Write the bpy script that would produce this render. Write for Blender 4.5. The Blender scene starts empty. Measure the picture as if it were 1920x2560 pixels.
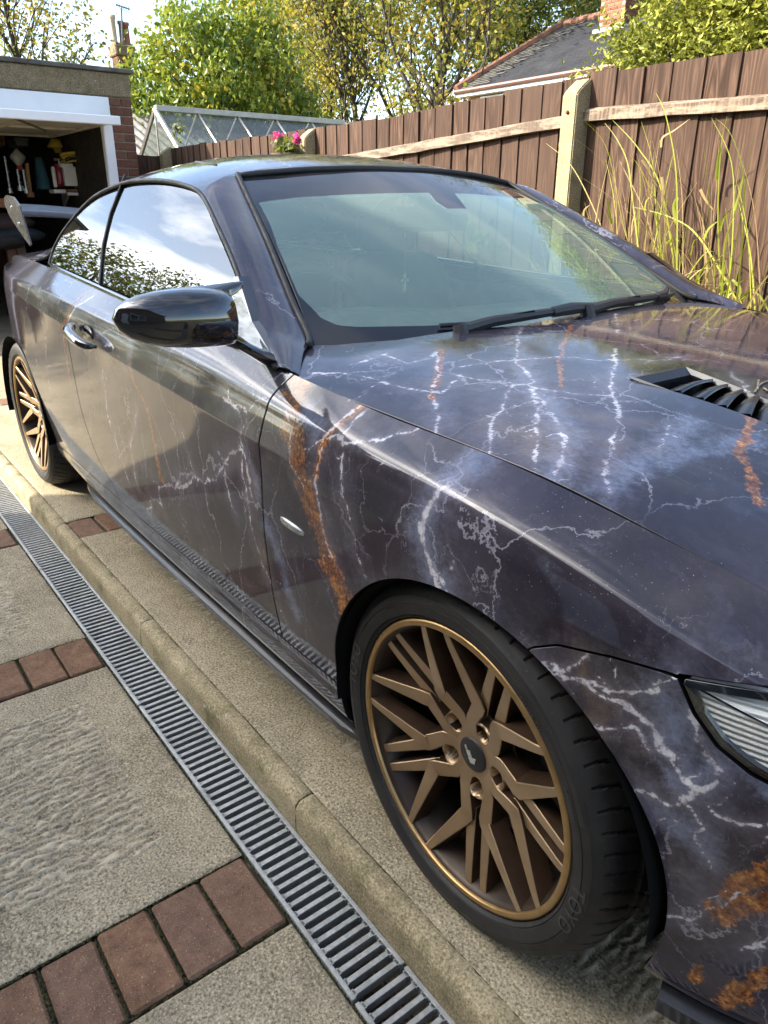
import bpy, bmesh, math, random
import numpy as np
from mathutils import Vector, Matrix

rng = np.random.default_rng(7)
random.seed(7)
scene = bpy.context.scene
COL = scene.collection
rad = math.radians

# ------------------------------------------------------------------ camera
CAM = np.array([0.70104, -1.52230, 1.17282])
YAW, PITCH, ROLL = rad(142.68778), rad(22.49114), rad(0.15323)
FPX, PW, PH = 1851.1, 1920.0, 2560.0
_d = np.array([math.cos(YAW)*math.cos(PITCH), math.sin(YAW)*math.cos(PITCH), -math.sin(PITCH)])
_r = np.cross(_d, [0, 0, 1.0]); _r /= np.linalg.norm(_r)
_u = np.cross(_r, _d)
RIGHT = _r*math.cos(ROLL)+_u*math.sin(ROLL)
UP = -_r*math.sin(ROLL)+_u*math.cos(ROLL)
cam_data = bpy.data.cameras.new('camera')
cam = bpy.data.objects.new('camera', cam_data)
COL.objects.link(cam)
cam.matrix_world = Matrix(((RIGHT[0], UP[0], -_d[0], CAM[0]), (RIGHT[1], UP[1], -_d[1], CAM[1]),
                           (RIGHT[2], UP[2], -_d[2], CAM[2]), (0, 0, 0, 1)))
cam_data.sensor_fit = 'VERTICAL'
cam_data.sensor_height = 36.0
cam_data.lens = FPX/PH*36.0
cam_data.clip_start = 0.02
cam_data.clip_end = 3000
scene.camera = cam

# ------------------------------------------------------------------ sky, sun, exposure
SUN_AZ = np.array([-0.55, -0.835])           # horizontal direction towards the sun
SUN_EL = rad(31.0)
SUN = np.array([SUN_AZ[0]*math.cos(SUN_EL), SUN_AZ[1]*math.cos(SUN_EL), math.sin(SUN_EL)])
world = bpy.data.worlds.new('World')
scene.world = world
world.use_nodes = True
wn, wl = world.node_tree.nodes, world.node_tree.links
wn.clear()
w_out = wn.new('ShaderNodeOutputWorld')
w_bg = wn.new('ShaderNodeBackground')
w_sky = wn.new('ShaderNodeTexSky')
w_sky.sky_type = 'NISHITA'
w_sky.sun_disc = False
w_sky.sun_elevation = SUN_EL
w_sky.sun_rotation = math.atan2(SUN[0], SUN[1])
w_sky.altitude = 50
w_sky.air_density = 1.0
w_sky.dust_density = 0.3
w_sky.ozone_density = 2.2
w_tc = wn.new('ShaderNodeTexCoord')
w_map = wn.new('ShaderNodeMapping'); w_map.inputs['Scale'].default_value = (1.0, 1.6, 4.5)
w_map.inputs['Rotation'].default_value = (0.0, 0.25, 0.6)
w_n = wn.new('ShaderNodeTexNoise'); w_n.inputs['Scale'].default_value = 1.7; w_n.inputs['Detail'].default_value = 7
w_n.inputs['Roughness'].default_value = 0.56; w_n.inputs['Distortion'].default_value = 0.7
w_r = wn.new('ShaderNodeMapRange'); w_r.inputs['From Min'].default_value = 0.47; w_r.inputs['From Max'].default_value = 0.80
w_r.inputs['To Min'].default_value = 0.04; w_r.inputs['To Max'].default_value = 0.30
w_mix = wn.new('ShaderNodeMix'); w_mix.data_type = 'RGBA'
w_mix.inputs['B'].default_value = (5.4, 5.3, 5.1, 1)
# thin high cloud: scatters forward, so it brightens towards the sun
w_dot = wn.new('ShaderNodeVectorMath'); w_dot.operation = 'DOT_PRODUCT'; w_dot.inputs[1].default_value = tuple(SUN)
w_max = wn.new('ShaderNodeMath'); w_max.operation = 'MAXIMUM'; w_max.inputs[1].default_value = 0.0
w_pow = wn.new('ShaderNodeMath'); w_pow.operation = 'POWER'; w_pow.inputs[1].default_value = 7.0
w_mad = wn.new('ShaderNodeMath'); w_mad.operation = 'MULTIPLY_ADD'; w_mad.inputs[1].default_value = 48.0; w_mad.inputs[2].default_value = 1.0
w_scl = wn.new('ShaderNodeVectorMath'); w_scl.operation = 'SCALE'; w_scl.inputs[0].default_value = (8.2, 7.6, 6.7)
wl.new(w_tc.outputs['Generated'], w_dot.inputs[0]); wl.new(w_dot.outputs['Value'], w_max.inputs[0]); wl.new(w_max.outputs[0], w_pow.inputs[0])
wl.new(w_pow.outputs[0], w_mad.inputs[0]); wl.new(w_mad.outputs[0], w_scl.inputs['Scale']); wl.new(w_scl.outputs[0], w_mix.inputs['B'])
wl.new(w_tc.outputs['Generated'], w_map.inputs['Vector'])
wl.new(w_map.outputs['Vector'], w_n.inputs['Vector'])
wl.new(w_n.outputs['Fac'], w_r.inputs['Value'])
wl.new(w_r.outputs['Result'], w_mix.inputs['Factor'])
wl.new(w_sky.outputs['Color'], w_mix.inputs['A'])
wl.new(w_mix.outputs['Result'], w_bg.inputs['Color'])
wl.new(w_bg.outputs['Background'], w_out.inputs['Surface'])
w_bg.inputs['Strength'].default_value = 0.09

sun_d = bpy.data.lights.new('sun', 'SUN')
sun_d.energy = 3.0
sun_d.angle = rad(0.55)
sun_d.color = (1.0, 0.91, 0.76)
sun_o = bpy.data.objects.new('sun', sun_d)
COL.objects.link(sun_o)
sun_o.rotation_euler = Vector(SUN).to_track_quat('Z', 'Y').to_euler()
sun_o.location = (-12, -16, 14)

scene.view_settings.view_transform = 'Standard'
scene.view_settings.look = 'None'
scene.view_settings.exposure = 2.3
scene.view_settings.gamma = 1.0
scene.view_settings.use_curve_mapping = False
scene.render.engine = 'CYCLES'
scene.cycles.use_denoising = True
scene.cycles.max_bounces = 10
scene.cycles.transparent_max_bounces = 24
scene.cycles.glossy_bounces = 5
scene.cycles.diffuse_bounces = 4
scene.cycles.caustics_reflective = False
scene.cycles.caustics_refractive = False

# ------------------------------------------------------------------ pixel -> place helpers (photo pixels, 1920 x 2560)
def ray(px, py):
    d = _d + RIGHT*((px-PW/2)/FPX) - UP*((py-PH/2)/FPX)
    return d
def on_x(px, py, X): d = ray(px, py); return CAM+d*((X-CAM[0])/d[0])
def on_y(px, py, Y): d = ray(px, py); return CAM+d*((Y-CAM[1])/d[1])
def on_z(px, py, Z): d = ray(px, py); return CAM+d*((Z-CAM[2])/d[2])
DS = 1920/1659.0

# ------------------------------------------------------------------ materials
MATS = {}
class NT:
    """small helper to wire node trees"""
    def __init__(s, mat):
        s.t = mat.node_tree; s.n = s.t.nodes; s.l = s.t.links
    def node(s, typ, **kw):
        nd = s.n.new(typ)
        for k, v in kw.items():
            if k.startswith('i_'):
                key = k[2:].replace('_', ' ')
                nd.inputs[key].default_value = v
            else:
                setattr(nd, k, v)
        return nd
    def link(s, a, b): s.l.new(a, b)
    def noise(s, vec, scale, detail=5, rough=0.55, dist=0.0):
        n = s.node('ShaderNodeTexNoise'); n.inputs['Scale'].default_value = scale
        n.inputs['Detail'].default_value = detail; n.inputs['Roughness'].default_value = rough
        n.inputs['Distortion'].default_value = dist
        if vec is not None: s.link(vec, n.inputs['Vector'])
        return n
    def maprange(s, val, a, b, c=0.0, d=1.0, smooth=False):
        m = s.node('ShaderNodeMapRange'); m.inputs['From Min'].default_value = a; m.inputs['From Max'].default_value = b
        m.inputs['To Min'].default_value = c; m.inputs['To Max'].default_value = d
        if smooth: m.interpolation_type = 'SMOOTHSTEP'
        s.link(val, m.inputs['Value']); return m.outputs['Result']
    def math(s, op, a, b=None, clamp=False):
        m = s.node('ShaderNodeMath', operation=op); m.use_clamp = clamp
        for k, x in enumerate((a, b)):
            if x is None: continue
            if isinstance(x, (int, float)): m.inputs[k].default_value = x
            else: s.link(x, m.inputs[k])
        return m.outputs[0]
    def mix(s, fac, a, b, blend='MIX'):
        m = s.node('ShaderNodeMix'); m.data_type = 'RGBA'; m.blend_type = blend
        for nm, x in (('Factor', fac), ('A', a), ('B', b)):
            if isinstance(x, (int, float)): m.inputs[nm].default_value = x
            elif isinstance(x, tuple): m.inputs[nm].default_value = (x+(1,))[:4]
            else: s.link(x, m.inputs[nm])
        return m.outputs['Result']
    def ramp(s, fac, stops):
        r = s.node('ShaderNodeValToRGB')
        e = r.color_ramp.elements
        while len(e) < len(stops): e.new(0.5)
        for i, (p, c) in enumerate(stops):
            e[i].position = p; e[i].color = (c+(1,))[:4]
        s.link(fac, r.inputs['Fac']); return r.outputs['Color']
    def mapping(s, vec, scale=(1, 1, 1), rot=(0, 0, 0), loc=(0, 0, 0)):
        m = s.node('ShaderNodeMapping'); m.inputs['Scale'].default_value = scale
        m.inputs['Rotation'].default_value = rot; m.inputs['Location'].default_value = loc
        s.link(vec, m.inputs['Vector']); return m.outputs['Vector']

def new_mat(name):
    m = bpy.data.materials.new(name); m.use_nodes = True
    MATS[name] = m
    nt = NT(m)
    return m, nt, m.node_tree.nodes['Principled BSDF']
def simple(name, col, rough=0.5, metal=0.0, spec=0.5, coat=0.0, var=0.12, vscale=8.0, bump=0.0, bscale=60.0):
    """plain procedural material: colour broken up by noise, optional bump"""
    m, nt, p = new_mat(name)
    tc = nt.node('ShaderNodeTexCoord')
    n = nt.noise(tc.outputs['Object'], vscale, 6)
    lo = tuple(c*(1-var*1.6) for c in col); hi = tuple(min(1, c*(1+var*1.2)) for c in col)
    nt.link(nt.ramp(n.outputs['Fac'], [(0.28, lo), (0.72, hi)]), p.inputs['Base Color'])
    p.inputs['Roughness'].default_value = rough; p.inputs['Metallic'].default_value = metal
    p.inputs['Specular IOR Level'].default_value = spec
    p.inputs['Coat Weight'].default_value = coat; p.inputs['Coat Roughness'].default_value = 0.04
    r = nt.noise(tc.outputs['Object'], vscale*3.1, 4)
    nt.link(nt.maprange(r.outputs['Fac'], 0.25, 0.75, max(0.01, rough*0.8), min(1, rough*1.2)), p.inputs['Roughness'])
    if bump:
        b = nt.node('ShaderNodeBump'); b.inputs['Strength'].default_value = bump; b.inputs['Distance'].default_value = 0.004
        bn = nt.noise(tc.outputs['Object'], bscale, 6, 0.6)
        nt.link(bn.outputs['Fac'], b.inputs['Height']); nt.link(b.outputs['Normal'], p.inputs['Normal'])
    return m

# ------------------------------------------------------------------ object helpers
def link(o, parent=None):
    COL.objects.link(o)
    if parent is not None: o.parent = parent
    return o
def tag(o, label=None, cat=None, group=None, kind=None):
    if label: o['label'] = label
    if cat: o['category'] = cat
    if group: o['group'] = group
    if kind: o['kind'] = kind
    return o
def empty(name, loc=(0, 0, 0), rz=0.0, parent=None):
    o = bpy.data.objects.new(name, None); o.empty_display_size = 0.1
    o.location = loc; o.rotation_euler = (0, 0, rz)
    return link(o, parent)
def mesh_data(name, verts, faces, mat=None, smooth=False, attrs=None, normals=None):
    me = bpy.data.meshes.new(name)
    verts = np.asarray(verts, float)
    if isinstance(faces, np.ndarray) and faces.ndim == 2:
        nf, k = faces.shape
        me.vertices.add(len(verts)); me.vertices.foreach_set('co', verts.astype(np.float32).ravel())
        me.loops.add(nf*k); me.loops.foreach_set('vertex_index', faces.astype(np.int32).ravel())
        me.polygons.add(nf); me.polygons.foreach_set('loop_start', np.arange(0, nf*k, k, dtype=np.int32))
        me.update(calc_edges=True); me.validate()
    else:
        me.from_pydata([tuple(v) for v in verts], [], [tuple(f) for f in faces]); me.update()
    if smooth and len(me.polygons):
        me.polygons.foreach_set('use_smooth', np.ones(len(me.polygons), bool))
    if attrs:
        for k, a in attrs.items():
            if a.ndim == 1:
                at = me.attributes.new(k, 'FLOAT', 'POINT'); at.data.foreach_set('value', a.astype(np.float32))
            else:
                at = me.attributes.new(k, 'FLOAT_VECTOR', 'POINT'); at.data.foreach_set('vector', a.astype(np.float32).ravel())
    if normals is not None and len(normals) == len(me.vertices):
        me.normals_split_custom_set_from_vertices([tuple(n) for n in normals])
    if mat is not None: me.materials.append(mat)
    return me
def obj(name, verts, faces, mat=None, parent=None, smooth=False, loc=None, attrs=None, normals=None):
    o = bpy.data.objects.new(name, mesh_data(name, verts, faces, mat, smooth, attrs, normals))
    if loc is not None: o.location = loc
    return link(o, parent)
def shared(name, me, parent=None, loc=(0, 0, 0), rot=(0, 0, 0), scale=(1, 1, 1)):
    o = bpy.data.objects.new(name, me); o.location = loc; o.rotation_euler = rot; o.scale = scale
    return link(o, parent)
def copy_tree(o, parent=None):
    c = o.copy(); COL.objects.link(c)
    if parent is not None: c.parent = parent
    for ch in list(o.children): copy_tree(ch, c)
    return c

class MB:
    """collects simple shapes into one mesh"""
    def __init__(s): s.v = []; s.f = []
    def add(s, v, f):
        b = len(s.v); s.v += [tuple(p) for p in v]; s.f += [tuple(i+b for i in q) for q in f]; return s
    def box(s, lo, hi, bev=0.0):
        x0, y0, z0 = lo; x1, y1, z1 = hi
        if bev <= 0:
            v = [(x0, y0, z0), (x1, y0, z0), (x1, y1, z0), (x0, y1, z0), (x0, y0, z1), (x1, y0, z1), (x1, y1, z1), (x0, y1, z1)]
            return s.add(v, [(3, 2, 1, 0), (4, 5, 6, 7), (0, 1, 5, 4), (1, 2, 6, 5), (2, 3, 7, 6), (3, 0, 4, 7)])
        b = min(bev, (x1-x0)*.49, (y1-y0)*.49, (z1-z0)*.49)
        bm = bmesh.new(); bmesh.ops.create_cube(bm, size=1)
        for q in bm.verts: q.co = Vector((x0+(q.co.x+.5)*(x1-x0), y0+(q.co.y+.5)*(y1-y0), z0+(q.co.z+.5)*(z1-z0)))
        bmesh.ops.bevel(bm, geom=list(bm.edges), offset=b, segments=1, affect='EDGES')
        bm.verts.index_update()
        v = [q.co[:] for q in bm.verts]; f = [[w.index for w in q.verts] for q in bm.faces]; bm.free()
        return s.add(v, f)
    def tube(s, pts, r, n=8, cap=True):
        pts = [np.array(p, float) for p in pts]
        rs = r if hasattr(r, '__len__') else [r]*len(pts)
        b = len(s.v); m = len(pts)
        for i, p in enumerate(pts):
            t = pts[min(i+1, m-1)]-pts[max(i-1, 0)]; t /= (np.linalg.norm(t)+1e-9)
            a = np.cross(t, [0, 0, 1.0])
            if np.linalg.norm(a) < 1e-3: a = np.cross(t, [0, 1.0, 0])
            a /= np.linalg.norm(a); c = np.cross(t, a)
            for k in range(n):
                th = 2*math.pi*k/n
                s.v.append(tuple(p+(a*math.cos(th)+c*math.sin(th))*rs[i]))
        for i in range(m-1):
            for k in range(n):
                k2 = (k+1) % n
                s.f.append((b+i*n+k, b+i*n+k2, b+(i+1)*n+k2, b+(i+1)*n+k))
        if cap:
            s.f.append(tuple(b+k for k in reversed(range(n)))); s.f.append(tuple(b+(m-1)*n+k for k in range(n)))
        return s
    def prism(s, poly, axis, a, b):
        """polygon in the two other axes (cyclic order) extruded along axis from a to b"""
        n = len(poly); base = len(s.v)
        for lev in (a, b):
            for (p, q) in poly:
                s.v.append((lev, p, q) if axis == 0 else (p, lev, q) if axis == 1 else (p, q, lev))
        s.f.append(tuple(base+i for i in range(n))); s.f.append(tuple(base+n+i for i in reversed(range(n))))
        for i in range(n):
            j = (i+1) % n
            s.f.append((base+j, base+i, base+n+i, base+n+j))
        return s
    def build(s, name, mat, parent=None, smooth=False, loc=None, fix=True):
        o = obj(name, s.v, s.f, mat, parent, smooth, loc)
        if fix:
            bm = bmesh.new(); bm.from_mesh(o.data)
            bmesh.ops.recalc_face_normals(bm, faces=bm.faces); bm.to_mesh(o.data); bm.free()
        return o
def auto_smooth(o, ang=35):
    me = o.data
    me.polygons.foreach_set('use_smooth', np.ones(len(me.polygons), bool))
    bm = bmesh.new(); bm.from_mesh(me)
    lim = rad(ang)
    for e in bm.edges:
        e.smooth = not (len(e.link_faces) == 2 and e.calc_face_angle(0) > lim)
    bm.to_mesh(me); bm.free()
    return o
def lathe(prof, n, axis=1):
    """profile of (radius, along) spun about an axis; returns verts, faces"""
    prof = np.array(prof, float); m = len(prof)
    th = np.linspace(0, 2*np.pi, n, endpoint=False)
    R = prof[:, 0][None, :]; A = np.broadcast_to(prof[:, 1][None, :], (n, m))
    c, s_ = np.cos(th)[:, None]*R, np.sin(th)[:, None]*R
    if axis == 1: V = np.stack([c, A, s_], -1)
    elif axis == 2: V = np.stack([c, s_, A], -1)
    else: V = np.stack([A, c, s_], -1)
    i, j = np.meshgrid(np.arange(n), np.arange(m-1), indexing='ij')
    i2 = (i+1) % n
    F = np.stack([i*m+j, i2*m+j, i2*m+j+1, i*m+j+1], -1).reshape(-1, 4)
    return V.reshape(-1, 3), F
def spline(pts, n, closed=False):
    """dense Catmull-Rom through control points"""
    p = np.array(pts, float)
    k = len(p); out = []
    segs = k if closed else k-1
    per = max(2, int(math.ceil(n/segs)))
    for i in range(segs):
        if closed: p0, p1, p2, p3 = p[(i-1) % k], p[i], p[(i+1) % k], p[(i+2) % k]
        else: p0, p1, p2, p3 = p[max(i-1, 0)], p[i], p[i+1], p[min(i+2, k-1)]
        for t in np.linspace(0, 1, per, endpoint=False):
            out.append(0.5*((2*p1)+(-p0+p2)*t+(2*p0-5*p1+4*p2-p3)*t*t+(-p0+3*p1-3*p2+p3)*t**3))
    if not closed: out.append(p[-1])
    return np.array(out)
def seg_dist(q, poly):
    """distance from points q (n,2) to polyline"""
    best = np.full(len(q), 1e9)
    for a, b in zip(poly[:-1], poly[1:]):
        a = np.asarray(a); b = np.asarray(b); ab = b-a; L = (ab*ab).sum()+1e-12
        t = np.clip(((q-a)@ab)/L, 0, 1)
        best = np.minimum(best, np.hypot(*(q-a-t[:, None]*ab).T))
    return best
def poly_sdf(q, poly):
    """signed distance to closed polygon, negative inside"""
    poly = np.asarray(poly, float)
    d = seg_dist(q, np.vstack([poly, poly[:1]]))
    ins = np.zeros(len(q), bool)
    x, y = q[:, 0], q[:, 1]
    for (x1, y1), (x2, y2) in zip(poly, np.roll(poly, -1, 0)):
        if y1 == y2: continue
        c = ((y1 > y) != (y2 > y)) & (x < (x2-x1)*(y-y1)/(y2-y1)+x1)
        ins ^= c
    return np.where(ins, -d, d)
def interp(xs, keys):
    """smooth (pchip-like cubic) interpolation of keyed values; keys = [(x, v...)]"""
    k = np.array(keys, float); X = k[:, 0]; V = k[:, 1:]
    xs = np.atleast_1d(np.asarray(xs, float))
    i = np.clip(np.searchsorted(X, xs, side='right')-1, 0, len(X)-2)
    h = np.diff(X); dlt = np.diff(V, axis=0)/h[:, None]
    m = np.zeros_like(V)
    m[0], m[-1] = dlt[0], dlt[-1]
    for j in range(1, len(X)-1):
        a, b = dlt[j-1], dlt[j]
        w1, w2 = 2*h[j]+h[j-1], h[j]+2*h[j-1]
        same = (a*b) > 0
        m[j] = np.where(same, (w1+w2)/(w1/np.where(same, a, 1)+w2/np.where(same, b, 1)), 0)
    s = np.clip((xs-X[i])/h[i], 0, 1)[:, None]; hh = h[i][:, None]
    out = (2*s**3-3*s**2+1)*V[i]+(s**3-2*s**2+s)*hh*m[i]+(-2*s**3+3*s**2)*V[i+1]+(s**3-s**2)*hh*m[i+1]
    return out[:, 0] if out.shape[1] == 1 else out
# ================================================================== CAR
# car frame = world: x forward, y left, z up, origin on the ground under the front axle
def wrap_material(name):
    """gloss vinyl wrap printed with dark purple marble, pale cracks and rusty veins"""
    m, nt, p = new_mat(name)
    geo = nt.node('ShaderNodeNewGeometry')
    pos = geo.outputs['Position']
    warp = nt.noise(pos, 7.0, 6, 0.62)
    wv = nt.node('ShaderNodeVectorMath', operation='MULTIPLY_ADD')
    nt.link(warp.outputs['Color'], wv.inputs[0]); wv.inputs[1].default_value = (0.16, 0.16, 0.16); nt.link(pos, wv.inputs[2])
    wvec = wv.outputs[0]
    fine = nt.noise(wvec, 52.0, 10, 0.70)
    big = nt.noise(nt.mapping(wvec, (1, 1, 0.55)), 3.1, 8, 0.66)
    cloud = nt.noise(nt.mapping(wvec, (1.3, 1.3, 0.5), loc=(3, 1, 2)), 4.6, 9, 0.68)
    base = nt.ramp(big.outputs['Fac'], [(0.28, (0.010, 0.008, 0.012)), (0.48, (0.020, 0.016, 0.025)), (0.62, (0.040, 0.033, 0.047)), (0.78, (0.095, 0.076, 0.088))])
    base = nt.mix(nt.maprange(cloud.outputs['Fac'], 0.54, 0.76, 0, 0.6, True), base, (0.075, 0.080, 0.135))
    brn = nt.noise(nt.mapping(wvec, (1, 1, 0.4), loc=(7, 3, 5)), 5.2, 8, 0.66)
    base = nt.mix(nt.maprange(brn.outputs['Fac'], 0.56, 0.74, 0, 0.5, True), base, (0.14, 0.085, 0.060))
    base = nt.mix(nt.maprange(fine.outputs['Fac'], 0.50, 0.80, 0.0, 0.22), base, (0.09, 0.075, 0.09))
    milk = nt.noise(nt.mapping(wvec, (1.2, 1.2, .5), loc=(11, 5, 8)), 6.5, 10, .70)
    base = nt.mix(nt.maprange(milk.outputs['Fac'], .59, .76, 0, .50, True), base, (.17, .155, .185))
    def cracks(scale, width, loc, sc, strength, lo, hi):
        v = nt.node('ShaderNodeTexVoronoi', feature='DISTANCE_TO_EDGE'); v.inputs['Scale'].default_value = scale
        nt.link(nt.mapping(wvec, sc, (0.1, 0.2, 0.15), loc), v.inputs['Vector'])
        gate = nt.noise(pos, scale*0.55, 3, 0.5)
        d = nt.math('ADD', v.outputs['Distance'], nt.math('MULTIPLY', nt.math('SUBTRACT', fine.outputs['Fac'], 0.5), width*1.6))
        core = nt.maprange(d, 0.0, width, 1.0, 0.0, True)
        g = nt.maprange(gate.outputs['Fac'], lo, hi, 0.0, 1.0, True)
        return nt.math('MULTIPLY', nt.math('MULTIPLY', core, g), strength)
    c1 = cracks(4.2, 0.010, (0.3, 0.1, 0.7), (1, 1, 0.45), 0.60, 0.44, 0.58)
    c2 = cracks(9.0, 0.010, (2.3, 4.1, 0.2), (1, 1, 0.6), 0.40, 0.50, 0.62)
    c3 = cracks(21.0, 0.013, (5.3, 1.1, 3.2), (1, 1, 0.7), 0.28, 0.54, 0.66)
    ck = nt.math('MAXIMUM', nt.math('MAXIMUM', c1, c2), c3)
    col = nt.mix(ck, base, (0.36, 0.34, 0.38))
    jag = nt.noise(pos, 30.0, 10, 0.74)
    jag2 = nt.noise(pos, 150.0, 4, 0.6)
    fade = nt.noise(pos, 12.0, 4, 0.6)
    jn = nt.math('ADD', nt.math('MULTIPLY', nt.math('SUBTRACT', jag.outputs['Fac'], 0.5), 1.5), nt.math('MULTIPLY', nt.math('SUBTRACT', jag2.outputs['Fac'], 0.5), 0.55))
    def vein(attr):
        a = nt.node('ShaderNodeAttribute', attribute_name=attr)
        s = a.outputs['Fac']
        on = nt.maprange(s, 0.0, 0.25, 0.0, 1.0)
        return s, nt.math('ADD', s, nt.math('MULTIPLY', jn, on))
    sw, vw = vein('vein_white')
    so, vo = vein('vein_rust')
    sb, vb = vein('vein_blue')
    tex = nt.maprange(fine.outputs['Fac'], 0.36, 0.70, 0.25, 1.0)
    glow = nt.math('MULTIPLY', nt.math('MULTIPLY', nt.maprange(vb, 0.25, 1.05, 0.0, 1.0, True), tex), 0.62)
    col = nt.mix(glow, col, (0.22, 0.27, 0.40))
    sh, vh = vein('vein_sun_haze')
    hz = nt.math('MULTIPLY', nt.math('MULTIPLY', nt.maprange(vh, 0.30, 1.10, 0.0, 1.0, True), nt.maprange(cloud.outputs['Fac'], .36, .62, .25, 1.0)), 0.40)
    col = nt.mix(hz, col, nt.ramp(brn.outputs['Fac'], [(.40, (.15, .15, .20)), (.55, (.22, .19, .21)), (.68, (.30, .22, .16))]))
    halo = nt.math('MULTIPLY', nt.math('MULTIPLY', nt.maprange(vw, 0.20, 0.95, 0.0, 1.0, True), tex), 0.34)
    col = nt.mix(halo, col, (0.24, 0.21, 0.26))
    rust_c = nt.ramp(nt.math('ADD', nt.math('MULTIPLY', fine.outputs['Fac'], .55), nt.math('MULTIPLY', jag2.outputs['Fac'], .45)),
                     [(0.34, (0.030, 0.012, 0.006)), (0.46, (0.12, 0.040, 0.012)), (0.54, (0.30, 0.105, 0.022)), (0.61, (0.44, 0.20, 0.05)), (0.68, (0.62, 0.50, 0.34))])
    col = nt.mix(nt.math('MULTIPLY', nt.maprange(nt.math('ADD', vo, nt.math('MULTIPLY', nt.math('SUBTRACT', fine.outputs['Fac'], .5), 1.3)), 0.34, 0.68, 0.0, 1.0, True), nt.maprange(fade.outputs['Fac'], .34, .54, .55, 1.0)), col, rust_c)
    wcol = nt.ramp(fine.outputs['Fac'], [(0.32, (0.30, 0.24, 0.20)), (0.5, (0.55, 0.53, 0.56)), (0.68, (0.80, 0.80, 0.80))])
    thin = nt.maprange(fade.outputs['Fac'], 0.30, 0.52, 0.35, 1.0)
    col = nt.mix(nt.math('MULTIPLY', nt.maprange(vw, 0.72, 0.98, 0.0, 0.92, True), thin), col, wcol)
    sp = nt.noise(pos, 420.0, 2, 0.5)
    spg = nt.noise(pos, 9.0, 3, 0.5)
    spm = nt.math('MULTIPLY', nt.maprange(sp.outputs['Fac'], 0.72, 0.75), nt.maprange(spg.outputs['Fac'], 0.42, 0.6))
    col = nt.mix(nt.math('MULTIPLY', spm, 0.6), col, (0.62, 0.62, 0.66))
    nt.link(col, p.inputs['Base Color'])
    p.inputs['Roughness'].default_value = 0.45
    p.inputs['Specular IOR Level'].default_value = 0.12
    p.inputs['Coat Weight'].default_value = 1.0
    p.inputs['Coat IOR'].default_value = 1.48
    dust = nt.noise(pos, 3.0, 4)
    dust2 = nt.noise(pos, 300.0, 2)
    nt.link(nt.maprange(nt.math('MULTIPLY', dust.outputs['Fac'], dust2.outputs['Fac']), 0.15, 0.5, 0.012, 0.05), p.inputs['Coat Roughness'])
    bmp = nt.node('ShaderNodeBump'); bmp.inputs['Strength'].default_value = 0.04; bmp.inputs['Distance'].default_value = 0.002
    orange_peel = nt.noise(pos, 130.0, 3, 0.5)
    nt.link(orange_peel.outputs['Fac'], bmp.inputs['Height'])
    nt.link(bmp.outputs['Normal'], p.inputs['Coat Normal'])
    return m
M_wrap = wrap_material('marble_wrap')
M_black = simple('gloss_black', (0.006, 0.006, 0.007), 0.08, coat=1.0, var=0.2)
M_plastic = simple('black_plastic', (0.018, 0.018, 0.019), 0.48, var=0.2, bump=0.15, bscale=400)
M_rubber = simple('seal_rubber', (0.012, 0.012, 0.012), 0.6, var=0.2)
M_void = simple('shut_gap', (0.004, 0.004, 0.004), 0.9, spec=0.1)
M_cloth = simple('cabin_trim', (0.055, 0.056, 0.056), 0.75, var=0.25, bump=0.2, bscale=300)
M_leather = simple('seat_leather', (0.045, 0.044, 0.044), 0.5, var=0.2, bump=0.15, bscale=200)
M_satin = simple('satin_chrome', (0.50, 0.52, 0.52), 0.26, metal=0.85, var=0.06)
M_skirt = simple('skirt_black', (0.014, 0.014, 0.015), 0.22, coat=0.4, var=0.25)
M_steel = simple('brake_steel', (0.20, 0.19, 0.18), 0.42, metal=0.9, var=0.3, vscale=30)
M_caliper = simple('caliper_grey', (0.10, 0.10, 0.10), 0.5, metal=0.3, var=0.3)

def glass_material(name, tint, refl_ior=1.5, dirt_sheen=0.0, haze=(.5, .5, .46), gcol=(1, 1, 1)):
    m, nt, p = new_mat(name)
    nt.n.remove(p)
    out = nt.n['Material Output']
    tr = nt.node('ShaderNodeBsdfTransparent'); tr.inputs['Color'].default_value = tint+(1,)
    gl = nt.node('ShaderNodeBsdfGlossy'); gl.inputs['Roughness'].default_value = 0.0; gl.inputs['Color'].default_value = gcol+(1,)
    fr = nt.node('ShaderNodeFresnel'); fr.inputs['IOR'].default_value = refl_ior
    gb = nt.node('ShaderNodeNewGeometry')
    nt.link(nt.maprange(gb.outputs['Backfacing'], 0, 1, refl_ior, 1/refl_ior), fr.inputs['IOR'])
    mx = nt.node('ShaderNodeMixShader')
    nt.link(fr.outputs[0], mx.inputs[0]); nt.link(tr.outputs[0], mx.inputs[1]); nt.link(gl.outputs[0], mx.inputs[2])
    res = mx.outputs[0]
    if dirt_sheen:
        df = nt.node('ShaderNodeBsdfDiffuse'); df.inputs['Color'].default_value = haze+(1,)
        geo = nt.node('ShaderNodeNewGeometry')
        n1 = nt.noise(geo.outputs['Position'], 5.0, 5); n2 = nt.noise(geo.outputs['Position'], 500.0, 2)
        sp = nt.math('MAXIMUM', nt.maprange(n2.outputs['Fac'], 0.76, 0.78, 0, 0.4), nt.maprange(n1.outputs['Fac'], 0.2, 0.9, dirt_sheen*0.85, dirt_sheen*1.15))
        m2 = nt.node('ShaderNodeMixShader'); nt.link(sp, m2.inputs[0]); nt.link(res, m2.inputs[1]); nt.link(df.outputs[0], m2.inputs[2])
        res = m2.outputs[0]
    nt.link(res, out.inputs['Surface'])
    return m
M_screen = glass_material('windscreen_glass', (0.62, 0.74, 0.66), 1.95, 0.17, (.46, .62, .54), (.82, 1.0, .95))  # teal film colour paints reflected sky into the glass
M_side = glass_material('side_glass', (0.36, 0.42, 0.38), 2.0, 0.008)
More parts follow.
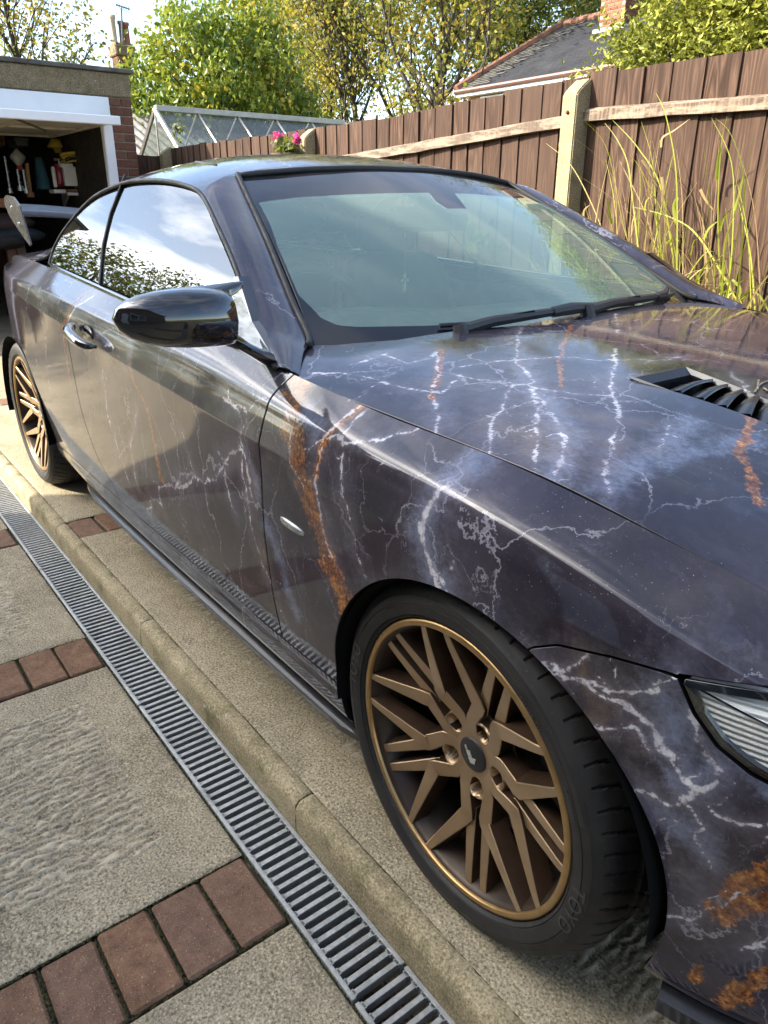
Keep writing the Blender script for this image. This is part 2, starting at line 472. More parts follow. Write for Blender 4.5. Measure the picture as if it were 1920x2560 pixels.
M_frit = simple('screen_frit', (0.012, 0.013, 0.016), 0.05, var=0.2)

car = empty('car')
tag(car, 'convertible car wrapped in dark purple marble print, parked on the concrete drive', 'car')

# ---------------------------------------------------------------- veins printed on the wrap (traced courses)
def px5(L): return [(560+.36167*a, 900+.36167*b) for a, b in L]
def px3(L): return [(.57866*a, 400+.57866*b) for a, b in L]
def px4(L): return [(960+.57866*a, 640+.57866*b) for a, b in L]
def px7(L): return [(1320+.57859*a, 1280+.57859*b) for a, b in L]
def pxs(L): return [(150+.211*a, 1120+.211*b) for a, b in L]
SIDE_V = {'w': [], 'r': [], 'b': []}
def side(kind, L, w, Y=-0.872):
    pts = np.array([on_y(a, b, Y)[[0, 2]] for a, b in L])
    SIDE_V[kind].append((pts, w))
side('r', px5([(350, 150), (385, 250), (430, 350)]), 0.018)
side('r', px5([(445, 400), (470, 480), (525, 600), (565, 720), (590, 860), (625, 1000), (655, 1130), (705, 1260), (745, 1400), (795, 1530), (830, 1640), (845, 1730)]), 0.021)
side('w', px5([(385, 340), (440, 430), (470, 500), (490, 640), (530, 760), (575, 900)]), 0.0030)
side('w', px5([(740, 230), (715, 380), (690, 560), (680, 700), (655, 830), (670, 950), (690, 1080), (720, 1200), (760, 1330), (790, 1450)]), 0.0052)
side('r', px5([(735, 330), (715, 480), (690, 600), (665, 800)]), 0.006)
side('w', px5([(770, 380), (800, 560), (830, 700), (855, 880), (880, 1050), (915, 1200), (940, 1330), (990, 1490)]), 0.0040)
side('w', px5([(580, 640), (610, 640), (700, 560), (760, 520), (830, 600), (930, 560), (1060, 540), (1130, 480), (1280, 500), (1440, 540), (1550, 590)]), 0.0034)
side('b', px5([(1540, 590), (1490, 760), (1480, 900), (1440, 1050), (1400, 1180), (1430, 1330), (1480, 1450), (1540, 1520)]), 0.026)
side('w', px5([(1500, 900), (1440, 1050), (1400, 1200), (1430, 1330), (1480, 1450), (1540, 1520)]), 0.009)
side('w', px5([(120, 360), (150, 400), (175, 450), (155, 600), (150, 750), (180, 880), (200, 1020), (215, 1180), (260, 1330), (300, 1450), (335, 1550)]), 0.0038)
side('w', px5([(180, 330), (240, 270), (310, 300)]), 0.003)
side('w', px5([(10, 260), (60, 300), (130, 380), (175, 450)]), 0.004)
side('b', px5([(180, 600), (230, 780), (260, 900)]), 0.014)
side('b', px5([(500, 370), (540, 420), (630, 500), (620, 580)]), 0.016)
side('b', px5([(310, 1130), (370, 1260), (430, 1450), (450, 1600), (500, 1780)]), 0.018)
side('w', px5([(370, 1730), (410, 1830), (450, 1950)]), 0.0022)
side('w', px5([(0, 640), (50, 700), (30, 800), (80, 980), (110, 1060)]), 0.0035)
side('r', px3([(580, 850), (600, 960), (640, 1030), (665, 1120), (690, 1250), (710, 1380)]), 0.0045)
side('b', px3([(560, 740), (575, 820), (590, 900)]), 0.016)
side('r', px3([(310, 600), (290, 700), (285, 780), (295, 870), (312, 960)]), 0.0075)
side('w', px3([(330, 590), (315, 650), (300, 720)]), 0.006)
side('w', px3([(985, 985), (1010, 1060), (1070, 1080), (1085, 1140), (1070, 1240), (1085, 1330), (1100, 1440)]), 0.006)
side('w', px3([(700, 1420), (740, 1400), (800, 1410), (830, 1400), (850, 1360), (900, 1390), (950, 1370), (1000, 1290), (1040, 1250), (1085, 1190)]), 0.0042)
side('w', px3([(460, 900), (480, 1100), (520, 1250), (560, 1400)]), 0.0020)
side('w', px3([(610, 1090), (580, 1250), (600, 1420)]), 0.0022)
side('w', px3([(810, 1180), (850, 1330), (870, 1380)]), 0.0022)
side('w', px3([(200, 640), (195, 800), (205, 980)]), 0.004)
side('w', px3([(110, 520), (105, 640), (130, 760), (150, 900)]), 0.005)
side('r', px3([(60, 580), (95, 700), (100, 820)]), 0.006)
side('w', pxs([(1600, 380), (1480, 420), (1460, 360), (1400, 450), (1300, 460), (1210, 460), (1200, 600), (1220, 690), (1190, 640), (1090, 570), (1080, 690), (1020, 740), (1060, 850)]), 0.0048)
side('r', pxs([(1180, 30), (1200, 150), (1240, 320), (1290, 460)]), 0.006)
FR_Y = -0.835
for L, w in (([(60, 590), (170, 620), (210, 680), (290, 700), (340, 760), (420, 800), (500, 850), (560, 900), (600, 1000), (640, 1080), (690, 1160)], .0050),
             ([(100, 580), (160, 640), (230, 650), (310, 590)], .0042), ([(660, 680), (600, 700), (560, 730), (460, 760), (380, 740), (290, 690)], .0045),
             ([(330, 910), (400, 890), (500, 900), (540, 960), (550, 1010)], .0034), ([(735, 780), (705, 850), (720, 980), (745, 1060), (775, 1120), (770, 1180), (690, 1210), (620, 1260), (560, 1220), (480, 1210)], .0062),
             ([(660, 1240), (710, 1320), (740, 1370), (700, 1430), (750, 1500), (770, 1570)], .0045), ([(740, 1245), (800, 1320), (890, 1390), (1037, 1400)], .0025),
             ([(590, 1775), (700, 1800), (780, 1760), (860, 1700)], .0030), ([(560, 1530), (600, 1570), (650, 1590)], .0034), ([(830, 1970), (930, 1940), (1000, 1880), (1037, 1840)], .0042)):
    side('w', px7(L), w, FR_Y)
for L, w in (([(800, 1690), (900, 1640), (1037, 1570)], .010), ([(760, 1790), (900, 1770), (1037, 1700)], .010), ([(770, 2190), (900, 2130), (1037, 2060)], .0095),
             ([(690, 2040), (680, 2090)], .004)):
    side('r', px7(L), w, FR_Y)
for L, w in (([(600, 780), (680, 850), (640, 950)], .030), ([(560, 1300), (700, 1400), (740, 1480)], .024), ([(860, 980), (900, 1100), (1000, 1250)], .018), ([(650, 1150), (760, 1120)], .02)):
    side('b', px7(L), w, FR_Y)

# ---------------------------------------------------------------- bonnet shape
def belt_xyz(t):
    """upper edge of the body side: bonnet shut line, window line, boot edge"""
    return interp(t, [(-4.3, -3.76, 0, .93), (-4.0, -3.75, -.34, .935), (-3.75, -3.66, -.55, .93), (-3.5, -3.46, -.645, .940), (-3.2, -3.18, -.690, .955),
                      (-2.76, -2.74, -.742, .968), (-2.3, -2.3, -.778, .964), (-1.8, -1.8, -.797, .944), (-1.3, -1.3, -.812, .920), (-.9, -.9, -.825, .905),
                      (-.55, -.55, -.820, .884), (-.25, -.25, -.800, .856), (.05, .05, -.782, .838), (.3, .30, -.748, .793), (.5, .49, -.690, .738),
                      (.68, .60, -.60, .708), (.85, .66, -.45, .694), (1.05, .70, -.22, .684), (1.3, .71, 0, .680)])
def bonnet_z(x, y):
    x = np.asarray(x, float); y = np.abs(np.asarray(y, float))
    k = interp(x, [(-.80, .955, .910, .690, .886, .83), (-.5, .940, .897, .672, .870, .812), (-.25, .926, .884, .640, .853, .797), (.05, .902, .862, .600, .835, .779),
                   (.3, .858, .816, .560, .788, .742), (.5, .798, .760, .520, .729, .68), (.62, .742, .722, .47, .702, .60), (.72, .672, .672, .42, .672, .50)])
    zc, zr, yr, ze, ye = k.T
    a = np.clip(y/yr, 0, 1)
    zin = zr+(zc-zr)*(1-a**2.0)
    b = np.clip((y-yr)/(ye-yr), 0, 1.6)
    zout = zr-(zr-ze)*(0.62*b+0.38*b**2.2)
    return np.where(y < yr, zin, zout)
BON_V = {'w': [], 'r': [], 'b': []}
def on_bonnet(px, py):
    z = .88
    for _ in range(8):
        p = on_z(px, py, z); z = float(bonnet_z(min(.7, max(-.8, p[0])), p[1])[0]) if np.ndim(bonnet_z(p[0], p[1])) else float(bonnet_z(p[0], p[1]))
    return p
def bon(kind, L, w):
    BON_V[kind].append((np.array([on_bonnet(a, b)[:2] for a, b in L]), w))
bon('w', px4([(590, 310), (575, 400), (550, 440), (600, 480), (640, 540), (560, 560), (520, 620), (480, 720), (460, 800), (455, 880)]), .0050)
bon('b', px4([(590, 400), (600, 480), (640, 560), (720, 650), (770, 730), (790, 820), (760, 900), (730, 990)]), .024)
bon('w', px4([(650, 580), (700, 660), (760, 720), (785, 800), (765, 900), (730, 990)]), .0060)
bon('w', px4([(640, 560), (660, 680), (660, 750), (645, 850), (650, 960)]), .0050)
bon('w', px4([(1000, 400), (1000, 480), (980, 560), (1010, 640), (1000, 740), (985, 850), (965, 980), (950, 1100)]), .0045)
bon('r', px4([(250, 400), (230, 500), (205, 620)]), .005)
bon('w', px4([(230, 410), (230, 500), (205, 600), (225, 680), (220, 780), (200, 840)]), .0045)
bon('w', px4([(-150, 470), (0, 420), (90, 460), (200, 440), (240, 400)]), .0042)
bon('w', px4([(320, 475), (540, 445), (750, 435), (1000, 450), (1180, 450), (1290, 430)]), .0026)
bon('w', px4([(250, 500), (450, 540), (640, 560), (800, 590), (980, 605)]), .0026)
bon('w', px4([(0, 545), (100, 575), (250, 590), (320, 510)]), .0026)
bon('w', px4([(-320, 520), (-200, 500), (-80, 520), (20, 560)]), .0030)
bon('r', px4([(1580, 700), (1540, 820), (1560, 960), (1620, 1080)]), .006)
bon('w', px4([(1500, 500), (1560, 560), (1600, 640)]), .005)
bon('b', px4([(1320, 720), (1180, 850), (1050, 950), (950, 1060)]), .024)
bon('b', px4([(1200, 900), (1400, 840), (1600, 800)]), .02)
bon('w', px4([(1000, 250), (1010, 330)]), .005)
bon('r', px4([(820, 300), (760, 420), (770, 560)]), .003)
bon('w', px4([(1240, 740), (1180, 850)]), .0028)

def branch_out(V, seed):
    """thin forked tendrils leaving the traced pale veins"""
    r = np.random.default_rng(seed); extra = []
    for pts, w in V['w']:
        L = np.linalg.norm(np.diff(pts, axis=0), axis=1).sum()
        for _ in range(int(1+L*7)):
            k = r.integers(0, len(pts)-1); f = r.random(); p = pts[k]*(1-f)+pts[k+1]*f
            d = pts[k+1]-pts[k]; d = d/(np.linalg.norm(d)+1e-9); a = math.atan2(d[1], d[0])+r.choice([-1, 1])*r.uniform(.35, 1.2)
            path = [p]; step = r.uniform(.006, .016)
            for _k in range(r.integers(3, 8)):
                a += r.normal(0, .55); path.append(path[-1]+step*np.array([math.cos(a), math.sin(a)]))
            extra.append((np.array(path), max(.0008, w*r.uniform(.12, .3))))
    V['w'] += extra
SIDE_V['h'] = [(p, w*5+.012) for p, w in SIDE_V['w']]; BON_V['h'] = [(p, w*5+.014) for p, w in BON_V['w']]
BON_V['h'] += [(np.array([on_bonnet(a, b)[:2] for a, b in px4([(1000, 300), (1300, 330), (1659, 460)])]), .11)]  # wide pale band: sunlight on the far bonnet, put into the wrap colour
branch_out(SIDE_V, 5); branch_out(BON_V, 6)
_NT = np.random.default_rng(3).random((64, 64))
def vn(x, y):
    xi, yi = np.floor(x).astype(int), np.floor(y).astype(int); fx, fy = x-xi, y-yi
    fx = fx*fx*(3-2*fx); fy = fy*fy*(3-2*fy); g = lambda a, b: _NT[a % 64, b % 64]
    return (g(xi, yi)*(1-fx)+g(xi+1, yi)*fx)*(1-fy)+(g(xi, yi+1)*(1-fx)+g(xi+1, yi+1)*fx)*fy-.5
def strength(q, group):
    s = np.zeros(len(q))
    q = q+np.stack([.012*vn(q[:, 0]*24, q[:, 1]*24)+.007*vn(q[:, 0]*70+9, q[:, 1]*70)+.004*vn(q[:, 0]*170+5, q[:, 1]*170), .012*vn(q[:, 0]*24+31, q[:, 1]*24+17)+.007*vn(q[:, 0]*70+3, q[:, 1]*70+41)+.004*vn(q[:, 0]*170, q[:, 1]*170+8)], 1)
    for pts, w in group:
        lo, hi = pts.min(0)-4*w-.02, pts.max(0)+4*w+.02
        sel = np.where((q[:, 0] > lo[0]) & (q[:, 0] < hi[0]) & (q[:, 1] > lo[1]) & (q[:, 1] < hi[1]))[0]
        if len(sel):
            s[sel] = np.maximum(s[sel], np.clip(1-seg_dist(q[sel], pts)/(2.1*w+.0022), 0, 1))
    return s
def paint_attrs(P, dom):
    if dom == 'side': q, G = P[:, [0, 2]], SIDE_V
    elif dom == 'bonnet': q, G = P[:, [0, 1]], BON_V
    else: return {k: np.zeros(len(P)) for k in ('vein_white', 'vein_rust', 'vein_blue', 'vein_sun_haze')}
    return {'vein_white': strength(q, G['w']), 'vein_rust': strength(q, G['r']), 'vein_blue': strength(q, G['b']), 'vein_sun_haze': strength(q, G['h'])}

# ---------------------------------------------------------------- clipped panels on smooth surfaces
def panel(name, P, us, vs, clips, mat, parent, dom=None, flange=0.010, mirror=False, flip=False, round_edge=0.0015):
    """P(u, v) -> points. clips: functions g(xyz, u, v) (negative = keep)."""
    nu, nv = len(us), len(vs)
    U, V = np.meshgrid(us, vs, indexing='ij')
    uv = np.stack([U.ravel(), V.ravel()], 1)
    i, j = np.meshgrid(np.arange(nu-1), np.arange(nv-1), indexing='ij')
    q = np.stack([i*nv+j, (i+1)*nv+j, (i+1)*nv+j+1, i*nv+j+1], -1).reshape(-1, 4)
    faces = [tuple(f) for f in q]
    for g in clips:
        X = P(uv[:, 0], uv[:, 1])
        val = g(X, uv[:, 0], uv[:, 1])
        inside = val <= 0
        new_uv = []; cache = {}; out = []
        n0 = len(uv)
        pend = []
        for f in faces:
            ins = [inside[k] for k in f]
            if all(ins): out.append(f); continue
            if not any(ins): continue
            poly = []
            m = len(f)
            for k in range(m):
                a, b = f[k], f[(k+1) % m]
                if inside[a]: poly.append(a)
                if inside[a] != inside[b]:
                    key = (min(a, b), max(a, b))
                    if key not in cache:
                        cache[key] = n0+len(pend); pend.append(key)
                    poly.append(cache[key])
            if len(poly) >= 3: out.append(tuple(poly))
        if pend:
            A = np.array([k[0] for k in pend]); B = np.array([k[1] for k in pend])
            lo, hi = np.zeros(len(A)), np.ones(len(A)); fa = val[A]
            for _ in range(9):
                mid = (lo+hi)/2
                w = uv[A]+(uv[B]-uv[A])*mid[:, None]
                gm = g(P(w[:, 0], w[:, 1]), w[:, 0], w[:, 1])
                same = (gm <= 0) == (fa <= 0)
                lo = np.where(same, mid, lo); hi = np.where(same, hi, mid)
            uv = np.vstack([uv, uv[A]+(uv[B]-uv[A])*((lo+hi)/2)[:, None]])
        faces = out
    used = np.unique(np.concatenate([np.array(f) for f in faces]))
    remap = np.full(len(uv), -1); remap[used] = np.arange(len(used))
    uv = uv[used]; faces = [tuple(remap[k] for k in f) for f in faces]
    X = P(uv[:, 0], uv[:, 1])
    e = 1e-4
    du = (P(uv[:, 0]+e, uv[:, 1])-P(uv[:, 0]-e, uv[:, 1])); dv = (P(uv[:, 0], uv[:, 1]+e)-P(uv[:, 0], uv[:, 1]-e))
    N = np.cross(du, dv); N /= (np.linalg.norm(N, axis=1)[:, None]+1e-12)
    if (N*(X-np.array([-1.5, 0, 0.45]))).sum() < 0: N = -N; faces = [f[::-1] for f in faces]
    # boundary flange
    cnt = {}
    for f in faces:
        m = len(f)
        for k in range(m):
            a, b = f[k], f[(k+1) % m]
            cnt[(a, b)] = cnt.get((a, b), 0)+1
    bnd = [(a, b) for (a, b) in cnt if (b, a) not in cnt]
    attrs = paint_attrs(X, dom)
    nv0 = len(X)
    if flange and bnd:
        bv = sorted({k for ab in bnd for k in ab}); ix = {k: n for n, k in enumerate(bv)}
        lat = np.zeros((len(bv), 3))
        for a, b in bnd:
            L = np.cross(X[b]-X[a], N[a]); nn = np.linalg.norm(L)
            if nn > 1e-9:
                L /= nn; lat[ix[a]] += L; lat[ix[b]] += L
        lat /= (np.linalg.norm(lat, axis=1)[:, None]+1e-9)
        top = X[bv]; r1 = top+lat*round_edge*.7-N[bv]*round_edge; r2 = r1-N[bv]*flange
        s = len(bv)
        n1 = N[bv]*.7+lat*.7
        X = np.vstack([X, r1, r2]); N = np.vstack([N, n1, lat])
        for a, b in bnd:
            ia, ib = ix[a], ix[b]
            faces.append((b, a, nv0+ia, nv0+ib)); faces.append((nv0+ib, nv0+ia, nv0+s+ia, nv0+s+ib))
        for k in attrs: attrs[k] = np.concatenate([attrs[k], attrs[k][bv], attrs[k][bv]*0])
    nb_ = len(bnd) if (flange and bnd) else 0
    objs = [obj(name, X, faces, mat, parent, True, None, attrs, N)]
    def darken(o):  # flange faces coloured black to stand in for shade in the shut gaps
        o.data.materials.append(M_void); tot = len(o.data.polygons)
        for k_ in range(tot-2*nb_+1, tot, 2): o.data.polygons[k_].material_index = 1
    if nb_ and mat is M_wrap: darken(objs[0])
    if mirror:
        Xm = X*[1, -1, 1]; Nm = N*[1, -1, 1]
        objs.append(obj(name, Xm, [f[::-1] for f in faces], mat, parent, True, None, {k: a*0 for k, a in attrs.items()}, Nm))
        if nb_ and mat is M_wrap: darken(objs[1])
    return objs

# ---------------------------------------------------------------- body side surface
PLAN = [(-4.3, -3.80, 0), (-4.0, -3.785, -.36), (-3.75, -3.70, -.585), (-3.5, -3.50, -.685), (-3.2, -3.2, -.757), (-2.76, -2.76, -.840), (-2.3, -2.3, -.870), (-1.8, -1.8, -.884),
        (-1.3, -1.3, -.889), (-.9, -.9, -.889), (-.55, -.55, -.887), (-.25, -.25, -.884), (.05, .05, -.880), (.3, .30, -.858), (.5, .50, -.800), (.68, .66, -.685), (.85, .755, -.50), (1.05, .80, -.25), (1.3, .81, 0)]
TK = np.array([p[0] for p in PLAN])
pxy = np.array([p[1:] for p in PLAN], float)
tang = np.gradient(pxy, TK, axis=0); tang /= np.linalg.norm(tang, axis=1)[:, None]
inn = np.stack([-tang[:, 1], tang[:, 0]], 1)                    # inward normal of the plan curve
crz = interp(TK, [(-4.3, .86), (-3.2, .868), (-2.76, .860), (-2.3, .846), (-1.8, .823), (-1.5, .806), (-1.11, .781), (-.77, .765), (-.5, .747), (-.24, .730), (.05, .716), (.3, .695), (.5, .66), (1.3, .60)])
belt = belt_xyz(TK)
def rail(inset, z):
    ins = interp(TK, inset) if isinstance(inset, list) else np.full(len(TK), inset)
    zz = interp(TK, z) if isinstance(z, list) else z
    return np.concatenate([pxy+inn*ins[:, None], np.broadcast_to(zz, len(TK))[:, None]], 1)
hi_rail = crz+(belt[:, 2]-crz)*0.45
rails = [rail(.16, [(-4.3, .27), (-2.4, .205), (-.3, .195), (1.3, .20)]),
         rail([(-4.3, .07), (-2.76, .06), (-2.2, .05), (-.2, .048), (.3, .032), (1.3, .032)], [(-4.3, .25), (-2.4, .218), (-.3, .212), (.4, .205), (1.3, .195)]),
         rail([(-4.3, .045), (-2.76, .03), (-2.2, .031), (-.2, .030), (.3, .021), (1.3, .021)], [(-4.3, .31), (-2.4, .290), (-.3, .300), (.4, .295), (1.3, .27)]),
         rail([(-4.3, .02), (-2.76, .012), (-2.2, .0170), (-.3, .0170), (.4, .015), (1.3, .01)], .40),
         rail([(-4.3, .0), (-2.76, -.002), (-2.2, .0072), (-.3, .0072), (.1, .003), (.4, .006), (1.3, .0)], .54),
         rail([(-4.3, .0), (-2.76, -.003), (-2.2, .0038), (-.3, .0038), (.1, .000), (.4, .008), (1.3, .015)], crz-.045),
         rail(0.0, crz),
         rail([(-4.3, .012), (-2.76, .012), (-1, .016), (-.3, .012), (.1, .006), (.4, .02), (1.3, .03)], hi_rail),
         rail([(-4.3, .03), (-2.76, .036), (-1.8, .034), (-.6, .030), (.05, .030), (.4, .05), (1.3, .05)], belt[:, 2]-np.interp(TK, [-3, -1.8, -.5, .1, .6], [.045, .040, .036, .030, .03])),
         belt]
NET = np.stack(rails, 1)                                        # stations x rails x 3
VK = np.array([0, .10, .19, .29, .43, .58, .63, .70, .76, .80])
SHARP = {2, 6}
MU = np.gradient(NET, TK, axis=0)
def herm(s, h, p0, m0, p1, m1):
    return (2*s**3-3*s**2+1)*p0+(s**3-2*s**2+s)*h*m0+(-2*s**3+3*s**2)*p1+(s**3-s**2)*h*m1
def body_P(u, v):
    u = np.asarray(u, float); v = np.asarray(v, float)
    i = np.clip(np.searchsorted(TK, u, side='right')-1, 0, len(TK)-2)
    h = (TK[i+1]-TK[i]); s = np.clip((u-TK[i])/h, 0, 1)[:, None, None]; h = h[:, None, None]
    R = herm(s, h, NET[i], MU[i], NET[i+1], MU[i+1])            # n x rails x 3
    dl = np.diff(R, axis=1)/np.diff(VK)[None, :, None]
    m = np.empty_like(R)
    hk = np.diff(VK)
    m[:, 0], m[:, -1] = dl[:, 0], dl[:, -1]
    for k in range(1, len(VK)-1): m[:, k] = (dl[:, k-1]*hk[k]+dl[:, k]*hk[k-1])/(hk[k]+hk[k-1])
    j = np.clip(np.searchsorted(VK, v, side='right')-1, 0, len(VK)-2)
    n = np.arange(len(u))
    m0 = m[n, j].copy(); m1 = m[n, j+1].copy()
    for k in SHARP:
        a = j == k; m0[a] = dl[a, k]
        a = (j+1) == k; m1[a] = dl[a, k-1]
    hv = (VK[j+1]-VK[j])[:, None]; sv = np.clip((v-VK[j])/(VK[j+1]-VK[j]), 0, 1)[:, None]
    return herm(sv, hv, R[n, j], m0, R[n, j+1], m1)

# cut lines on the side (x, z)
FRONT_SHUT = spline([(-.470, .93), (-.500, .885), (-.516, .839), (-.532, .744), (-.543, .605), (-.541, .449), (-.537, .327), (-.535, .28)], 60)
REAR_SHUT = spline([(-1.700, .96), (-1.720, .915), (-1.790, .83), (-1.800, .72), (-1.780, .56), (-1.730, .45), (-1.680, .392), (-1.60, .335), (-1.56, .28)], 60)
GAP = 0.0030
def arch(cx, cz, rx, rz):
    def g(X, u, v):
        return 1-np.sqrt(((X[:, 0]-cx)/rx)**2+((X[:, 2]-cz)/rz)**2)
    def gs(X, u, v): return g(X, u, v)*min(rx, rz)
    return gs
ARCH_F = arch(.030, .318, .352, .343)
ARCH_R = arch(-2.755, .318, .352, .337)
def right_of(line, sgn, off=0.0):
    """keep the part ahead of (sgn=+1) or behind (-1) a cut line x(z)"""
    ln = line[np.argsort(line[:, 1])]
    def g(X, u, v): return sgn*(np.interp(X[:, 2], ln[:, 1], ln[:, 0])-X[:, 0])+off
    return g
SEAM = np.array([(.10, .585), (.166, .643), (.202, .664), (.276, .682), (.330, .690), (.392, .693)])   # fender / bumper seam
def above(line, sgn, off=0.0):
    def g(X, u, v): return sgn*(np.interp(X[:, 0], line[:, 0], line[:, 1])-X[:, 2])+off
    return g
HEAD = np.array([.028, 0])+np.array([(.325, .692), (.345, .650), (.372, .618), (.41, .598), (.46, .588), (.55, .584), (.66, .584), (.70, .61), (.70, .665), (.62, .694), (.52, .708), (.45, .708), (.40, .704), (.36, .698)])
def us_for(a, b, n): return np.linspace(a, b, n)
V_SILL = VK[2]
side_clips_door = [right_of(FRONT_SHUT, -1, GAP), right_of(REAR_SHUT, 1, GAP)]
fine_v = np.concatenate([np.linspace(VK[2]+.004, VK[6], 96), np.linspace(VK[6], .7985, 46)[1:]])
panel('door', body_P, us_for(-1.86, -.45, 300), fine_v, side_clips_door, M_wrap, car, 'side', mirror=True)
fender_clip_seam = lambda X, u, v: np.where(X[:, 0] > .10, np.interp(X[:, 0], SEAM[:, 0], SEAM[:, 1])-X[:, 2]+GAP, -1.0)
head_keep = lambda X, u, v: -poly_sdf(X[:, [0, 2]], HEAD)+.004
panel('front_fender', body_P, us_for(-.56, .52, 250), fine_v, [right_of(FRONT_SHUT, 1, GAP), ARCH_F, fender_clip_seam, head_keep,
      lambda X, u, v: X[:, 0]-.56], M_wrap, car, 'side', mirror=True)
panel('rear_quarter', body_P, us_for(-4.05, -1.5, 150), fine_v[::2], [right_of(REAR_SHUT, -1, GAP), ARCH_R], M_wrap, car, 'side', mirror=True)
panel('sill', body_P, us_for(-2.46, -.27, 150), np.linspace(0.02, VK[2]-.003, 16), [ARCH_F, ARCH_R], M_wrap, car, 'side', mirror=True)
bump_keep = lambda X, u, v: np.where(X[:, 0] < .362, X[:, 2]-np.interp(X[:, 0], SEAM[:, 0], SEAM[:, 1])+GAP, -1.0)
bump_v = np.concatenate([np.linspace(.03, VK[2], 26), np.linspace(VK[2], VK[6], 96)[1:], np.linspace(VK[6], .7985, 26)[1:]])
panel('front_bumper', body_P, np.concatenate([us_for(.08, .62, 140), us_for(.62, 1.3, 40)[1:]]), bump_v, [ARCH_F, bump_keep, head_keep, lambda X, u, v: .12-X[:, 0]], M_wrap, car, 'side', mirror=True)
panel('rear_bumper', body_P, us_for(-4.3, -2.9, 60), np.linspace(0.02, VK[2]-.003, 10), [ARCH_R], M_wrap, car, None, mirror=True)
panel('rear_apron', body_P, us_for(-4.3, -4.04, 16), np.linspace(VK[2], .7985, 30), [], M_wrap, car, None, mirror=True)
# dark structure a little behind the panels, so the shut lines read as gaps
def inner_P(u, v):
    X = body_P(u, v); e = 1e-3
    du = body_P(u+e, v)-body_P(u-e, v); dv = body_P(u, v+e)-body_P(u, v-e)
    N = np.cross(du, dv); N /= (np.linalg.norm(N, axis=1)[:, None]+1e-9)
    s = np.sign((N*(X-np.array([-1.5, 0, .45]))).sum(1))[:, None]
    return X-N*s*.012
panel('inner_frame', inner_P, us_for(-4.25, .50, 140), np.linspace(.03, .795, 30), [ARCH_F, ARCH_R, head_keep], M_void, car, None, flange=0, mirror=True)
# ---------------------------------------------------------------- bonnet
def bon_P(u, v): return np.stack([u, v, bonnet_z(u, v)], 1)
shut_line = belt_xyz(np.linspace(-.62, 1.3, 120))
sx, sy = shut_line[:, 0], shut_line[:, 1]
def bon_edge(X, u, v):
    xs = np.clip(X[:, 0], sx[0], .709)
    return np.abs(X[:, 1])-(-np.interp(xs, sx, sy))+.0080
REAR_EDGE = np.array([(0, -.470), (.20, -.474), (.40, -.492), (.55, -.530), (.66, -.600), (.70, -.645), (.735, -.640), (.80, -.515), (.83, -.47)])
def bon_rear(X, u, v): return np.interp(np.abs(X[:, 1]), REAR_EDGE[:, 0], REAR_EDGE[:, 1])-X[:, 0]
_c8 = lambda a, b: on_bonnet(1400+.31344*a, 640+.31344*b)[:2]
_va, _vb, _vc, _vd = _c8(600, 990), _c8(1000, 905), _c8(1659, 1135), _c8(1659, 1350)
VENT = np.array([_va, _vb, _vb+(_vc-_vb)*1.75, _va+(_vd-_va)*1.65])
def vent_hole(X, u, v):
    P2 = X[:, :2].copy(); P2[:, 1] = -np.abs(P2[:, 1])
    return -poly_sdf(P2, VENT)
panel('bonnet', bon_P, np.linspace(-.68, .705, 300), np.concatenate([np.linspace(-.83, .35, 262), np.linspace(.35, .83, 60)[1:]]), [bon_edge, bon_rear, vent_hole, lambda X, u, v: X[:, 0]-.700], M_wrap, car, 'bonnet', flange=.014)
bonnet = car.children[-1]
# ---------------------------------------------------------------- boot lid and rear deck
def deck_P(u, v):
    b = belt_xyz(u)
    y = v*(-b[:, 1]); w = np.abs(v)
    zc = interp(u, [(-4.3, .95), (-3.75, .975), (-3.2, .995), (-2.76, 1.005), (-2.4, 1.00)])
    return np.stack([b[:, 0], y, b[:, 2]+(zc-b[:, 2])*(1-w**2.4)], 1)
panel('boot_lid', deck_P, np.linspace(-4.02, -2.62, 60), np.linspace(-.992, .992, 50), [], M_wrap, car, None)
# ---------------------------------------------------------------- greenhouse
E_PTS = [(-.548, -.830, .886), (-.703, -.789, .950), (-.895, -.731, 1.055), (-1.071, -.685, 1.139), (-1.211, -.652, 1.200), (-1.336, -.639, 1.224), (-1.513, -.630, 1.239),
         (-1.70, -.628, 1.243), (-1.854, -.632, 1.236), (-2.08, -.653, 1.197), (-2.235, -.699, 1.114), (-2.305, -.742, 1.035), (-2.300, -.778, .962)]
E_SP = spline(E_PTS, 240)
W_PTS = [(-.512, -.800, .874), (-.590, -.742, .899), (-.645, -.695, .913), (-.76, -.664, .975), (-.95, -.608, 1.083), (-1.12, -.558, 1.168), (-1.235, -.525, 1.226), (-1.277, -.512, 1.246)]
W_SP = spline(W_PTS, 120)
def arc_eval(curve, s):
    L = np.concatenate([[0], np.cumsum(np.linalg.norm(np.diff(curve, axis=0), axis=1))]); L /= L[-1]
    s = np.clip(s, -0.02, 1.02)
    return np.stack([np.interp(s, L, curve[:, k]) for k in range(3)], 1)
k_top = int(np.argmin(np.linalg.norm(E_SP-np.array([-1.211, -.652, 1.2]), axis=1)))
E_A = E_SP[:k_top+1]
def pillar_P(u, v):
    a, b = arc_eval(E_A, u), arc_eval(W_SP, u)
    out = np.array([.35, -.62, .70])
    return a+(b-a)*v[:, None]+out*(.014*4*v*(1-v))[:, None]
panel('windscreen_pillar', pillar_P, np.linspace(0, 1, 70), np.linspace(.03, .985, 14), [], M_wrap, car, None, mirror=True)
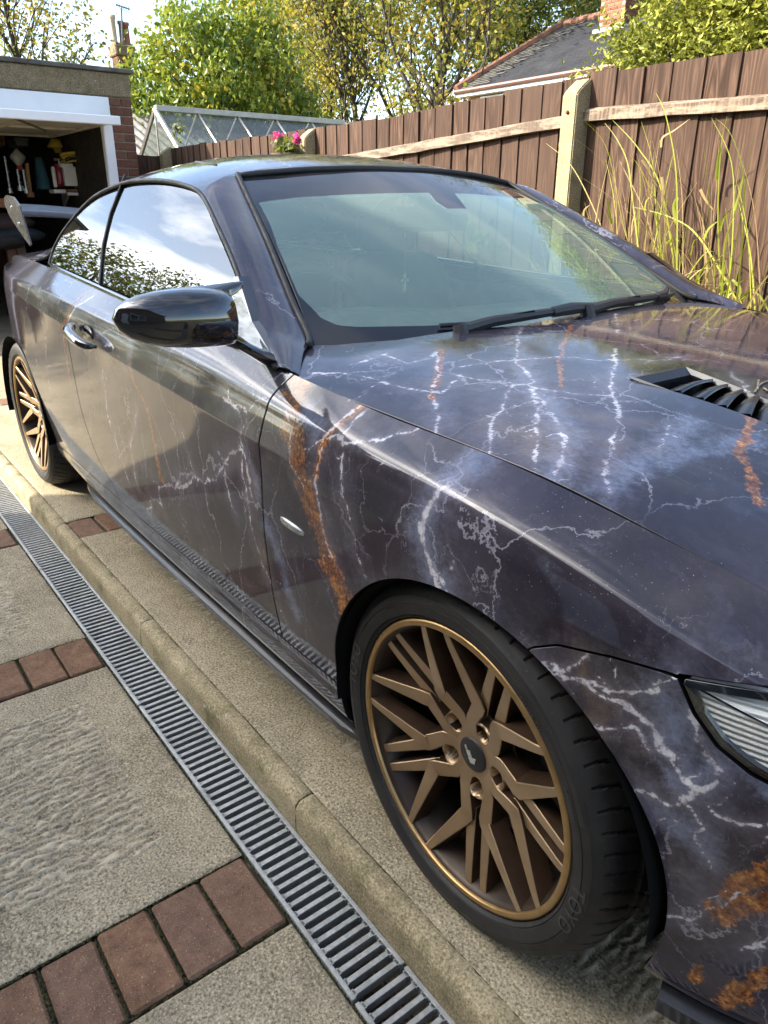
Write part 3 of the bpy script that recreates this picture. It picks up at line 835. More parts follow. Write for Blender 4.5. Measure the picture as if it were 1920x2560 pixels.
ROOF_E = np.array([(-1.10, .678, 1.155), (-1.211, .652, 1.200), (-1.336, .639, 1.224), (-1.513, .630, 1.239), (-1.70, .628, 1.243), (-1.854, .632, 1.236), (-2.08, .653, 1.197),
                   (-2.235, .699, 1.114), (-2.31, .738, 1.04), (-2.42, .756, .990), (-2.65, .748, .972), (-2.95, .715, .962)])[::-1]
ROOF_C = np.array([(-2.98, .992), (-2.85, 1.05), (-2.65, 1.14), (-2.4, 1.238), (-2.2, 1.296), (-2.0, 1.325), (-1.8, 1.335), (-1.6, 1.329), (-1.4, 1.308), (-1.28, 1.287), (-1.22, 1.273), (-1.12, 1.243)])
def roof_z(x, y):
    e = interp(x, ROOF_E); zc = interp(x, ROOF_C)
    a = np.clip(np.abs(y)/e[:, 0], 0, 1.0)
    return e[:, 1]+(zc-e[:, 1])*(1-a**2.35)
def roof_P(u, v):
    e = interp(u, ROOF_E); y = v*e[:, 0]
    return np.stack([u, y, roof_z(u, y)], 1)
SCR_TOP = np.array([(0, -1.218), (.25, -1.232), (.40, -1.252), (.512, -1.280), (.58, -1.245), (.652, -1.208), (.70, -1.20)])
ROOF_SEAM = np.array([(0, -1.268), (.25, -1.282), (.42, -1.306), (.54, -1.300), (.60, -1.262), (.640, -1.216), (.66, -1.20)])
scr_top = lambda X: np.interp(np.abs(X[:, 1]), SCR_TOP[:, 0], SCR_TOP[:, 1])
seam_x = lambda X: np.interp(np.abs(X[:, 1]), ROOF_SEAM[:, 0], ROOF_SEAM[:, 1])
ru = np.concatenate([np.linspace(-2.95, -2.0, 60), np.linspace(-2.0, -1.20, 70)[1:]])
rv = np.concatenate([-np.sin(np.linspace(math.pi/2, 0, 40)), np.sin(np.linspace(0, math.pi/2, 40))[1:]])
REAR_GLASS = lambda X: poly_sdf(np.stack([X[:, 0], np.abs(X[:, 1])], 1), np.array([(-2.33, -.1), (-2.36, .46), (-2.46, .55), (-2.80, .60), (-2.86, .50), (-2.90, -.1)]))
panel('roof', roof_P, ru, rv*.998, [lambda X, u, v: X[:, 0]-seam_x(X)+.002, lambda X, u, v: -REAR_GLASS(X)], M_wrap, car, None, flange=.008)
panel('windscreen_header', roof_P, np.linspace(-1.33, -1.19, 40), rv*.998, [lambda X, u, v: seam_x(X)-X[:, 0]+.002, lambda X, u, v: X[:, 0]-scr_top(X)], M_wrap, car, None, flange=.010)
panel('rear_window', roof_P, np.linspace(-2.95, -2.3, 40), np.linspace(-.9, .9, 50), [lambda X, u, v: REAR_GLASS(X)+.003], M_frit, car, None, flange=.004)
def roof_hit(px, py):
    d = ray(px, py); best = None
    for t in np.linspace(1.5, 6, 900):
        p = CAM+d*t
        if -2.9 < p[0] < -1.2 and abs(p[1]) < .75 and p[2] <= roof_z(np.array([p[0]]), np.array([p[1]]))[0]: return p
    return None
drip = [roof_hit(280+.3737*a, 230+.3737*b) for a, b in ((130, 500), (230, 476), (330, 462), (440, 458), (560, 468), (640, 482), (700, 490))]
drip = [p for p in drip if p is not None]
if len(drip) > 2:
    t = MB(); t.tube([p+np.array([0, 0, .001]) for p in drip], .0028, 6); t.build('roof_drip_strip', M_rubber, car, True)

# side glass
def glass_y(x, z): return -(.80-.55*(z-.93))-.010*np.sin(np.clip((z-.90)/.34, 0, 1)*math.pi)
def glass_P(u, v): return np.stack([u, glass_y(u, v)+.010, v], 1)
bl = belt_xyz(np.linspace(-2.298, -.56, 60))
GLASS = np.vstack([E_SP[:, [0, 2]], bl[:, [0, 2]]+[0, .000]])
gsdf = lambda X, u, v: poly_sdf(X[:, [0, 2]], GLASS)+.010
BLINE = np.array([(.90, -1.672), (.94, -1.69), (1.055, -1.783), (1.148, -1.833), (1.26, -1.853)])
bx = lambda X: np.interp(X[:, 2], BLINE[:, 0], BLINE[:, 1])
for nm, cl in (('door_window', [gsdf, lambda X, u, v: bx(X)-X[:, 0]+.003]), ('quarter_window', [gsdf, lambda X, u, v: X[:, 0]-bx(X)+.003])):
    panel(nm, glass_P, np.linspace(-2.33, -.53, 140), np.linspace(.87, 1.25, 40), cl, M_side, car, None, flange=0, mirror=True)
for s in (1, -1):
    t = MB(); t.tube([(p[0], s*p[1], p[2]-.003) for p in E_SP[::3]], .0060, 8); o = t.build('window_seal', M_rubber, car, True)
    t = MB(); t.tube([(p[0], s*(p[1]+.002), p[2]+.004) for p in bl[::2]], .0075, 8); t.build('waist_trim', M_black, car, True)
    t = MB(); t.tube([(x, s*(glass_y(x, z)+.006), z) for z, x in BLINE], .0045, 6); t.build('window_divider', M_rubber, car, True)
    t = MB(); t.tube([(p[0], s*p[1], p[2]+.003) for p in W_SP[28::2]], .0075, 8); t.build('windscreen_seal', M_rubber, car, True)
ht = [(x, s*y) for y, x in SCR_TOP[:4]]
t = MB()
hy = np.linspace(-.512, .512, 40)
hx = np.interp(np.abs(hy), SCR_TOP[:, 0], SCR_TOP[:, 1])+.006
t.tube(np.stack([hx, hy, roof_z(hx, hy)+.001], 1), .0085, 8); t.build('windscreen_seal', M_rubber, car, True)

# windscreen
def scr_P(u, v):
    tt = v
    e = np.array([-.640, -.690, .905])+(np.array([-1.277, -.510, 1.243])-np.array([-.640, -.690, .905]))*tt[:, None]
    m = np.array([-.438, 0, .900])+(np.array([-1.212, 0, 1.272])-np.array([-.438, 0, .900]))*tt[:, None]
    s2 = (u*u)[:, None]
    P = m+(e-m)*s2; P[:, 1] = np.abs(e[:, 1])*u
    P += np.array([.42, 0, .9])*(.018*4*tt*(1-tt))[:, None]
    return P
def scr_uv(px, py):
    """windscreen coordinates under a photo pixel"""
    u, v = np.meshgrid(np.linspace(-1, 1, 161), np.linspace(0, 1, 121), indexing='ij'); P = scr_P(u.ravel(), v.ravel())-CAM
    d = ray(px, py); d = d/np.linalg.norm(d); t = P@d; e = np.linalg.norm(P-t[:, None]*d, axis=1); k = int(e.argmin()); return (u.ravel()[k], v.ravel()[k])
_z = lambda a, b: scr_uv(560+.2652*a, 400+.2652*b)
_left = [_z(*q) for q in ((330, 400), (420, 600), (520, 830), (620, 1060), (720, 1270), (820, 1400), (930, 1490), (1080, 1555), (1250, 1580))]
_top = _z(700, 345)
CLEAR = np.array(_left+[(0, _left[-1][1]-.015)]+[(-u, v) for u, v in _left[::-1]]+[(-_top[0], _top[1]), (0, _top[1]+.004), _top])
SENSOR = np.array([scr_uv(a, b) for a, b in ((1040, 430), (1098, 440), (1132, 478), (1167, 522), (1120, 523), (1092, 506), (1062, 470))])
cl_sdf = lambda u, v: np.maximum(poly_sdf(np.stack([u*.62, v*.85], 1), CLEAR*[.62, .85]), -poly_sdf(np.stack([u*.62, v*.85], 1), SENSOR*[.62, .85]))
panel('windscreen', scr_P, np.linspace(-.995, .995, 150), np.linspace(-.03, .995, 96), [lambda X, u, v: cl_sdf(u, v)], M_screen, car, None, flange=0)
ws = car.children[-1]
panel('frit_band', scr_P, np.linspace(-.995, .995, 150), np.linspace(-.03, .995, 96), [lambda X, u, v: -cl_sdf(u, v)], M_frit, ws, None, flange=.004)

# cowl, wipers
t = MB()
cy = np.linspace(-.69, .69, 25)
rowA = [(np.interp(abs(y), REAR_EDGE[:, 0], REAR_EDGE[:, 1])+.03, y, .872+.03*(1-(y/.7)**2)) for y in cy]
rowB = [(-.50-.2*(y/.69)**2, y, .868+.03*(1-(y/.7)**2)) for y in cy]
n = len(cy)
t.add(rowA+rowB, [(i, i+1, n+i+1, n+i) for i in range(n-1)])
t.build('cowl_panel', M_plastic, car, True)
def scr_pt(s, tt, off=0.0):
    p = scr_P(np.array([s]), np.array([tt]))[0]; return p+np.array([.42, 0, .9])*off
def wiper(pivot, knee, tip_a, tip_b, head):
    w = MB()
    # flat tapered arm
    a, b = np.array(pivot), np.array(knee)
    w.tube([a, a*.7+b*.3+np.array([0, 0, .006]), b], [.014, .012, .009], 8)
    w.tube([np.array(pivot)+np.array([.012, 0, -.03]), np.array(pivot)+np.array([0, 0, .012])], [.02, .016], 10)
    root = w.build('wiper', M_plastic, car); auto_smooth(root)
    for k in range(3):
        f = .35+.13*k; c = a*(1-f)+b*f
        q = MB(); dr = (b-a)/np.linalg.norm(b-a)
        q.tube([c+np.array([.004, 0, .0105])-dr*.022, c+np.array([.004, 0, .0105])+dr*.022], .0035, 6); q.build('arm_slot', M_void, root)
    h = MB(); hb = np.array(head); dr = (b-a)/np.linalg.norm(b-a)
    h.tube([b-dr*.03, b+dr*.02, hb], [.012, .014, .010], 8); ho = h.build('arm_head', M_plastic, root); auto_smooth(ho)
    bl_ = MB(); pts = [scr_pt(*(np.array(tip_a)*(1-f)+np.array(tip_b)*f), .010) for f in np.linspace(0, 1, 12)]
    bl_.tube(pts, .0055, 6); bl_.build('wiper_blade', M_rubber, root)
    return root
W1a = on_z(1080+.41*170, 640+.41*455, .925); W1b = on_z(1080+.41*800, 640+.41*330, .955)
W2a = on_z(1080+.41*940, 640+.41*335, .945); W2b = on_z(1080+.41*1390, 640+.41*245, .945)
wiper(W1a, W1b, (-.62, .045), (.30, .055), scr_pt(.05, .06, .02))
wiper(W2a, W2b, (-.05, .035), (.80, .05), scr_pt(.72, .075, .02))

# bonnet vents
VZ = lambda x, y: float(bonnet_z(np.array([x]), np.array([y]))[0])
M_vent = simple('vent_black', (0.012, 0.013, 0.015), 0.3, coat=0.3, var=0.2)
for s in (1, -1):
    vp = [(x, s*y) for x, y in VENT]
    root = None
    fr = MB()
    ctr = np.mean(np.array(vp), 0)
    for k in range(4):
        a, b = np.array(vp[k]), np.array(vp[(k+1) % 4])
        ai, bi = a+(ctr-a)*.10, b+(ctr-b)*.10
        ao, bo = a-(ctr-a)*.05, b-(ctr-b)*.05
        q = [(p[0], p[1], VZ(*p)+.0022) for p in (ao, bo)]+[(p[0], p[1], VZ(*p)+.0050) for p in (b, a)]
        fr.add(q, [(0, 1, 2, 3)])
        q = [(p[0], p[1], VZ(*p)+.0050) for p in (a, b)]+[(p[0], p[1], VZ(*p)-.004) for p in (bi, ai)]
        fr.add(q, [(0, 1, 2, 3)])
        q = [(p[0], p[1], VZ(*p)-.004) for p in (ai, bi)]+[(p[0], p[1], VZ(*p)-.05) for p in (bi, ai)]
        fr.add(q, [(0, 1, 2, 3)])
        q = [(p[0], p[1], VZ(*p)+.0022) for p in (ao, bo)]+[(p[0], p[1], VZ(*p)-.006) for p in (bo, ao)]
        fr.add(q, [(0, 1, 2, 3)])
    root = fr.build('bonnet_vent', M_vent, bonnet)
    fl = MB(); fl.add([(x, y, VZ(x, y)-.05) for x, y in vp], [(0, 1, 2, 3)]); fl.build('vent_floor', M_void, bonnet)
    inner, outer = (np.array(vp[1]), np.array(vp[2])), (np.array(vp[0]), np.array(vp[3]))
    for k in range(8):
        f0 = .09+k*.112
        lv = MB(); vv = []
        for g in np.linspace(0, 1, 7):
            # curved scoop blade: rises towards the back of each slot
            prof = [(0.0, -.018), (.014, -.007), (.034, -.001), (.049, .002), (.051, -.002)]
            for dx, dz in prof:
                f = f0+dx/.48
                p = (inner[0]+(inner[1]-inner[0])*f)*(1-g)+(outer[0]+(outer[1]-outer[0])*f)*g
                p = ctr+(p-ctr)*np.array([.93, .86]); bulge = .004*math.sin(math.pi*g)
                vv.append((p[0], p[1], VZ(*p)+dz+bulge))
        m_ = 5
        ff = [(i*m_+j, i*m_+j+1, (i+1)*m_+j+1, (i+1)*m_+j) for i in range(6) for j in range(m_-1)]
        lv.add(vv, ff); lo = lv.build('louvre', M_vent, bonnet, True)
# ---------------------------------------------------------------- wheel arches, floor, skirts
for cx, cz, r in ((.03, .318, .352), (-2.755, .318, .352)):
    for s in (1, -1):
        th = np.linspace(-.14, math.pi+.14, 40)
        vv, ff = [], []
        for k, a in enumerate(th):
            for y in (.872, .845, .56, .5):
                rr = r-.012+(.012 if y < .8 else 0) if y != .872 else r-.002
                vv.append((cx+math.cos(a)*rr, -s*(y-.012), cz+math.sin(a)*rr*.975))
        for k in range(len(th)-1):
            for j in range(3): ff.append((k*4+j, k*4+j+1, (k+1)*4+j+1, (k+1)*4+j))
        b = len(vv); vv.append((cx, -s*.49, cz)); 
        for k in range(len(th)-1): ff.append((k*4+3, (k+1)*4+3, b))
        obj('arch_liner', vv, ff, M_void, car, True)
t = MB(); t.box((-3.6, -.70, .20), (.45, .70, .24)); t.build('floor_pan', M_void, car)
def skirt(s):
    m = MB()
    top = []
    for x in np.linspace(-2.06, -.275, 40):
        P = body_P(np.array([x]), np.array([.10]))[0]
        f = min(1, (x+2.06)/.15+.15)*min(1, (-.275-x)/.10+.55)
        yo = P[1]-.022*f+.006; yi = P[1]+.07
        top.append((x, yi, yo))
    vv = []
    for x, yi, yo in top:
        vv += [(x, s*yi, .216), (x, s*(yo+.02), .207), (x, s*yo, .200), (x, s*yo, .186), (x, s*yi, .186)]
    ff = []
    for i in range(len(top)-1):
        for j in range(5):
            ff.append((i*5+j, i*5+(j+1) % 5, (i+1)*5+(j+1) % 5, (i+1)*5+j))
    ff += [tuple(range(5)), tuple((len(top)-1)*5+j for j in reversed(range(5)))]
    m.add(vv, ff); return auto_smooth(m.build('side_skirt', M_skirt, car), 30)
skirt(1); skirt(-1)
def splitter():
    m = MB(); rows = []
    ts = np.concatenate([np.linspace(.395, 1.3, 36)])
    P = body_P(ts, np.full(len(ts), .10))
    L = [(p[0], p[1]) for p in P]+[(p[0], -p[1]) for p in P[::-1][1:]]
    ctr = np.array([.1, 0])
    vv = []
    for p in L:
        p = np.array(p); d = (p-ctr)/np.linalg.norm(p-ctr)
        o = p+d*.025; i_ = p-d*.10
        vv += [(i_[0], i_[1], .212), (p[0], p[1], .208), (o[0], o[1], .200), (o[0], o[1], .176), (i_[0], i_[1], .172)]
    ff = []
    for i in range(len(L)-1):
        for j in range(5): ff.append((i*5+j, i*5+(j+1) % 5, (i+1)*5+(j+1) % 5, (i+1)*5+j))
    ff += [tuple(range(5)), tuple((len(L)-1)*5+j for j in reversed(range(5)))]
    m.add(vv, ff); return auto_smooth(m.build('front_splitter', M_skirt, car), 30)
splitter()
# ---------------------------------------------------------------- headlights
M_lens = glass_material('lamp_lens', (0.93, 0.95, 0.95), 1.5)
m_, nt_, p_ = new_mat('lamp_reflector')
p_.inputs['Metallic'].default_value = .0; p_.inputs['Roughness'].default_value = .18; p_.inputs['Base Color'].default_value = (.86, .85, .81, 1)
g_ = nt_.node('ShaderNodeNewGeometry'); w_ = nt_.node('ShaderNodeTexWave'); w_.inputs['Scale'].default_value = 38; w_.bands_direction = 'Z'; w_.inputs['Distortion'].default_value = .6
nt_.link(g_.outputs['Position'], w_.inputs['Vector'])
b_ = nt_.node('ShaderNodeBump'); b_.inputs['Strength'].default_value = .8; b_.inputs['Distance'].default_value = .004
nt_.link(w_.outputs['Fac'], b_.inputs['Height']); nt_.link(b_.outputs['Normal'], p_.inputs['Normal'])
M_refl = m_
M_amber = simple('amber_lamp', (.75, .22, .02), .25, coat=.5)
def off_body(off):
    def f(u, v):
        X = body_P(u, v); e = 1e-3
        N = np.cross(body_P(u+e, v)-body_P(u-e, v), body_P(u, v+e)-body_P(u, v-e)); N /= np.linalg.norm(N, axis=1)[:, None]+1e-9
        s = np.sign((N*(X-np.array([-1.5, 0, .45]))).sum(1))[:, None]
        return X+N*s*off
    return f
hc = HEAD.mean(0); HEAD_IN = hc+(HEAD-hc)*.90
hu, hv = np.linspace(.28, .95, 60), np.linspace(.50, .80, 40)
for mir in (False,):
    rim_ = panel('headlight', off_body(-.001), hu, hv, [lambda X, u, v: poly_sdf(X[:, [0, 2]], HEAD)+.003, lambda X, u, v: -(poly_sdf(X[:, [0, 2]], HEAD)+.010)], M_black, car, None, mirror=True, flange=.02)
    for k, h in enumerate(rim_):
        sg = 1 if k == 0 else -1
        def mirr(fn):
            if sg == 1: return fn
            return lambda u, v: fn(u, v)*np.array([1, -1, 1])
        panel('lens', mirr(off_body(.001)), hu, hv, [lambda X, u, v: poly_sdf(X[:, [0, 2]], HEAD)+.0085], M_lens, h, None, flange=0)
        panel('reflector', mirr(off_body(-.010)), hu, hv, [lambda X, u, v: poly_sdf(X[:, [0, 2]], HEAD)+.002], M_refl, h, None, flange=0)
        bz = MB()
        for (x0, y0, z0, r0) in ((.50, .66, .655, .036), (.585, .58, .650, .036)):
            V_, F_ = lathe([(.004, -.03), (r0*.6, -.022), (r0, .0), (r0+.006, .012), (r0+.006, .018), (r0, .02)], 28, 0)
            V_ = V_+np.array([x0, -sg*y0, z0]); bz.add(V_, [tuple(f) for f in F_])
        bz.build('projector_bezel', M_satin, h, True)
        am = MB(); am.box((.372, -sg*.735-.012, .655), (.395, -sg*.735+.012, .672), .004); am.build('indicator_bulb', M_amber, h)
# side repeater trim on the fender, door handles, fuel of small fittings
for s in (1, -1):
    a = np.array([-.486, s*-.884, .612]); b = np.array([-.378, s*-.884, .606])
    m = MB(); vv = []; ff = []
    nseg = 14
    for i in range(nseg+1):
        f = i/nseg; c = a*(1-f)+b*f
        hgt = .0085*(1-abs(2*f-1)**4)+.001; out = .010*(1-abs(2*f-1)**3)+.001
        for dz, dy in ((hgt, .0), (hgt*.7, out), (-hgt*.5, out), (-hgt, .0)):
            vv.append((c[0]+dz*.2, c[1]-s*(dy-.010), c[2]+dz))
    for i in range(nseg):
        for j in range(3): ff.append((i*4+j, i*4+j+1, (i+1)*4+j+1, (i+1)*4+j))
    m.add(vv, ff); auto_smooth(m.build('fender_trim', M_satin, car), 40)
door_objs = [o for o in car.children if o.name.startswith('door') and not o.name.startswith('door_')]
for k, dobj in enumerate(door_objs):
    s = 1 if k == 0 else -1
    cup = MB(); V_, F_ = lathe([(.0, .0), (.03, .003), (.042, .008), (.046, .014), (.049, .013)], 28, 1)
    V_ = V_*np.array([1.25, -1, .82])+np.array([-1.56, -.893+.003, .812]); V_[:, 1] *= 1
    V_[:, 1] = -.888+(V_[:, 1]+.89)*-.35
    cup.add(V_*np.array([1, s, 1]), [tuple(f) for f in F_]); cup.build('handle_recess', M_black, dobj, True)
    h = MB()
    pts = [(-1.665, -.893, .836), (-1.645, -.912, .834), (-1.60, -.926, .829), (-1.55, -.930, .822), (-1.50, -.928, .814), (-1.465, -.916, .808), (-1.450, -.896, .806)]
    h.tube([(p[0], s*p[1], p[2]) for p in spline(pts, 26)], [.006+.0095*math.sin(math.pi*min(1, max(0, (i+2)/30)))**.5 for i in range(len(spline(pts, 26)))], 12)
    h.build('door_handle', M_wrap if False else M_black, dobj, True)
# ---------------------------------------------------------------- door mirrors
def mirror_unit(s):
    secs = [(-1.118, .004, .006, .996, -.575), (-1.112, .018, .018, .996, -.572), (-1.098, .030, .030, .995, -.568), (-1.075, .040, .042, .994, -.563), (-1.045, .0465, .050, .993, -.558),
            (-1.005, .050, .055, .992, -.555), (-.965, .0505, .056, .990, -.555), (-.935, .0495, .052, .987, -.558), (-.918, .046, .044, .984, -.562)]
    n = 28; vu, fu = [], []
    for (y, hz, hx, zc, xc) in secs:
        for k in range(n):
            a = 2*math.pi*k/n
            cx_, cz_ = math.cos(a), math.sin(a)
            ex = abs(cx_)**.8*math.copysign(1, cx_); ez = abs(cz_)**.85*math.copysign(1, cz_)
            x = xc+hx*ex*(1.0 if cx_ > 0 else .55); z = zc+hz*ez
            if abs(cz_) < .16 and cx_ > 0: x += .0025               # parting crease along the shell
            vu.append((x, s*y, z))
    for i in range(len(secs)-1):
        for k in range(n): fu.append((i*n+k, i*n+(k+1) % n, (i+1)*n+(k+1) % n, (i+1)*n+k))
    fu.append(tuple((len(secs)-1)*n+k for k in range(n))); fu.append(tuple(reversed(range(n))))
    o = obj('door_mirror', vu, fu, M_black, car, True)
    bm = bmesh.new(); bm.from_mesh(o.data); bmesh.ops.recalc_face_normals(bm, faces=bm.faces); bm.to_mesh(o.data); bm.free()
    auto_smooth(o, 50)
    # upper winglet that sweeps towards the pillar
    w = MB(); vv = []; ff = []
    prof = [(-1.02, 1.0385, .036, .006), (-.98, 1.0395, .030, .009), (-.945, 1.0400, .024, .012), (-.920, 1.0415, .018, .013), (-.900, 1.0435, .012, .011), (-.886, 1.0450, .007, .007), (-.882, 1.0450, .004, .004)]
    for y, z, d, th in prof:
        for dx, dz in ((d, -.35*th-.45*d*.5), (d*.6, -.10*d), (-.5*d, .15*th), (-.5*d, -th), (d*.4, -th-.012*max(0, (-y-.90)/.12)), (d, -th*1.2-.225*d-.014*max(0, (-y-.90)/.12))):
            vv.append((-.562+dx*.85, s*y, z+dz))
    for i in range(len(prof)-1):
        for k in range(6): ff.append((i*6+k, i*6+(k+1) % 6, (i+1)*6+(k+1) % 6, (i+1)*6+k))
    ff += [tuple(range(6)), tuple((len(prof)-1)*6+k for k in reversed(range(6)))]
    w.add(vv, ff); auto_smooth(w.build('mirror_winglet', M_black, o), 40)
    l = MB(); vv = []; ff = []
    prof = [(-.955, .955, .040, .016), (-.925, .950, .036, .018), (-.905, .945, .030, .018), (-.885, .934, .026, .015), (-.862, .918, .028, .013), (-.842, .905, .040, .014), (-.826, .897, .055, .018)]
    for y, z, d, th in prof:
        for k in range(10):
            a = 2*math.pi*k/10; vv.append((-.585+d*math.cos(a)*.8-.02*(-.955-y)/-.13*.6, s*y, z+th*math.sin(a)))
    for i in range(len(prof)-1):
        for k in range(10): ff.append((i*10+k, i*10+(k+1) % 10, (i+1)*10+(k+1) % 10, (i+1)*10+k))
    ff += [tuple(reversed(range(10))), tuple((len(prof)-1)*10+k for k in range(10))]
    l.add(vv, ff); auto_smooth(l.build('mirror_arm', M_black, o), 50)
    g = MB(); vv = [(-.588, s*(y), z) for y, z in ((-1.09, .995), (-1.06, 1.028), (-.99, 1.034), (-.935, 1.026), (-.925, .965), (-.99, .952), (-1.06, .962))]
    g.add(vv, [tuple(range(7))]); 
    mm = MATS.get('mirror_silver')
    if mm is None:
        mm, q_, pp = new_mat('mirror_silver'); pp.inputs['Metallic'].default_value = 1; pp.inputs['Roughness'].default_value = .02; pp.inputs['Base Color'].default_value = (.75, .8, .85, 1)
    g.build('mirror_glass', mm, o)
    # triangular foot plate in the window corner
    tp = MB()
    tri = [(-.560, .894), (-.735, .900), (-.845, 1.028), (-.825, 1.030), (-.70, .952)]
    vv = [(x, s*(glass_y(np.array([x]), np.array([z]))[0]-.004), z) for x, z in tri]+[(x, s*(glass_y(np.array([x]), np.array([z]))[0]+.02), z) for x, z in tri]
    n_ = len(tri)
    tp.add(vv, [tuple(range(n_)), tuple(reversed(range(n_, 2*n_)))]+[(i, (i+1) % n_, n_+(i+1) % n_, n_+i) for i in range(n_)])
    tp.build('mirror_foot', M_black, o)
    return o
mirror_unit(1)
fm = mirror_unit(-1)
# the far mirror is folded back against its window
pv = Matrix.Translation((-.86, .855, -.020))@Matrix.Rotation(rad(78), 4, 'Z')@Matrix.Translation((.585, -.865, 0))
for o_ in [fm]+[c_ for c_ in fm.children if c_.name.split('.')[0] in ('mirror_winglet', 'mirror_glass')]:
    o_.data.transform(pv)
for c_ in list(fm.children):
    if c_.name.startswith(('mirror_arm', 'mirror_winglet')): bpy.data.objects.remove(c_)
# ---------------------------------------------------------------- tail lamps and rear wing
M_tail = simple('tail_red', (.35, .012, .015), .12, coat=1.0)
panel('tail_lamp', off_body(.003), np.linspace(-4.0, -3.42, 40), np.linspace(.5, .78, 20), [lambda X, u, v: poly_sdf(X[:, [0, 2]], np.array([(-3.48, .835), (-3.56, .895), (-3.76, .90), (-3.80, .79), (-3.6, .775)]))], M_tail, car, None, mirror=True, flange=.006)
wing = None
wg = MB(); nsec = 26; vv = []; ff = []
prof = [(0, 0), (.03, .016), (.09, .020), (.16, .024), (.235, .046), (.24, .043), (.16, .012), (.09, .004), (.03, -.004)]
ys = np.linspace(-.628, .628, nsec)
for y in ys:
    drop = -.020*math.cos(min(1, abs(y)/.62)*math.pi)-.010
    for px_, pz_ in prof: vv.append((-3.285-px_, y, 1.115+pz_*1.15+drop*.9))
m_ = len(prof)
for i in range(nsec-1):
    for k in range(m_): ff.append((i*m_+k, i*m_+(k+1) % m_, (i+1)*m_+(k+1) % m_, (i+1)*m_+k))
wg.add(vv, ff); wing = auto_smooth(wg.build('rear_wing', simple('wing_black', (.008, .008, .010), .35, spec=.2, var=.2), car), 50)
M_carbon = simple('endplate', (.05, .052, .05), .22, coat=.8, var=.5, vscale=60)
for s in (1, -1):
    ep = MB(); P_ = [(-3.42, 1.214), (-3.30, 1.205), (-3.205, 1.168), (-3.165, 1.09), (-3.118, 1.006), (-3.135, .997), (-3.17, 1.01), (-3.33, 1.075), (-3.43, 1.12), (-3.49, 1.175), (-3.47, 1.205)]
    ep.prism(P_, 1, s*.629, s*.637); e_ = ep.build('end_plate', M_carbon, wing)
    st = MB(); st.prism([(-3.36, 1.10), (-3.44, 1.10), (-3.50, .95), (-3.36, .95)], 1, s*.33, s*.342); st.build('wing_support', M_black, wing)
    for bx_, bz_ in ((-3.36, 1.16), (-3.27, 1.09)):
        b_ = MB(); V_, F_ = lathe([(.001, -.004), (.007, -.004), (.008, 0)], 10, 1); b_.add(V_*np.array([1, s, 1])+np.array([bx_, -s*.637 if False else s*-.637 if s == 1 else .637, bz_]), [tuple(f) for f in F_]); b_.build('bolt', M_satin, wing)
# ---------------------------------------------------------------- cabin
t = MB(); vv = []; ff = []
ys = np.linspace(-.66, .66, 21)
for y in ys:
    cowl = .03*math.exp(-((y+.37)/.20)**2)
    for x, z in ((-.50, .855), (-.66, .893), (-.80, .905+cowl*.5), (-.93, .900+cowl), (-.985, .875+cowl*.9), (-1.0, .80), (-.99, .62), (-.95, .40)):
        vv.append((x-.10*(y/.66)**2, y, z-.02*(y/.66)**2))
for i in range(len(ys)-1):
    for k in range(7): ff.append((i*8+k, i*8+k+1, (i+1)*8+k+1, (i+1)*8+k))
t.add(vv, ff); t.build('dashboard', M_cloth, car, True)
V_, F_ = [], []
sw = MB()
tilt = rad(24); cpos = np.array([-1.10, -.37, .845])
def sw_pt(a, r): 
    p = np.array([0, math.cos(a)*r, math.sin(a)*r]); return cpos+np.array([p[2]*math.sin(-tilt)*-1*-1, p[1], p[2]*math.cos(tilt)])
sw.tube([sw_pt(a, .182) for a in np.linspace(0, 2*math.pi, 33)], .015, 8)
for a in (0, math.pi, -math.pi/2): sw.tube([sw_pt(a, .05), sw_pt(a, .178)], [.022, .013], 8)
V_, F_ = lathe([(.001, .03), (.05, .025), (.065, .0), (.05, -.02)], 20, 0); sw.add(V_+cpos, [tuple(f) for f in F_])
sw.build('steering_wheel', M_leather, car, True)
def seat(x, y, w=.50):
    s = MB()
    def blob(c, h, n=14):
        vv = []; ff = []
        for i in range(n+1):
            ph = -math.pi/2+math.pi*i/n
            for k in range(n*2):
                th = math.pi*k/n
                q = [math.cos(ph)*math.cos(th), math.cos(ph)*math.sin(th), math.sin(ph)]
                q = [math.copysign(abs(a)**.45, a) for a in q]
                vv.append((c[0]+h[0]*q[0]+(h[3] if len(h) > 3 else 0)*q[2], c[1]+h[1]*q[1], c[2]+h[2]*q[2]))
        m = n*2
        for i in range(n):
            for k in range(m): ff.append((i*m+k, i*m+(k+1) % m, (i+1)*m+(k+1) % m, (i+1)*m+k))
        s.add(vv, ff)
    blob((x+.22, y, .45), (.26, w/2, .09)); blob((x-.12, y, .74), (.07, w/2, .27, -.10)); blob((x-.25, y, 1.075), (.045, .13, .075, -.01))
    s.tube([(x-.235, y-.05, .95), (x-.25, y-.05, 1.05)], .007, 6); s.tube([(x-.235, y+.05, .95), (x-.25, y+.05, 1.05)], .007, 6)
    return s.build('seat', M_leather, car, True)
seat(-1.52, -.37); seat(-1.52, .37)
for y in (-.3, .3):
    s = MB(); s.box((-2.45, y-.27, .40), (-2.0, y+.27, .55), .05); s.box((-2.55, y-.27, .5), (-2.40, y+.27, .98), .05); s.build('rear_seat', M_leather, car)
for s_ in (1, -1):
    d = MB(); d.box((-2.35, s_*.70-.02, .30), (-.62, s_*.70+.02, .885), .01); d.build('door_card', M_cloth, car)
t = MB(); t.box((-2.75, -.68, .35), (-2.55, .68, .95)); t.build('bulkhead', M_void, car)
t = MB(); t.box((-.62, -.68, .24), (-.56, .68, .86)); t.build('bulkhead', M_void, car)
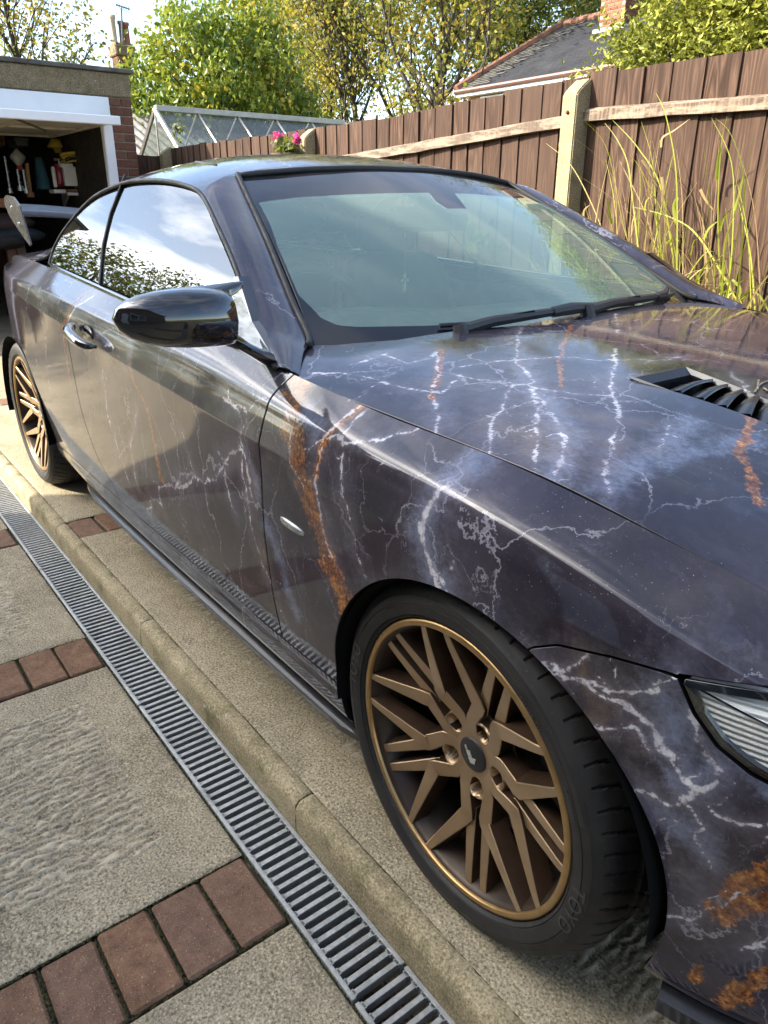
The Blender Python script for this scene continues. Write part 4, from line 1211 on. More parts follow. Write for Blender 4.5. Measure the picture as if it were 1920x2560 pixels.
# headlining under the roof
hl = lambda u, v: roof_P(u, v)-np.array([0, 0, .03])
panel('headlining', hl, np.linspace(-2.3, -1.30, 20), np.linspace(-.9, .9, 20), [], M_cloth, car, None, flange=0)
# rear view mirror, sensor housing, hanging cross
a_ = scr_pt(.02, .93, -.02); b_ = scr_pt(.06, .70, -.03)
s = MB(); vv = []
for f, w_ in ((0, .030), (.3, .040), (.7, .046), (1.0, .034)):
    p = a_*(1-f)+b_*f
    for dy, dz in ((-w_, 0), (-w_*.8, -.045), (w_*.8, -.045), (w_, 0)): vv.append((p[0]-.02*0, p[1]+dy, p[2]+dz+.004))
s.add(vv, [(i*4+k, i*4+(k+1) % 4, (i+1)*4+(k+1) % 4, (i+1)*4+k) for i in range(3) for k in range(4)]+[(0, 1, 2, 3), (12, 13, 14, 15)])
so = s.build('sensor_housing', M_plastic, car)
s = MB(); c0 = np.array([-1.12, .0, 1.135]); vv = []
s.box((c0[0]-.02, c0[1]-.125, c0[2]-.035), (c0[0]+.015, c0[1]+.125, c0[2]+.035), .014); rv_ = s.build('rear_view_mirror', M_plastic, car)
s = MB(); s.tube([(-1.105, -.07, 1.10), (-1.105, -.07, .985)], .0015, 5); s.box((-1.107, -.074, .93), (-1.103, -.066, .985)); s.box((-1.107, -.086, .962), (-1.103, -.054, .970)); s.build('hanging_cross', M_satin, rv_)
# ---------------------------------------------------------------- wheels
m, nt, p = new_mat('bronze_rim')
tc = nt.node('ShaderNodeTexCoord')
n1 = nt.noise(tc.outputs['Object'], 14, 5)
nt.link(nt.ramp(n1.outputs['Fac'], [(.3, (.34, .235, .135)), (.7, (.45, .315, .185))]), p.inputs['Base Color'])
p.inputs['Metallic'].default_value = .82; p.inputs['Roughness'].default_value = .38; p.inputs['Coat Weight'].default_value = .25; p.inputs['Coat Roughness'].default_value = .2
n2 = nt.noise(tc.outputs['Object'], 240, 3); nt.link(nt.maprange(n2.outputs['Fac'], .3, .7, .32, .46), p.inputs['Roughness'])
M_bronze = m
M_bronze_shaded = simple('bronze_shaded', (.085, .050, .030), .38, metal=.7, var=.2, vscale=20)  # same bronze, darkened: shade on the spoke sides put into the colour
m, nt, p = new_mat('bronze_lip')
tc = nt.node('ShaderNodeTexCoord'); n1 = nt.noise(tc.outputs['Object'], 30, 6)
nt.link(nt.ramp(n1.outputs['Fac'], [(.3, (.36, .225, .095)), (.7, (.48, .31, .14))]), p.inputs['Base Color'])
p.inputs['Metallic'].default_value = .85; p.inputs['Roughness'].default_value = .30
M_lip = m
m, nt, p = new_mat('tyre_rubber')
tc = nt.node('ShaderNodeTexCoord'); n1 = nt.noise(tc.outputs['Object'], 20, 6, .65); n2 = nt.noise(tc.outputs['Object'], 150, 4, .7)
c0 = nt.ramp(n1.outputs['Fac'], [(.3, (.012, .0115, .011)), (.75, (.027, .025, .023))])
nt.link(nt.mix(nt.maprange(n2.outputs['Fac'], .62, .78, 0, .35), c0, (.16, .16, .155)), p.inputs['Base Color'])
p.inputs['Roughness'].default_value = .62; p.inputs['Specular IOR Level'].default_value = .35
bp = nt.node('ShaderNodeBump'); bp.inputs['Strength'].default_value = .25; bp.inputs['Distance'].default_value = .0015
nt.link(n2.outputs['Fac'], bp.inputs['Height']); nt.link(bp.outputs['Normal'], p.inputs['Normal'])
M_tyre = m
M_cap = simple('cap_black', (.012, .012, .013), .45)
M_logo = simple('cap_logo', (.52, .50, .45), .35, metal=.4)
M_letter = simple('tyre_letter', (.040, .036, .032), .5)

def tyre_mesh():
    prof = np.array([(.2525, .010), (.2540, -.001), (.2585, -.0062), (.2590, -.0050), (.2600, -.0050), (.2605, -.0075), (.2680, -.0100), (.2780, -.0115), (.2795, -.0116), (.2800, -.0104), (.2810, -.0104), (.2815, -.0113), (.2880, -.0105), (.2935, -.0085), (.2942, -.0070), (.3000, -.0040), (.3062, .0010), (.3105, .0080), (.3138, .0150),
                     (.3160, .0220), (.3176, .0300), (.3190, .0380), (.3198, .0460), (.3202, .0540)])
    mid = np.array([(.3202+.0012*math.sin(math.pi*(y-.054)/.116), y) for y in np.linspace(.0555, .1685, 56)])
    other = prof[::-1].copy(); other[:, 1] = .224-other[:, 1]
    P = np.vstack([prof, mid, other]); n = 900
    th = np.linspace(0, 2*np.pi, n, endpoint=False)
    R = np.broadcast_to(P[:, 0], (n, len(P))).copy(); Y = np.broadcast_to(P[:, 1], (n, len(P)))
    T = np.broadcast_to(th[:, None], R.shape)
    # circumferential grooves
    for gy, gw in ((.062, .0045), (.095, .0055), (.129, .0055), (.162, .0045)):
        R = np.where((np.abs(Y-gy) < gw), R-.007, R)
    # shoulder slots, curved, on both sides
    for (y0, y1, sgn, cnt) in ((.004, .056, 1, 62), (.168, .222, -1, 62), (.066, .090, 1, 62), (.100, .124, -1, 62), (.134, .158, 1, 62)):
        sl = (Y > y0) & (Y < y1)
        ph = (T*cnt/(2*math.pi)+sgn*((Y-y0)/(y1-y0))**1.6*.55) % 1.0
        wd = .115 if (y0 < .05 or y0 > .16) else .07
        R = np.where(sl & (ph < wd), R-.0042, R)
    V = np.stack([np.cos(T)*R, Y, np.sin(T)*R], -1).reshape(-1, 3)
    mcount = len(P)
    i, j = np.meshgrid(np.arange(n), np.arange(mcount-1), indexing='ij'); i2 = (i+1) % n
    F = np.stack([i*mcount+j, i2*mcount+j, i2*mcount+j+1, i*mcount+j+1], -1).reshape(-1, 4)
    return mesh_data('tyre', V, F, M_tyre, True)
TYRE = tyre_mesh()
_b = bmesh.new(); _b.from_mesh(TYRE); bmesh.ops.recalc_face_normals(_b, faces=_b.faces)
for e in _b.edges: e.smooth = not (len(e.link_faces) == 2 and e.calc_face_angle(0) > rad(38))
_b.to_mesh(TYRE); _b.free()

def rim_meshes():
    # barrel and lip
    V, F = lathe([(.2420, .205), (.2440, .190), (.2200, .165), (.2150, .120), (.2180, .06), (.2270, .030), (.2330, .012), (.2370, .005), (.2395, .0035)], 120)
    barrel = mesh_data('rim_barrel', V, F, simple('barrel_shaded', (.040, .026, .017), .42, metal=.5, var=.25, vscale=20), True)  # barrel bronze darkened, with the shade behind the spokes in its colour
    V, F = lathe([(.2390, .006), (.2395, -.0015), (.2410, -.0030), (.2465, -.0030), (.2500, -.0022), (.2525, .0010), (.2530, .012)], 160)
    lip = mesh_data('rim_lip', V, F, M_lip, True)
    return barrel, lip
BARREL, LIP = rim_meshes()
def face_y(r):       # concave face: depth of the spoke front at radius r
    return float(np.interp(r, [0, .04, .075, .12, .17, .22, .245], [.047, .046, .040, .030, .017, .005, .001]))
def spoke_mesh(name, path, mat):
    """path: list of (r, angle deg, front half width, back half width, recess, depth)"""
    P = np.array(path, float)
    xy = np.stack([P[:, 0]*np.cos(np.radians(P[:, 1])), P[:, 0]*np.sin(np.radians(P[:, 1]))], 1)
    tt = np.gradient(xy, axis=0); tt /= np.linalg.norm(tt, axis=1)[:, None]
    nn = np.stack([-tt[:, 1], tt[:, 0]], 1)
    v, f = [], []
    for k in range(len(P)):
        r, a, wf, wb, rec, dep = P[k]
        y0 = face_y(r)+rec
        ring = [(-wf, y0+.0012), (-wf+.0014, y0), (wf-.0014, y0), (wf, y0+.0012), (wb, y0+dep), (-wb, y0+dep)]
        for w, y in ring:
            q = xy[k]+nn[k]*w; v.append((q[0], y, q[1]))
    m = 6
    for k in range(len(P)-1):
        for j in range(m): f.append((k*m+j, k*m+(j+1) % m, (k+1)*m+(j+1) % m, (k+1)*m+j))
    f += [tuple(range(m)), tuple((len(P)-1)*m+j for j in reversed(range(m)))]
    me = mesh_data(name, v, f, mat); me.materials.append(M_bronze_shaded)
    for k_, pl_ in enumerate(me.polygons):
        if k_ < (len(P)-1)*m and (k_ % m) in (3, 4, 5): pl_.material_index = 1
    b = bmesh.new(); b.from_mesh(me); bmesh.ops.recalc_face_normals(b, faces=b.faces)
    for fc in b.faces: fc.smooth = True
    for e in b.edges: e.smooth = not (len(e.link_faces) == 2 and e.calc_face_angle(0) > rad(28))
    b.to_mesh(me); b.free()
    return me
def dense(path, n=22):
    """straight runs between the given corners"""
    p = np.array(path, float); out = []
    for a, b in zip(p[:-1], p[1:]):
        ca = np.array([a[0]*math.cos(rad(a[1])), a[0]*math.sin(rad(a[1]))]); cb = np.array([b[0]*math.cos(rad(b[1])), b[0]*math.sin(rad(b[1]))])
        for t in np.linspace(0, 1, n//(len(p)-1), endpoint=False):
            q = ca+(cb-ca)*t; out.append(np.concatenate([[math.hypot(*q), math.degrees(math.atan2(q[1], q[0]))], a[2:]+(b[2:]-a[2:])*t]))
    out.append(p[-1]); return out
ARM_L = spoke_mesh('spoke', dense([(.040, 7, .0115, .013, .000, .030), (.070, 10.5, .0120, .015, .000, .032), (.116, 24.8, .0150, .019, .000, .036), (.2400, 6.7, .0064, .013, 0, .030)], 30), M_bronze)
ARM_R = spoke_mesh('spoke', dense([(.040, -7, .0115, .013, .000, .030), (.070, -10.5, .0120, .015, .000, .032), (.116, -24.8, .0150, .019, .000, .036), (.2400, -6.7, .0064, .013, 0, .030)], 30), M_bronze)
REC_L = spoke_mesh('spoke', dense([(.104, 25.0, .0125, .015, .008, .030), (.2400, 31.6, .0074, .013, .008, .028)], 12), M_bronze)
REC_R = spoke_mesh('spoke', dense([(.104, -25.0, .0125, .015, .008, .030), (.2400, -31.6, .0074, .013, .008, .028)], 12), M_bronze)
def hub_mesh():
    """hub disc with five bolt pockets cut as dips"""
    n, m = 240, 40
    th = np.linspace(0, 2*np.pi, n, endpoint=False); rr = np.linspace(.030, .090, m)
    T, R = np.meshgrid(th, rr, indexing='ij')
    Y = np.vectorize(face_y)(R)
    X, Z = R*np.cos(T), R*np.sin(T)
    for k in range(5):
        a = rad(36+72*k)
        d = np.hypot(X-.060*math.cos(a), Z-.060*math.sin(a))
        Y = Y+.030*(1-np.clip((d-.0150)/.0020, 0, 1))
        # the gap between neighbouring arms falls away
        da = np.abs((T-a+math.pi) % (2*math.pi)-math.pi)
        Y = Y+.022*np.clip((R-.078)/.005, 0, 1)*np.clip((rad(22)-da)/rad(5), 0, 1)
        da2 = np.abs((T-rad(72*k)+math.pi) % (2*math.pi)-math.pi)
        Y = Y+.030*np.clip((R-.062)/.008, 0, 1)*np.clip((rad(15)-da2)/rad(5), 0, 1)
    V = np.stack([X, Y, Z], -1).reshape(-1, 3)
    i, j = np.meshgrid(np.arange(n), np.arange(m-1), indexing='ij'); i2 = (i+1) % n
    F = np.stack([i*m+j, i*m+j+1, i2*m+j+1, i2*m+j], -1).reshape(-1, 4)
    back = len(V)
    return mesh_data('hub', V, F, M_bronze, True)
HUB = hub_mesh()
V, F = lathe([(.001, .0425), (.028, .0430), (.0305, .0440), (.0315, .0470)], 48); CAP = mesh_data('centre_cap', V, F, M_cap, True)
# cap emblem: two slanted strokes
def logo_mesh():
    mb = MB()
    def slab(poly): mb.prism(poly, 1, .0412, .0427)
    slab([(-.0195, .0135), (-.0140, .0150), (-.0020, -.0165), (-.0075, -.0180)][::-1] if False else [(-.016, .013), (-.0125, .0145), (-.0095, .008), (-.0135, .0065)])
    slab([(-.0125, .0055), (-.0030, .0065), (.0010, -.0030), (-.0085, -.0045)])
    slab([(-.0078, -.0062), (.0100, -.0035), (.0070, -.0145), (-.0030, -.0160)])
    me = mesh_data('emblem', mb.v, mb.f, M_logo); return me
LOGO = logo_mesh()
V, F = lathe([(.001, .060), (.0085, .060), (.0095, .062), (.0152, .063), (.0152, .072)], 12); BOLT = mesh_data('wheel_bolt', V, F, M_void)
V, F = lathe([(.060, .095), (.078, .095), (.080, .110), (.172, .110), (.174, .112), (.174, .132), (.06, .132)], 72); DISC = mesh_data('brake_disc', V, F, M_steel, True)
cal = MB(); vv = []; ff = []
for k, a in enumerate(np.linspace(rad(8), rad(72), 12)):
    for r, y in ((.118, .088), (.180, .086), (.192, .100), (.192, .15), (.118, .15)): vv.append((math.cos(a)*r, y, math.sin(a)*r))
for k in range(11):
    for j in range(5): ff.append((k*5+j, k*5+(j+1) % 5, (k+1)*5+(j+1) % 5, (k+1)*5+j))
ff += [tuple(range(5)), tuple(55+j for j in range(5))]
CALIPER = mesh_data('brake_caliper', vv, ff, M_caliper)
vs = MB(); vs.tube([(0, .06, .222), (.004, .045, .205), (.004, .040, .196)], [.0045, .004, .004], 8); VALVE = mesh_data('valve', vs.v, vs.f, M_rubber)
BACK = mesh_data('hub_back', *lathe([(.01, .135), (.235, .14), (.236, .15)], 48), M_void, True)

def text_mesh(body, size, r0, ang, extr=.0012):
    cu = bpy.data.curves.new('txt', 'FONT'); cu.body = body; cu.size = size; cu.extrude = extr; cu.space_character = 1.1; cu.resolution_u = 3
    o = bpy.data.objects.new('txt', cu); COL.objects.link(o)
    dg = bpy.context.evaluated_depsgraph_get()
    me = bpy.data.meshes.new_from_object(o.evaluated_get(dg)); bpy.data.objects.remove(o)
    # densify long faces is not needed at this size: bend each vertex round the sidewall
    prof = np.array([(.2540, -.001), (.2600, -.0070), (.2680, -.0100), (.2780, -.0115), (.2880, -.0105), (.2935, -.0085), (.3062, .001)])
    for v in me.vertices:
        x, y, z = v.co
        r = r0+y; a = ang-x/(r0+size*.35)
        yy = float(np.interp(r, prof[:, 0], prof[:, 1]))
        v.co = (math.cos(a)*r, yy-.0008-(z+extr)*.35, math.sin(a)*r)
    me.materials.append(M_letter); return me
T_MARK = text_mesh('TOYO', .034, .2665, rad(-1))
T_MARK2 = text_mesh('TOYO', .034, .2665, rad(179))
T_OUT = text_mesh('OUTSIDE', .0125, .2630, rad(58))
T_CODE = text_mesh('E4  0297311', .0085, .2700, rad(30))
T_SAFE = text_mesh('SAFETY WARNING', .0062, .2765, rad(128))
hb = MB(); vv = []; ff = []
for a0 in np.arange(rad(20), rad(150), rad(.55)):
    r1, r2 = .2815, .2895
    for (r, a) in ((r1, a0), (r1, a0+rad(.22)), (r2, a0+rad(.22)-rad(.5)), (r2, a0-rad(.5))):
        yy = float(np.interp(r, [.2780, .2880, .2935], [-.0115, -.0105, -.0085])); vv.append((math.cos(a)*r, yy-.0008, math.sin(a)*r))
    b = len(vv)-4; ff.append((b, b+1, b+2, b+3))
HATCH = mesh_data('sidewall_hatch', vv, ff, M_letter)

PHASE = 105.0
def wheel(name, loc, rz, steer=0.0, phase=PHASE, detail=True):
    w = empty(name, loc, rz+steer, car)
    # tyre frame: everything is built at local origin = centre of the outer rim face, axle along +y (inboard)
    shared('tyre', TYRE, w)
    shared('rim_barrel', BARREL, w); shared('rim_lip', LIP, w)
    for k in range(5):
        a = -rad(phase+72*k)
        for me in (ARM_L, ARM_R, REC_L, REC_R): shared('spoke', me, w, rot=(0, a, 0))
        c = rad(phase+36+72*k)
        shared('wheel_bolt', BOLT, w, loc=(.060*math.cos(c), .004, .060*math.sin(c)))
    shared('hub', HUB, w, rot=(0, -rad(phase), 0)); shared('centre_cap', CAP, w); shared('emblem', LOGO, w, rot=(0, rad(-8), 0))
    shared('brake_disc', DISC, w); shared('brake_caliper', CALIPER, w, rot=(0, 0, 0)); shared('hub_back', BACK, w)
    shared('valve', VALVE, w, rot=(0, rad(150), 0))
    if detail:
        for nm, me in (('tyre_lettering', T_MARK), ('tyre_lettering', T_MARK2), ('tyre_lettering', T_OUT), ('tyre_lettering', T_CODE), ('tyre_lettering', T_SAFE), ('sidewall_hatch', HATCH)): shared(nm, me, w)
    return w
wheel('wheel', (0, -.845, .320), 0, -.0254)
wheel('wheel', (-2.76, -.836, .320), 0, 0, 105+31)
wheel('wheel', (0, .845, .320), math.pi, -.0254, 60)
wheel('wheel', (-2.76, .836, .320), math.pi, 0, 20)
# ================================================================== GROUND
def concrete_mat(name, c_lo, c_hi, speck=1.0, moss=0.0, bump=.5):
    m, nt, p = new_mat(name)
    geo = nt.node('ShaderNodeNewGeometry'); pos = geo.outputs['Position']
    n1 = nt.noise(pos, 2.6, 7, .62); n2 = nt.noise(pos, 22, 6, .65); n3 = nt.noise(pos, 190, 4, .7); n4 = nt.noise(pos, 480, 2, .6)
    f = nt.math('ADD', nt.math('MULTIPLY', n1.outputs['Fac'], .55), nt.math('MULTIPLY', n2.outputs['Fac'], .45))
    col = nt.ramp(f, [(.33, c_lo), (.66, c_hi)])
    col = nt.mix(nt.maprange(n3.outputs['Fac'], .50, .64, 0, .80*speck), col, (.060, .045, .026))
    col = nt.mix(nt.maprange(n3.outputs['Fac'], .46, .34, 0, .75*speck), col, (.66, .56, .37))
    v = nt.node('ShaderNodeTexVoronoi'); v.inputs['Scale'].default_value = 130; nt.link(pos, v.inputs['Vector'])
    gate = nt.maprange(n2.outputs['Fac'], .52, .66)
    col = nt.mix(nt.math('MULTIPLY', nt.maprange(v.outputs['Distance'], .34, .20, 0, .55*speck), gate), col, (.44, .39, .30))
    ta = nt.node('ShaderNodeAttribute', attribute_name='tamp')
    sm = nt.noise(nt.mapping(pos, (95, 26, 1)), 1.0, 6, .62); sm2 = nt.noise(nt.mapping(pos, (46, 9, 1), loc=(4, 2, 0)), 1.0, 5, .6)
    smv = nt.math('ADD', nt.math('MULTIPLY', sm.outputs['Fac'], .55), nt.math('MULTIPLY', sm2.outputs['Fac'], .45))
    col = nt.mix(nt.math('MULTIPLY', nt.maprange(smv, .52, .62, 0, .60), ta.outputs['Fac']), col, (.60, .52, .38))
    ra = nt.node('ShaderNodeAttribute', attribute_name='rib')
    col = nt.mix(nt.math('MULTIPLY', nt.maprange(ra.outputs['Fac'], .38, .80, 0, .60), ta.outputs['Fac']), col, (.58, .51, .38))
    col = nt.mix(nt.math('MULTIPLY', nt.maprange(smv, .47, .36, 0, .40), ta.outputs['Fac']), col, (.10, .08, .055))
    st = nt.noise(pos, 6.5, 8, .7)
    col = nt.mix(nt.maprange(st.outputs['Fac'], .56, .72, 0, .5), col, tuple(c*.45 for c in c_lo))
    if moss:
        mo = nt.noise(pos, 11, 6, .68)
        col = nt.mix(nt.maprange(mo.outputs['Fac'], .50, .66, 0, moss), col, (.075, .072, .022))
    lich = nt.node('ShaderNodeTexVoronoi'); lich.inputs['Scale'].default_value = 17; nt.link(pos, lich.inputs['Vector'])
    lg = nt.noise(pos, 3.3, 3)
    col = nt.mix(nt.math('MULTIPLY', nt.maprange(lich.outputs['Distance'], .13, .09), nt.maprange(lg.outputs['Fac'], .56, .60, 0, .6)), col, (.50, .48, .42))
    nt.link(col, p.inputs['Base Color'])
    p.inputs['Roughness'].default_value = .93; p.inputs['Specular IOR Level'].default_value = .2
    b1 = nt.node('ShaderNodeBump'); b1.inputs['Strength'].default_value = bump; b1.inputs['Distance'].default_value = .004
    hs = nt.math('ADD', nt.math('MULTIPLY', n3.outputs['Fac'], .6), nt.math('ADD', nt.math('MULTIPLY', n4.outputs['Fac'], .35), nt.math('MULTIPLY', n2.outputs['Fac'], .8)))
    nt.link(hs, b1.inputs['Height']); nt.link(b1.outputs['Normal'], p.inputs['Normal'])
    return m
M_conc = concrete_mat('drive_concrete', (.200, .170, .118), (.410, .352, .248))
M_conc2 = concrete_mat('upper_concrete', (.210, .176, .116), (.425, .360, .245))
M_kerb = concrete_mat('kerb_concrete', (.240, .195, .115), (.440, .370, .235), .8, .70, .6)
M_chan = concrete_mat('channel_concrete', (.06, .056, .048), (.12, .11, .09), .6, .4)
M_soil = simple('joint_soil', (.045, .042, .024), .95, var=.5, vscale=40, bump=.8, bscale=120)
M_lawn = simple('far_ground', (.10, .11, .05), .95, var=.4, vscale=1.5, bump=.5, bscale=20)
ZL = -.085
def vnoise(x, y, seed=0):
    """cheap smooth value noise in numpy"""
    r = np.random.default_rng(seed); T = r.random((64, 64))
    xi, yi = np.floor(x).astype(int), np.floor(y).astype(int); fx, fy = x-xi, y-yi
    fx = fx*fx*(3-2*fx); fy = fy*fy*(3-2*fy)
    g = lambda a, b: T[a % 64, b % 64]
    return (g(xi, yi)*(1-fx)+g(xi+1, yi)*fx)*(1-fy)+(g(xi, yi+1)*(1-fx)+g(xi+1, yi+1)*fx)*fy
def height_slab(name, x0, x1, y0, y1, z, dx, dy, hf, mat, parent=None):
    xs = np.linspace(x0, x1, max(2, int((x1-x0)/dx)+1)); ys = np.linspace(y0, y1, max(2, int((y1-y0)/dy)+1))
    X, Y = np.meshgrid(xs, ys, indexing='ij'); Z = z+hf(X, Y)
    # rounded arrises
    ed = np.minimum.reduce([X-x0, x1-X, Y-y0, y1-Y]); Z = Z-.004*np.clip(1-ed/.006, 0, 1)
    V = np.stack([X, Y, Z], -1).reshape(-1, 3); nx, ny = len(xs), len(ys)
    i, j = np.meshgrid(np.arange(nx-1), np.arange(ny-1), indexing='ij')
    F = np.stack([i*ny+j, (i+1)*ny+j, (i+1)*ny+j+1, i*ny+j+1], -1).reshape(-1, 4)
    msk = getattr(hf, 'mask', None)
    return obj(name, V, F, mat, parent, True, None, {'tamp': (msk(X, Y) if msk else X*0).ravel(), 'rib': (hf.rib(X, Y) if msk else X*0).ravel()})
def tamped(mx0, mx1, my0, my1, amp=.0085, pitch=.021, seed=3):
    def f(X, Y):
        ins = np.clip(np.minimum.reduce([X-mx0, mx1-X, Y-my0, my1-Y])/.02+.3*(vnoise(X*60, Y*40, seed)-.5), 0, 1)
        w = X/pitch+.30*(vnoise(X*9, Y*4, seed+1)-.5)+.9*(vnoise(X*46, Y*60, seed+2)-.5)
        rid = 1-np.abs((w % 1)*2-1)
        rid = rid**1.2*(.15+1.2*vnoise(X*70, Y*62, seed+3))
        rough = (vnoise(X*150, Y*150, seed+4)-.5)*.5+(vnoise(X*300, Y*280, seed+5)-.5)*.35
        base = (vnoise(X*9, Y*9, seed+6)-.5)*.0025+(vnoise(X*120, Y*120, seed+7)-.5)*.0011
        return base+ins*amp*(rid+rough-.35)
    def ribf(X, Y):
        w = X/pitch+.30*(vnoise(X*9, Y*4, seed+1)-.5)+.9*(vnoise(X*46, Y*60, seed+2)-.5)
        return (1-np.abs((w % 1)*2-1))*(.15+1.2*vnoise(X*70, Y*62, seed+3))
    f.rib = ribf
    f.mask = lambda X, Y: np.clip(np.minimum.reduce([X-mx0, mx1-X, Y-my0, my1-Y])/.02+.3*(vnoise(X*60, Y*40, seed)-.5), 0, 1)
    return f
drive = obj('lower_driveway', [(-14, -12, ZL-.016), (8, -12, ZL-.016), (8, -1.050, ZL-.016), (-14, -1.050, ZL-.016)], [(0, 1, 2, 3)], M_soil)
tag(drive, kind='structure')
far = obj('ground', [(-400, -400, -.26), (400, -400, -.26), (400, 400, -.26), (-400, 400, -.26)], [(0, 1, 2, 3)], M_lawn); tag(far, kind='structure')
ROWS = [-.398-1.063*k for k in range(-1, 3)]
prev = 6.0
for k, rx in enumerate(ROWS):
    x1 = prev-.004; x0 = rx+.194
    prev = rx
    near = x0 > -3.4 and x0 < .5
    dx, dy = (.0035, .006) if x0 > -1.4 and x0 < .5 else (.008, .012) if near else (.5, .25)
    if near: height_slab('concrete_slab', x0+.003, min(x1, .9), -2.076, -1.054, ZL, dx, dy, tamped(x0+.125, x1-.115, -3.9, -1.163, seed=3+k), M_conc, drive)
    else: height_slab('concrete_slab', x0+.003, x1, -2.076, -1.054, ZL, dx, dy, lambda X, Y: 0*X, M_conc, drive)
height_slab('concrete_slab', -12, prev-.004, -2.076, -1.054, ZL, .25, .1, lambda X, Y: 0*X, M_conc, drive)
for k in range(9): height_slab('concrete_slab', -12+2.0*k+.004, -10+2.0*k, -3.98, -2.084, ZL, .2, .2, lambda X, Y: 0*X, M_conc, drive)
# block pavers
m, nt, p = new_mat('red_paver')
geo = nt.node('ShaderNodeNewGeometry'); pos = geo.outputs['Position']
inf = nt.node('ShaderNodeObjectInfo')
n1 = nt.noise(pos, 30, 6, .65); n3 = nt.noise(pos, 210, 4, .7)
v = nt.node('ShaderNodeTexVoronoi'); v.inputs['Scale'].default_value = 150; nt.link(pos, v.inputs['Vector'])
col = nt.ramp(n1.outputs['Fac'], [(.3, (.125, .066, .038)), (.7, (.25, .145, .088))])
col = nt.mix(nt.math('MULTIPLY', inf.outputs['Random'], .35), col, (.12, .085, .075))
col = nt.mix(nt.maprange(n3.outputs['Fac'], .56, .70, 0, .8), col, (.03, .026, .026))
n5 = nt.noise(pos, 260, 3, .55); col = nt.mix(nt.maprange(n5.outputs['Fac'], .62, .70, 0, .8), col, (.42, .32, .20))
col = nt.mix(nt.maprange(n5.outputs['Fac'], .38, .30, 0, .7), col, (.20, .19, .20))
mo = nt.noise(pos, 14, 5, .65); col = nt.mix(nt.maprange(mo.outputs['Fac'], .55, .75, 0, .45), col, (.13, .105, .06))
nt.link(col, p.inputs['Base Color']); p.inputs['Roughness'].default_value = .9; p.inputs['Specular IOR Level'].default_value = .2
b1 = nt.node('ShaderNodeBump'); b1.inputs['Strength'].default_value = .6; b1.inputs['Distance'].default_value = .003
nt.link(n3.outputs['Fac'], b1.inputs['Height']); nt.link(b1.outputs['Normal'], p.inputs['Normal'])
M_paver = m
mb = MB(); mb.box((0, 0, -.05), (.187, .094, .0), .005); PAVER = mesh_data('brick', mb.v, mb.f, M_paver)
for k, rx in enumerate(ROWS):
    if rx < -12 or rx > .8: continue
    for i in range(9):
        shared('brick', PAVER, drive, (rx+.002+rng.uniform(-.001, .001), -1.152-.1022*i+rng.uniform(-.0015, .0015), ZL+rng.uniform(-.003, .002)), (rng.normal(0, .006), rng.normal(0, .006), rng.normal(0, .008)))
# upper drive, beside and under the car
upper = obj('upper_driveway', [(-14, -.889, -.012), (8, -.889, -.012), (8, 1.86, -.012), (-14, 1.86, -.012)], [(0, 1, 2, 3)], M_soil)
tag(upper, kind='structure')
brush = tamped(-2.0, .9, -.760, 5, .0038, .022, 31)
height_slab('concrete_slab', -2.045, .95, -.885, -.35, 0, .0045, .007, brush, M_conc2, upper)
height_slab('concrete_slab', -2.045, .95, -.348, 1.86, 0, .1, .1, lambda X, Y: 0*X, M_conc2, upper)
height_slab('concrete_slab', .955, 8, -.885, 1.86, 0, .2, .2, lambda X, Y: 0*X, M_conc2, upper)
height_slab('concrete_slab', -4.40, -2.237, -.885, -.30, 0, .008, .012, tamped(-4.3, -2.35, -.70, 5, .003, .024, 47), M_conc2, upper)
height_slab('concrete_slab', -4.40, -2.237, -.298, 1.86, 0, .1, .1, lambda X, Y: 0*X, M_conc2, upper)
height_slab('concrete_slab', -14, -4.60, -.885, 1.86, 0, .2, .2, lambda X, Y: 0*X, M_conc2, upper)
for rx in (-2.233, -4.595):
    for i in range(12 if rx > -3 else 8):
        shared('brick', PAVER, upper, (rx+rng.uniform(-.001, .001), -.881+.1035*i, rng.uniform(-.004, .001)), (rng.normal(0, .006), rng.normal(0, .006), rng.normal(0, .008)))
# kerb edging stones
def kerb_stone(x0, x1, seed):
    prof = [(-.8875, -.20), (-.8875, -.0015), (-.892, .0005), (-.905, .0015), (-.916, .000), (-.9245, -.005), (-.9295, -.013), (-.9315, -.025), (-.9320, -.050), (-.9322, -.20)]
    xs = np.linspace(x0+.0022, x1-.0022, 90); vv = []; r = np.random.default_rng(seed)
    jit = r.normal(0, 1, (len(xs), len(prof)))
    for i, x in enumerate(xs):
        e = min(x-xs[0], xs[-1]-x)
        for j, (y, z) in enumerate(prof):
            a = jit[i, j]*(.0009 if 0 < j < 8 else .0003)
            vv.append((x, y+a, z+(a if 1 < j < 7 else 0)-(.004*max(0, 1-e/.006) if 0 < j < 8 else 0)))
    n = len(prof); ff = [(i*n+j, i*n+j+1, (i+1)*n+j+1, (i+1)*n+j) for i in range(len(xs)-1) for j in range(n-1)]
    ff += [tuple(range(n)), tuple((len(xs)-1)*n+j for j in reversed(range(n)))]
    mb = MB(); mb.add(vv, ff); o = mb.build('kerb_stone', M_kerb, None); auto_smooth(o, 55); return o
kerbs = []
order = ['nearest kerb stone, below the front wheel and running out of frame', 'kerb stone between the wheel arch and the brick row, moss streaked', 'kerb stone beside the single pair of bricks under the skirt', 'kerb stone half in shade beside the rear tyre', 'sunlit kerb stone beyond the rear wheel', 'farthest sunlit kerb stone towards the garage']
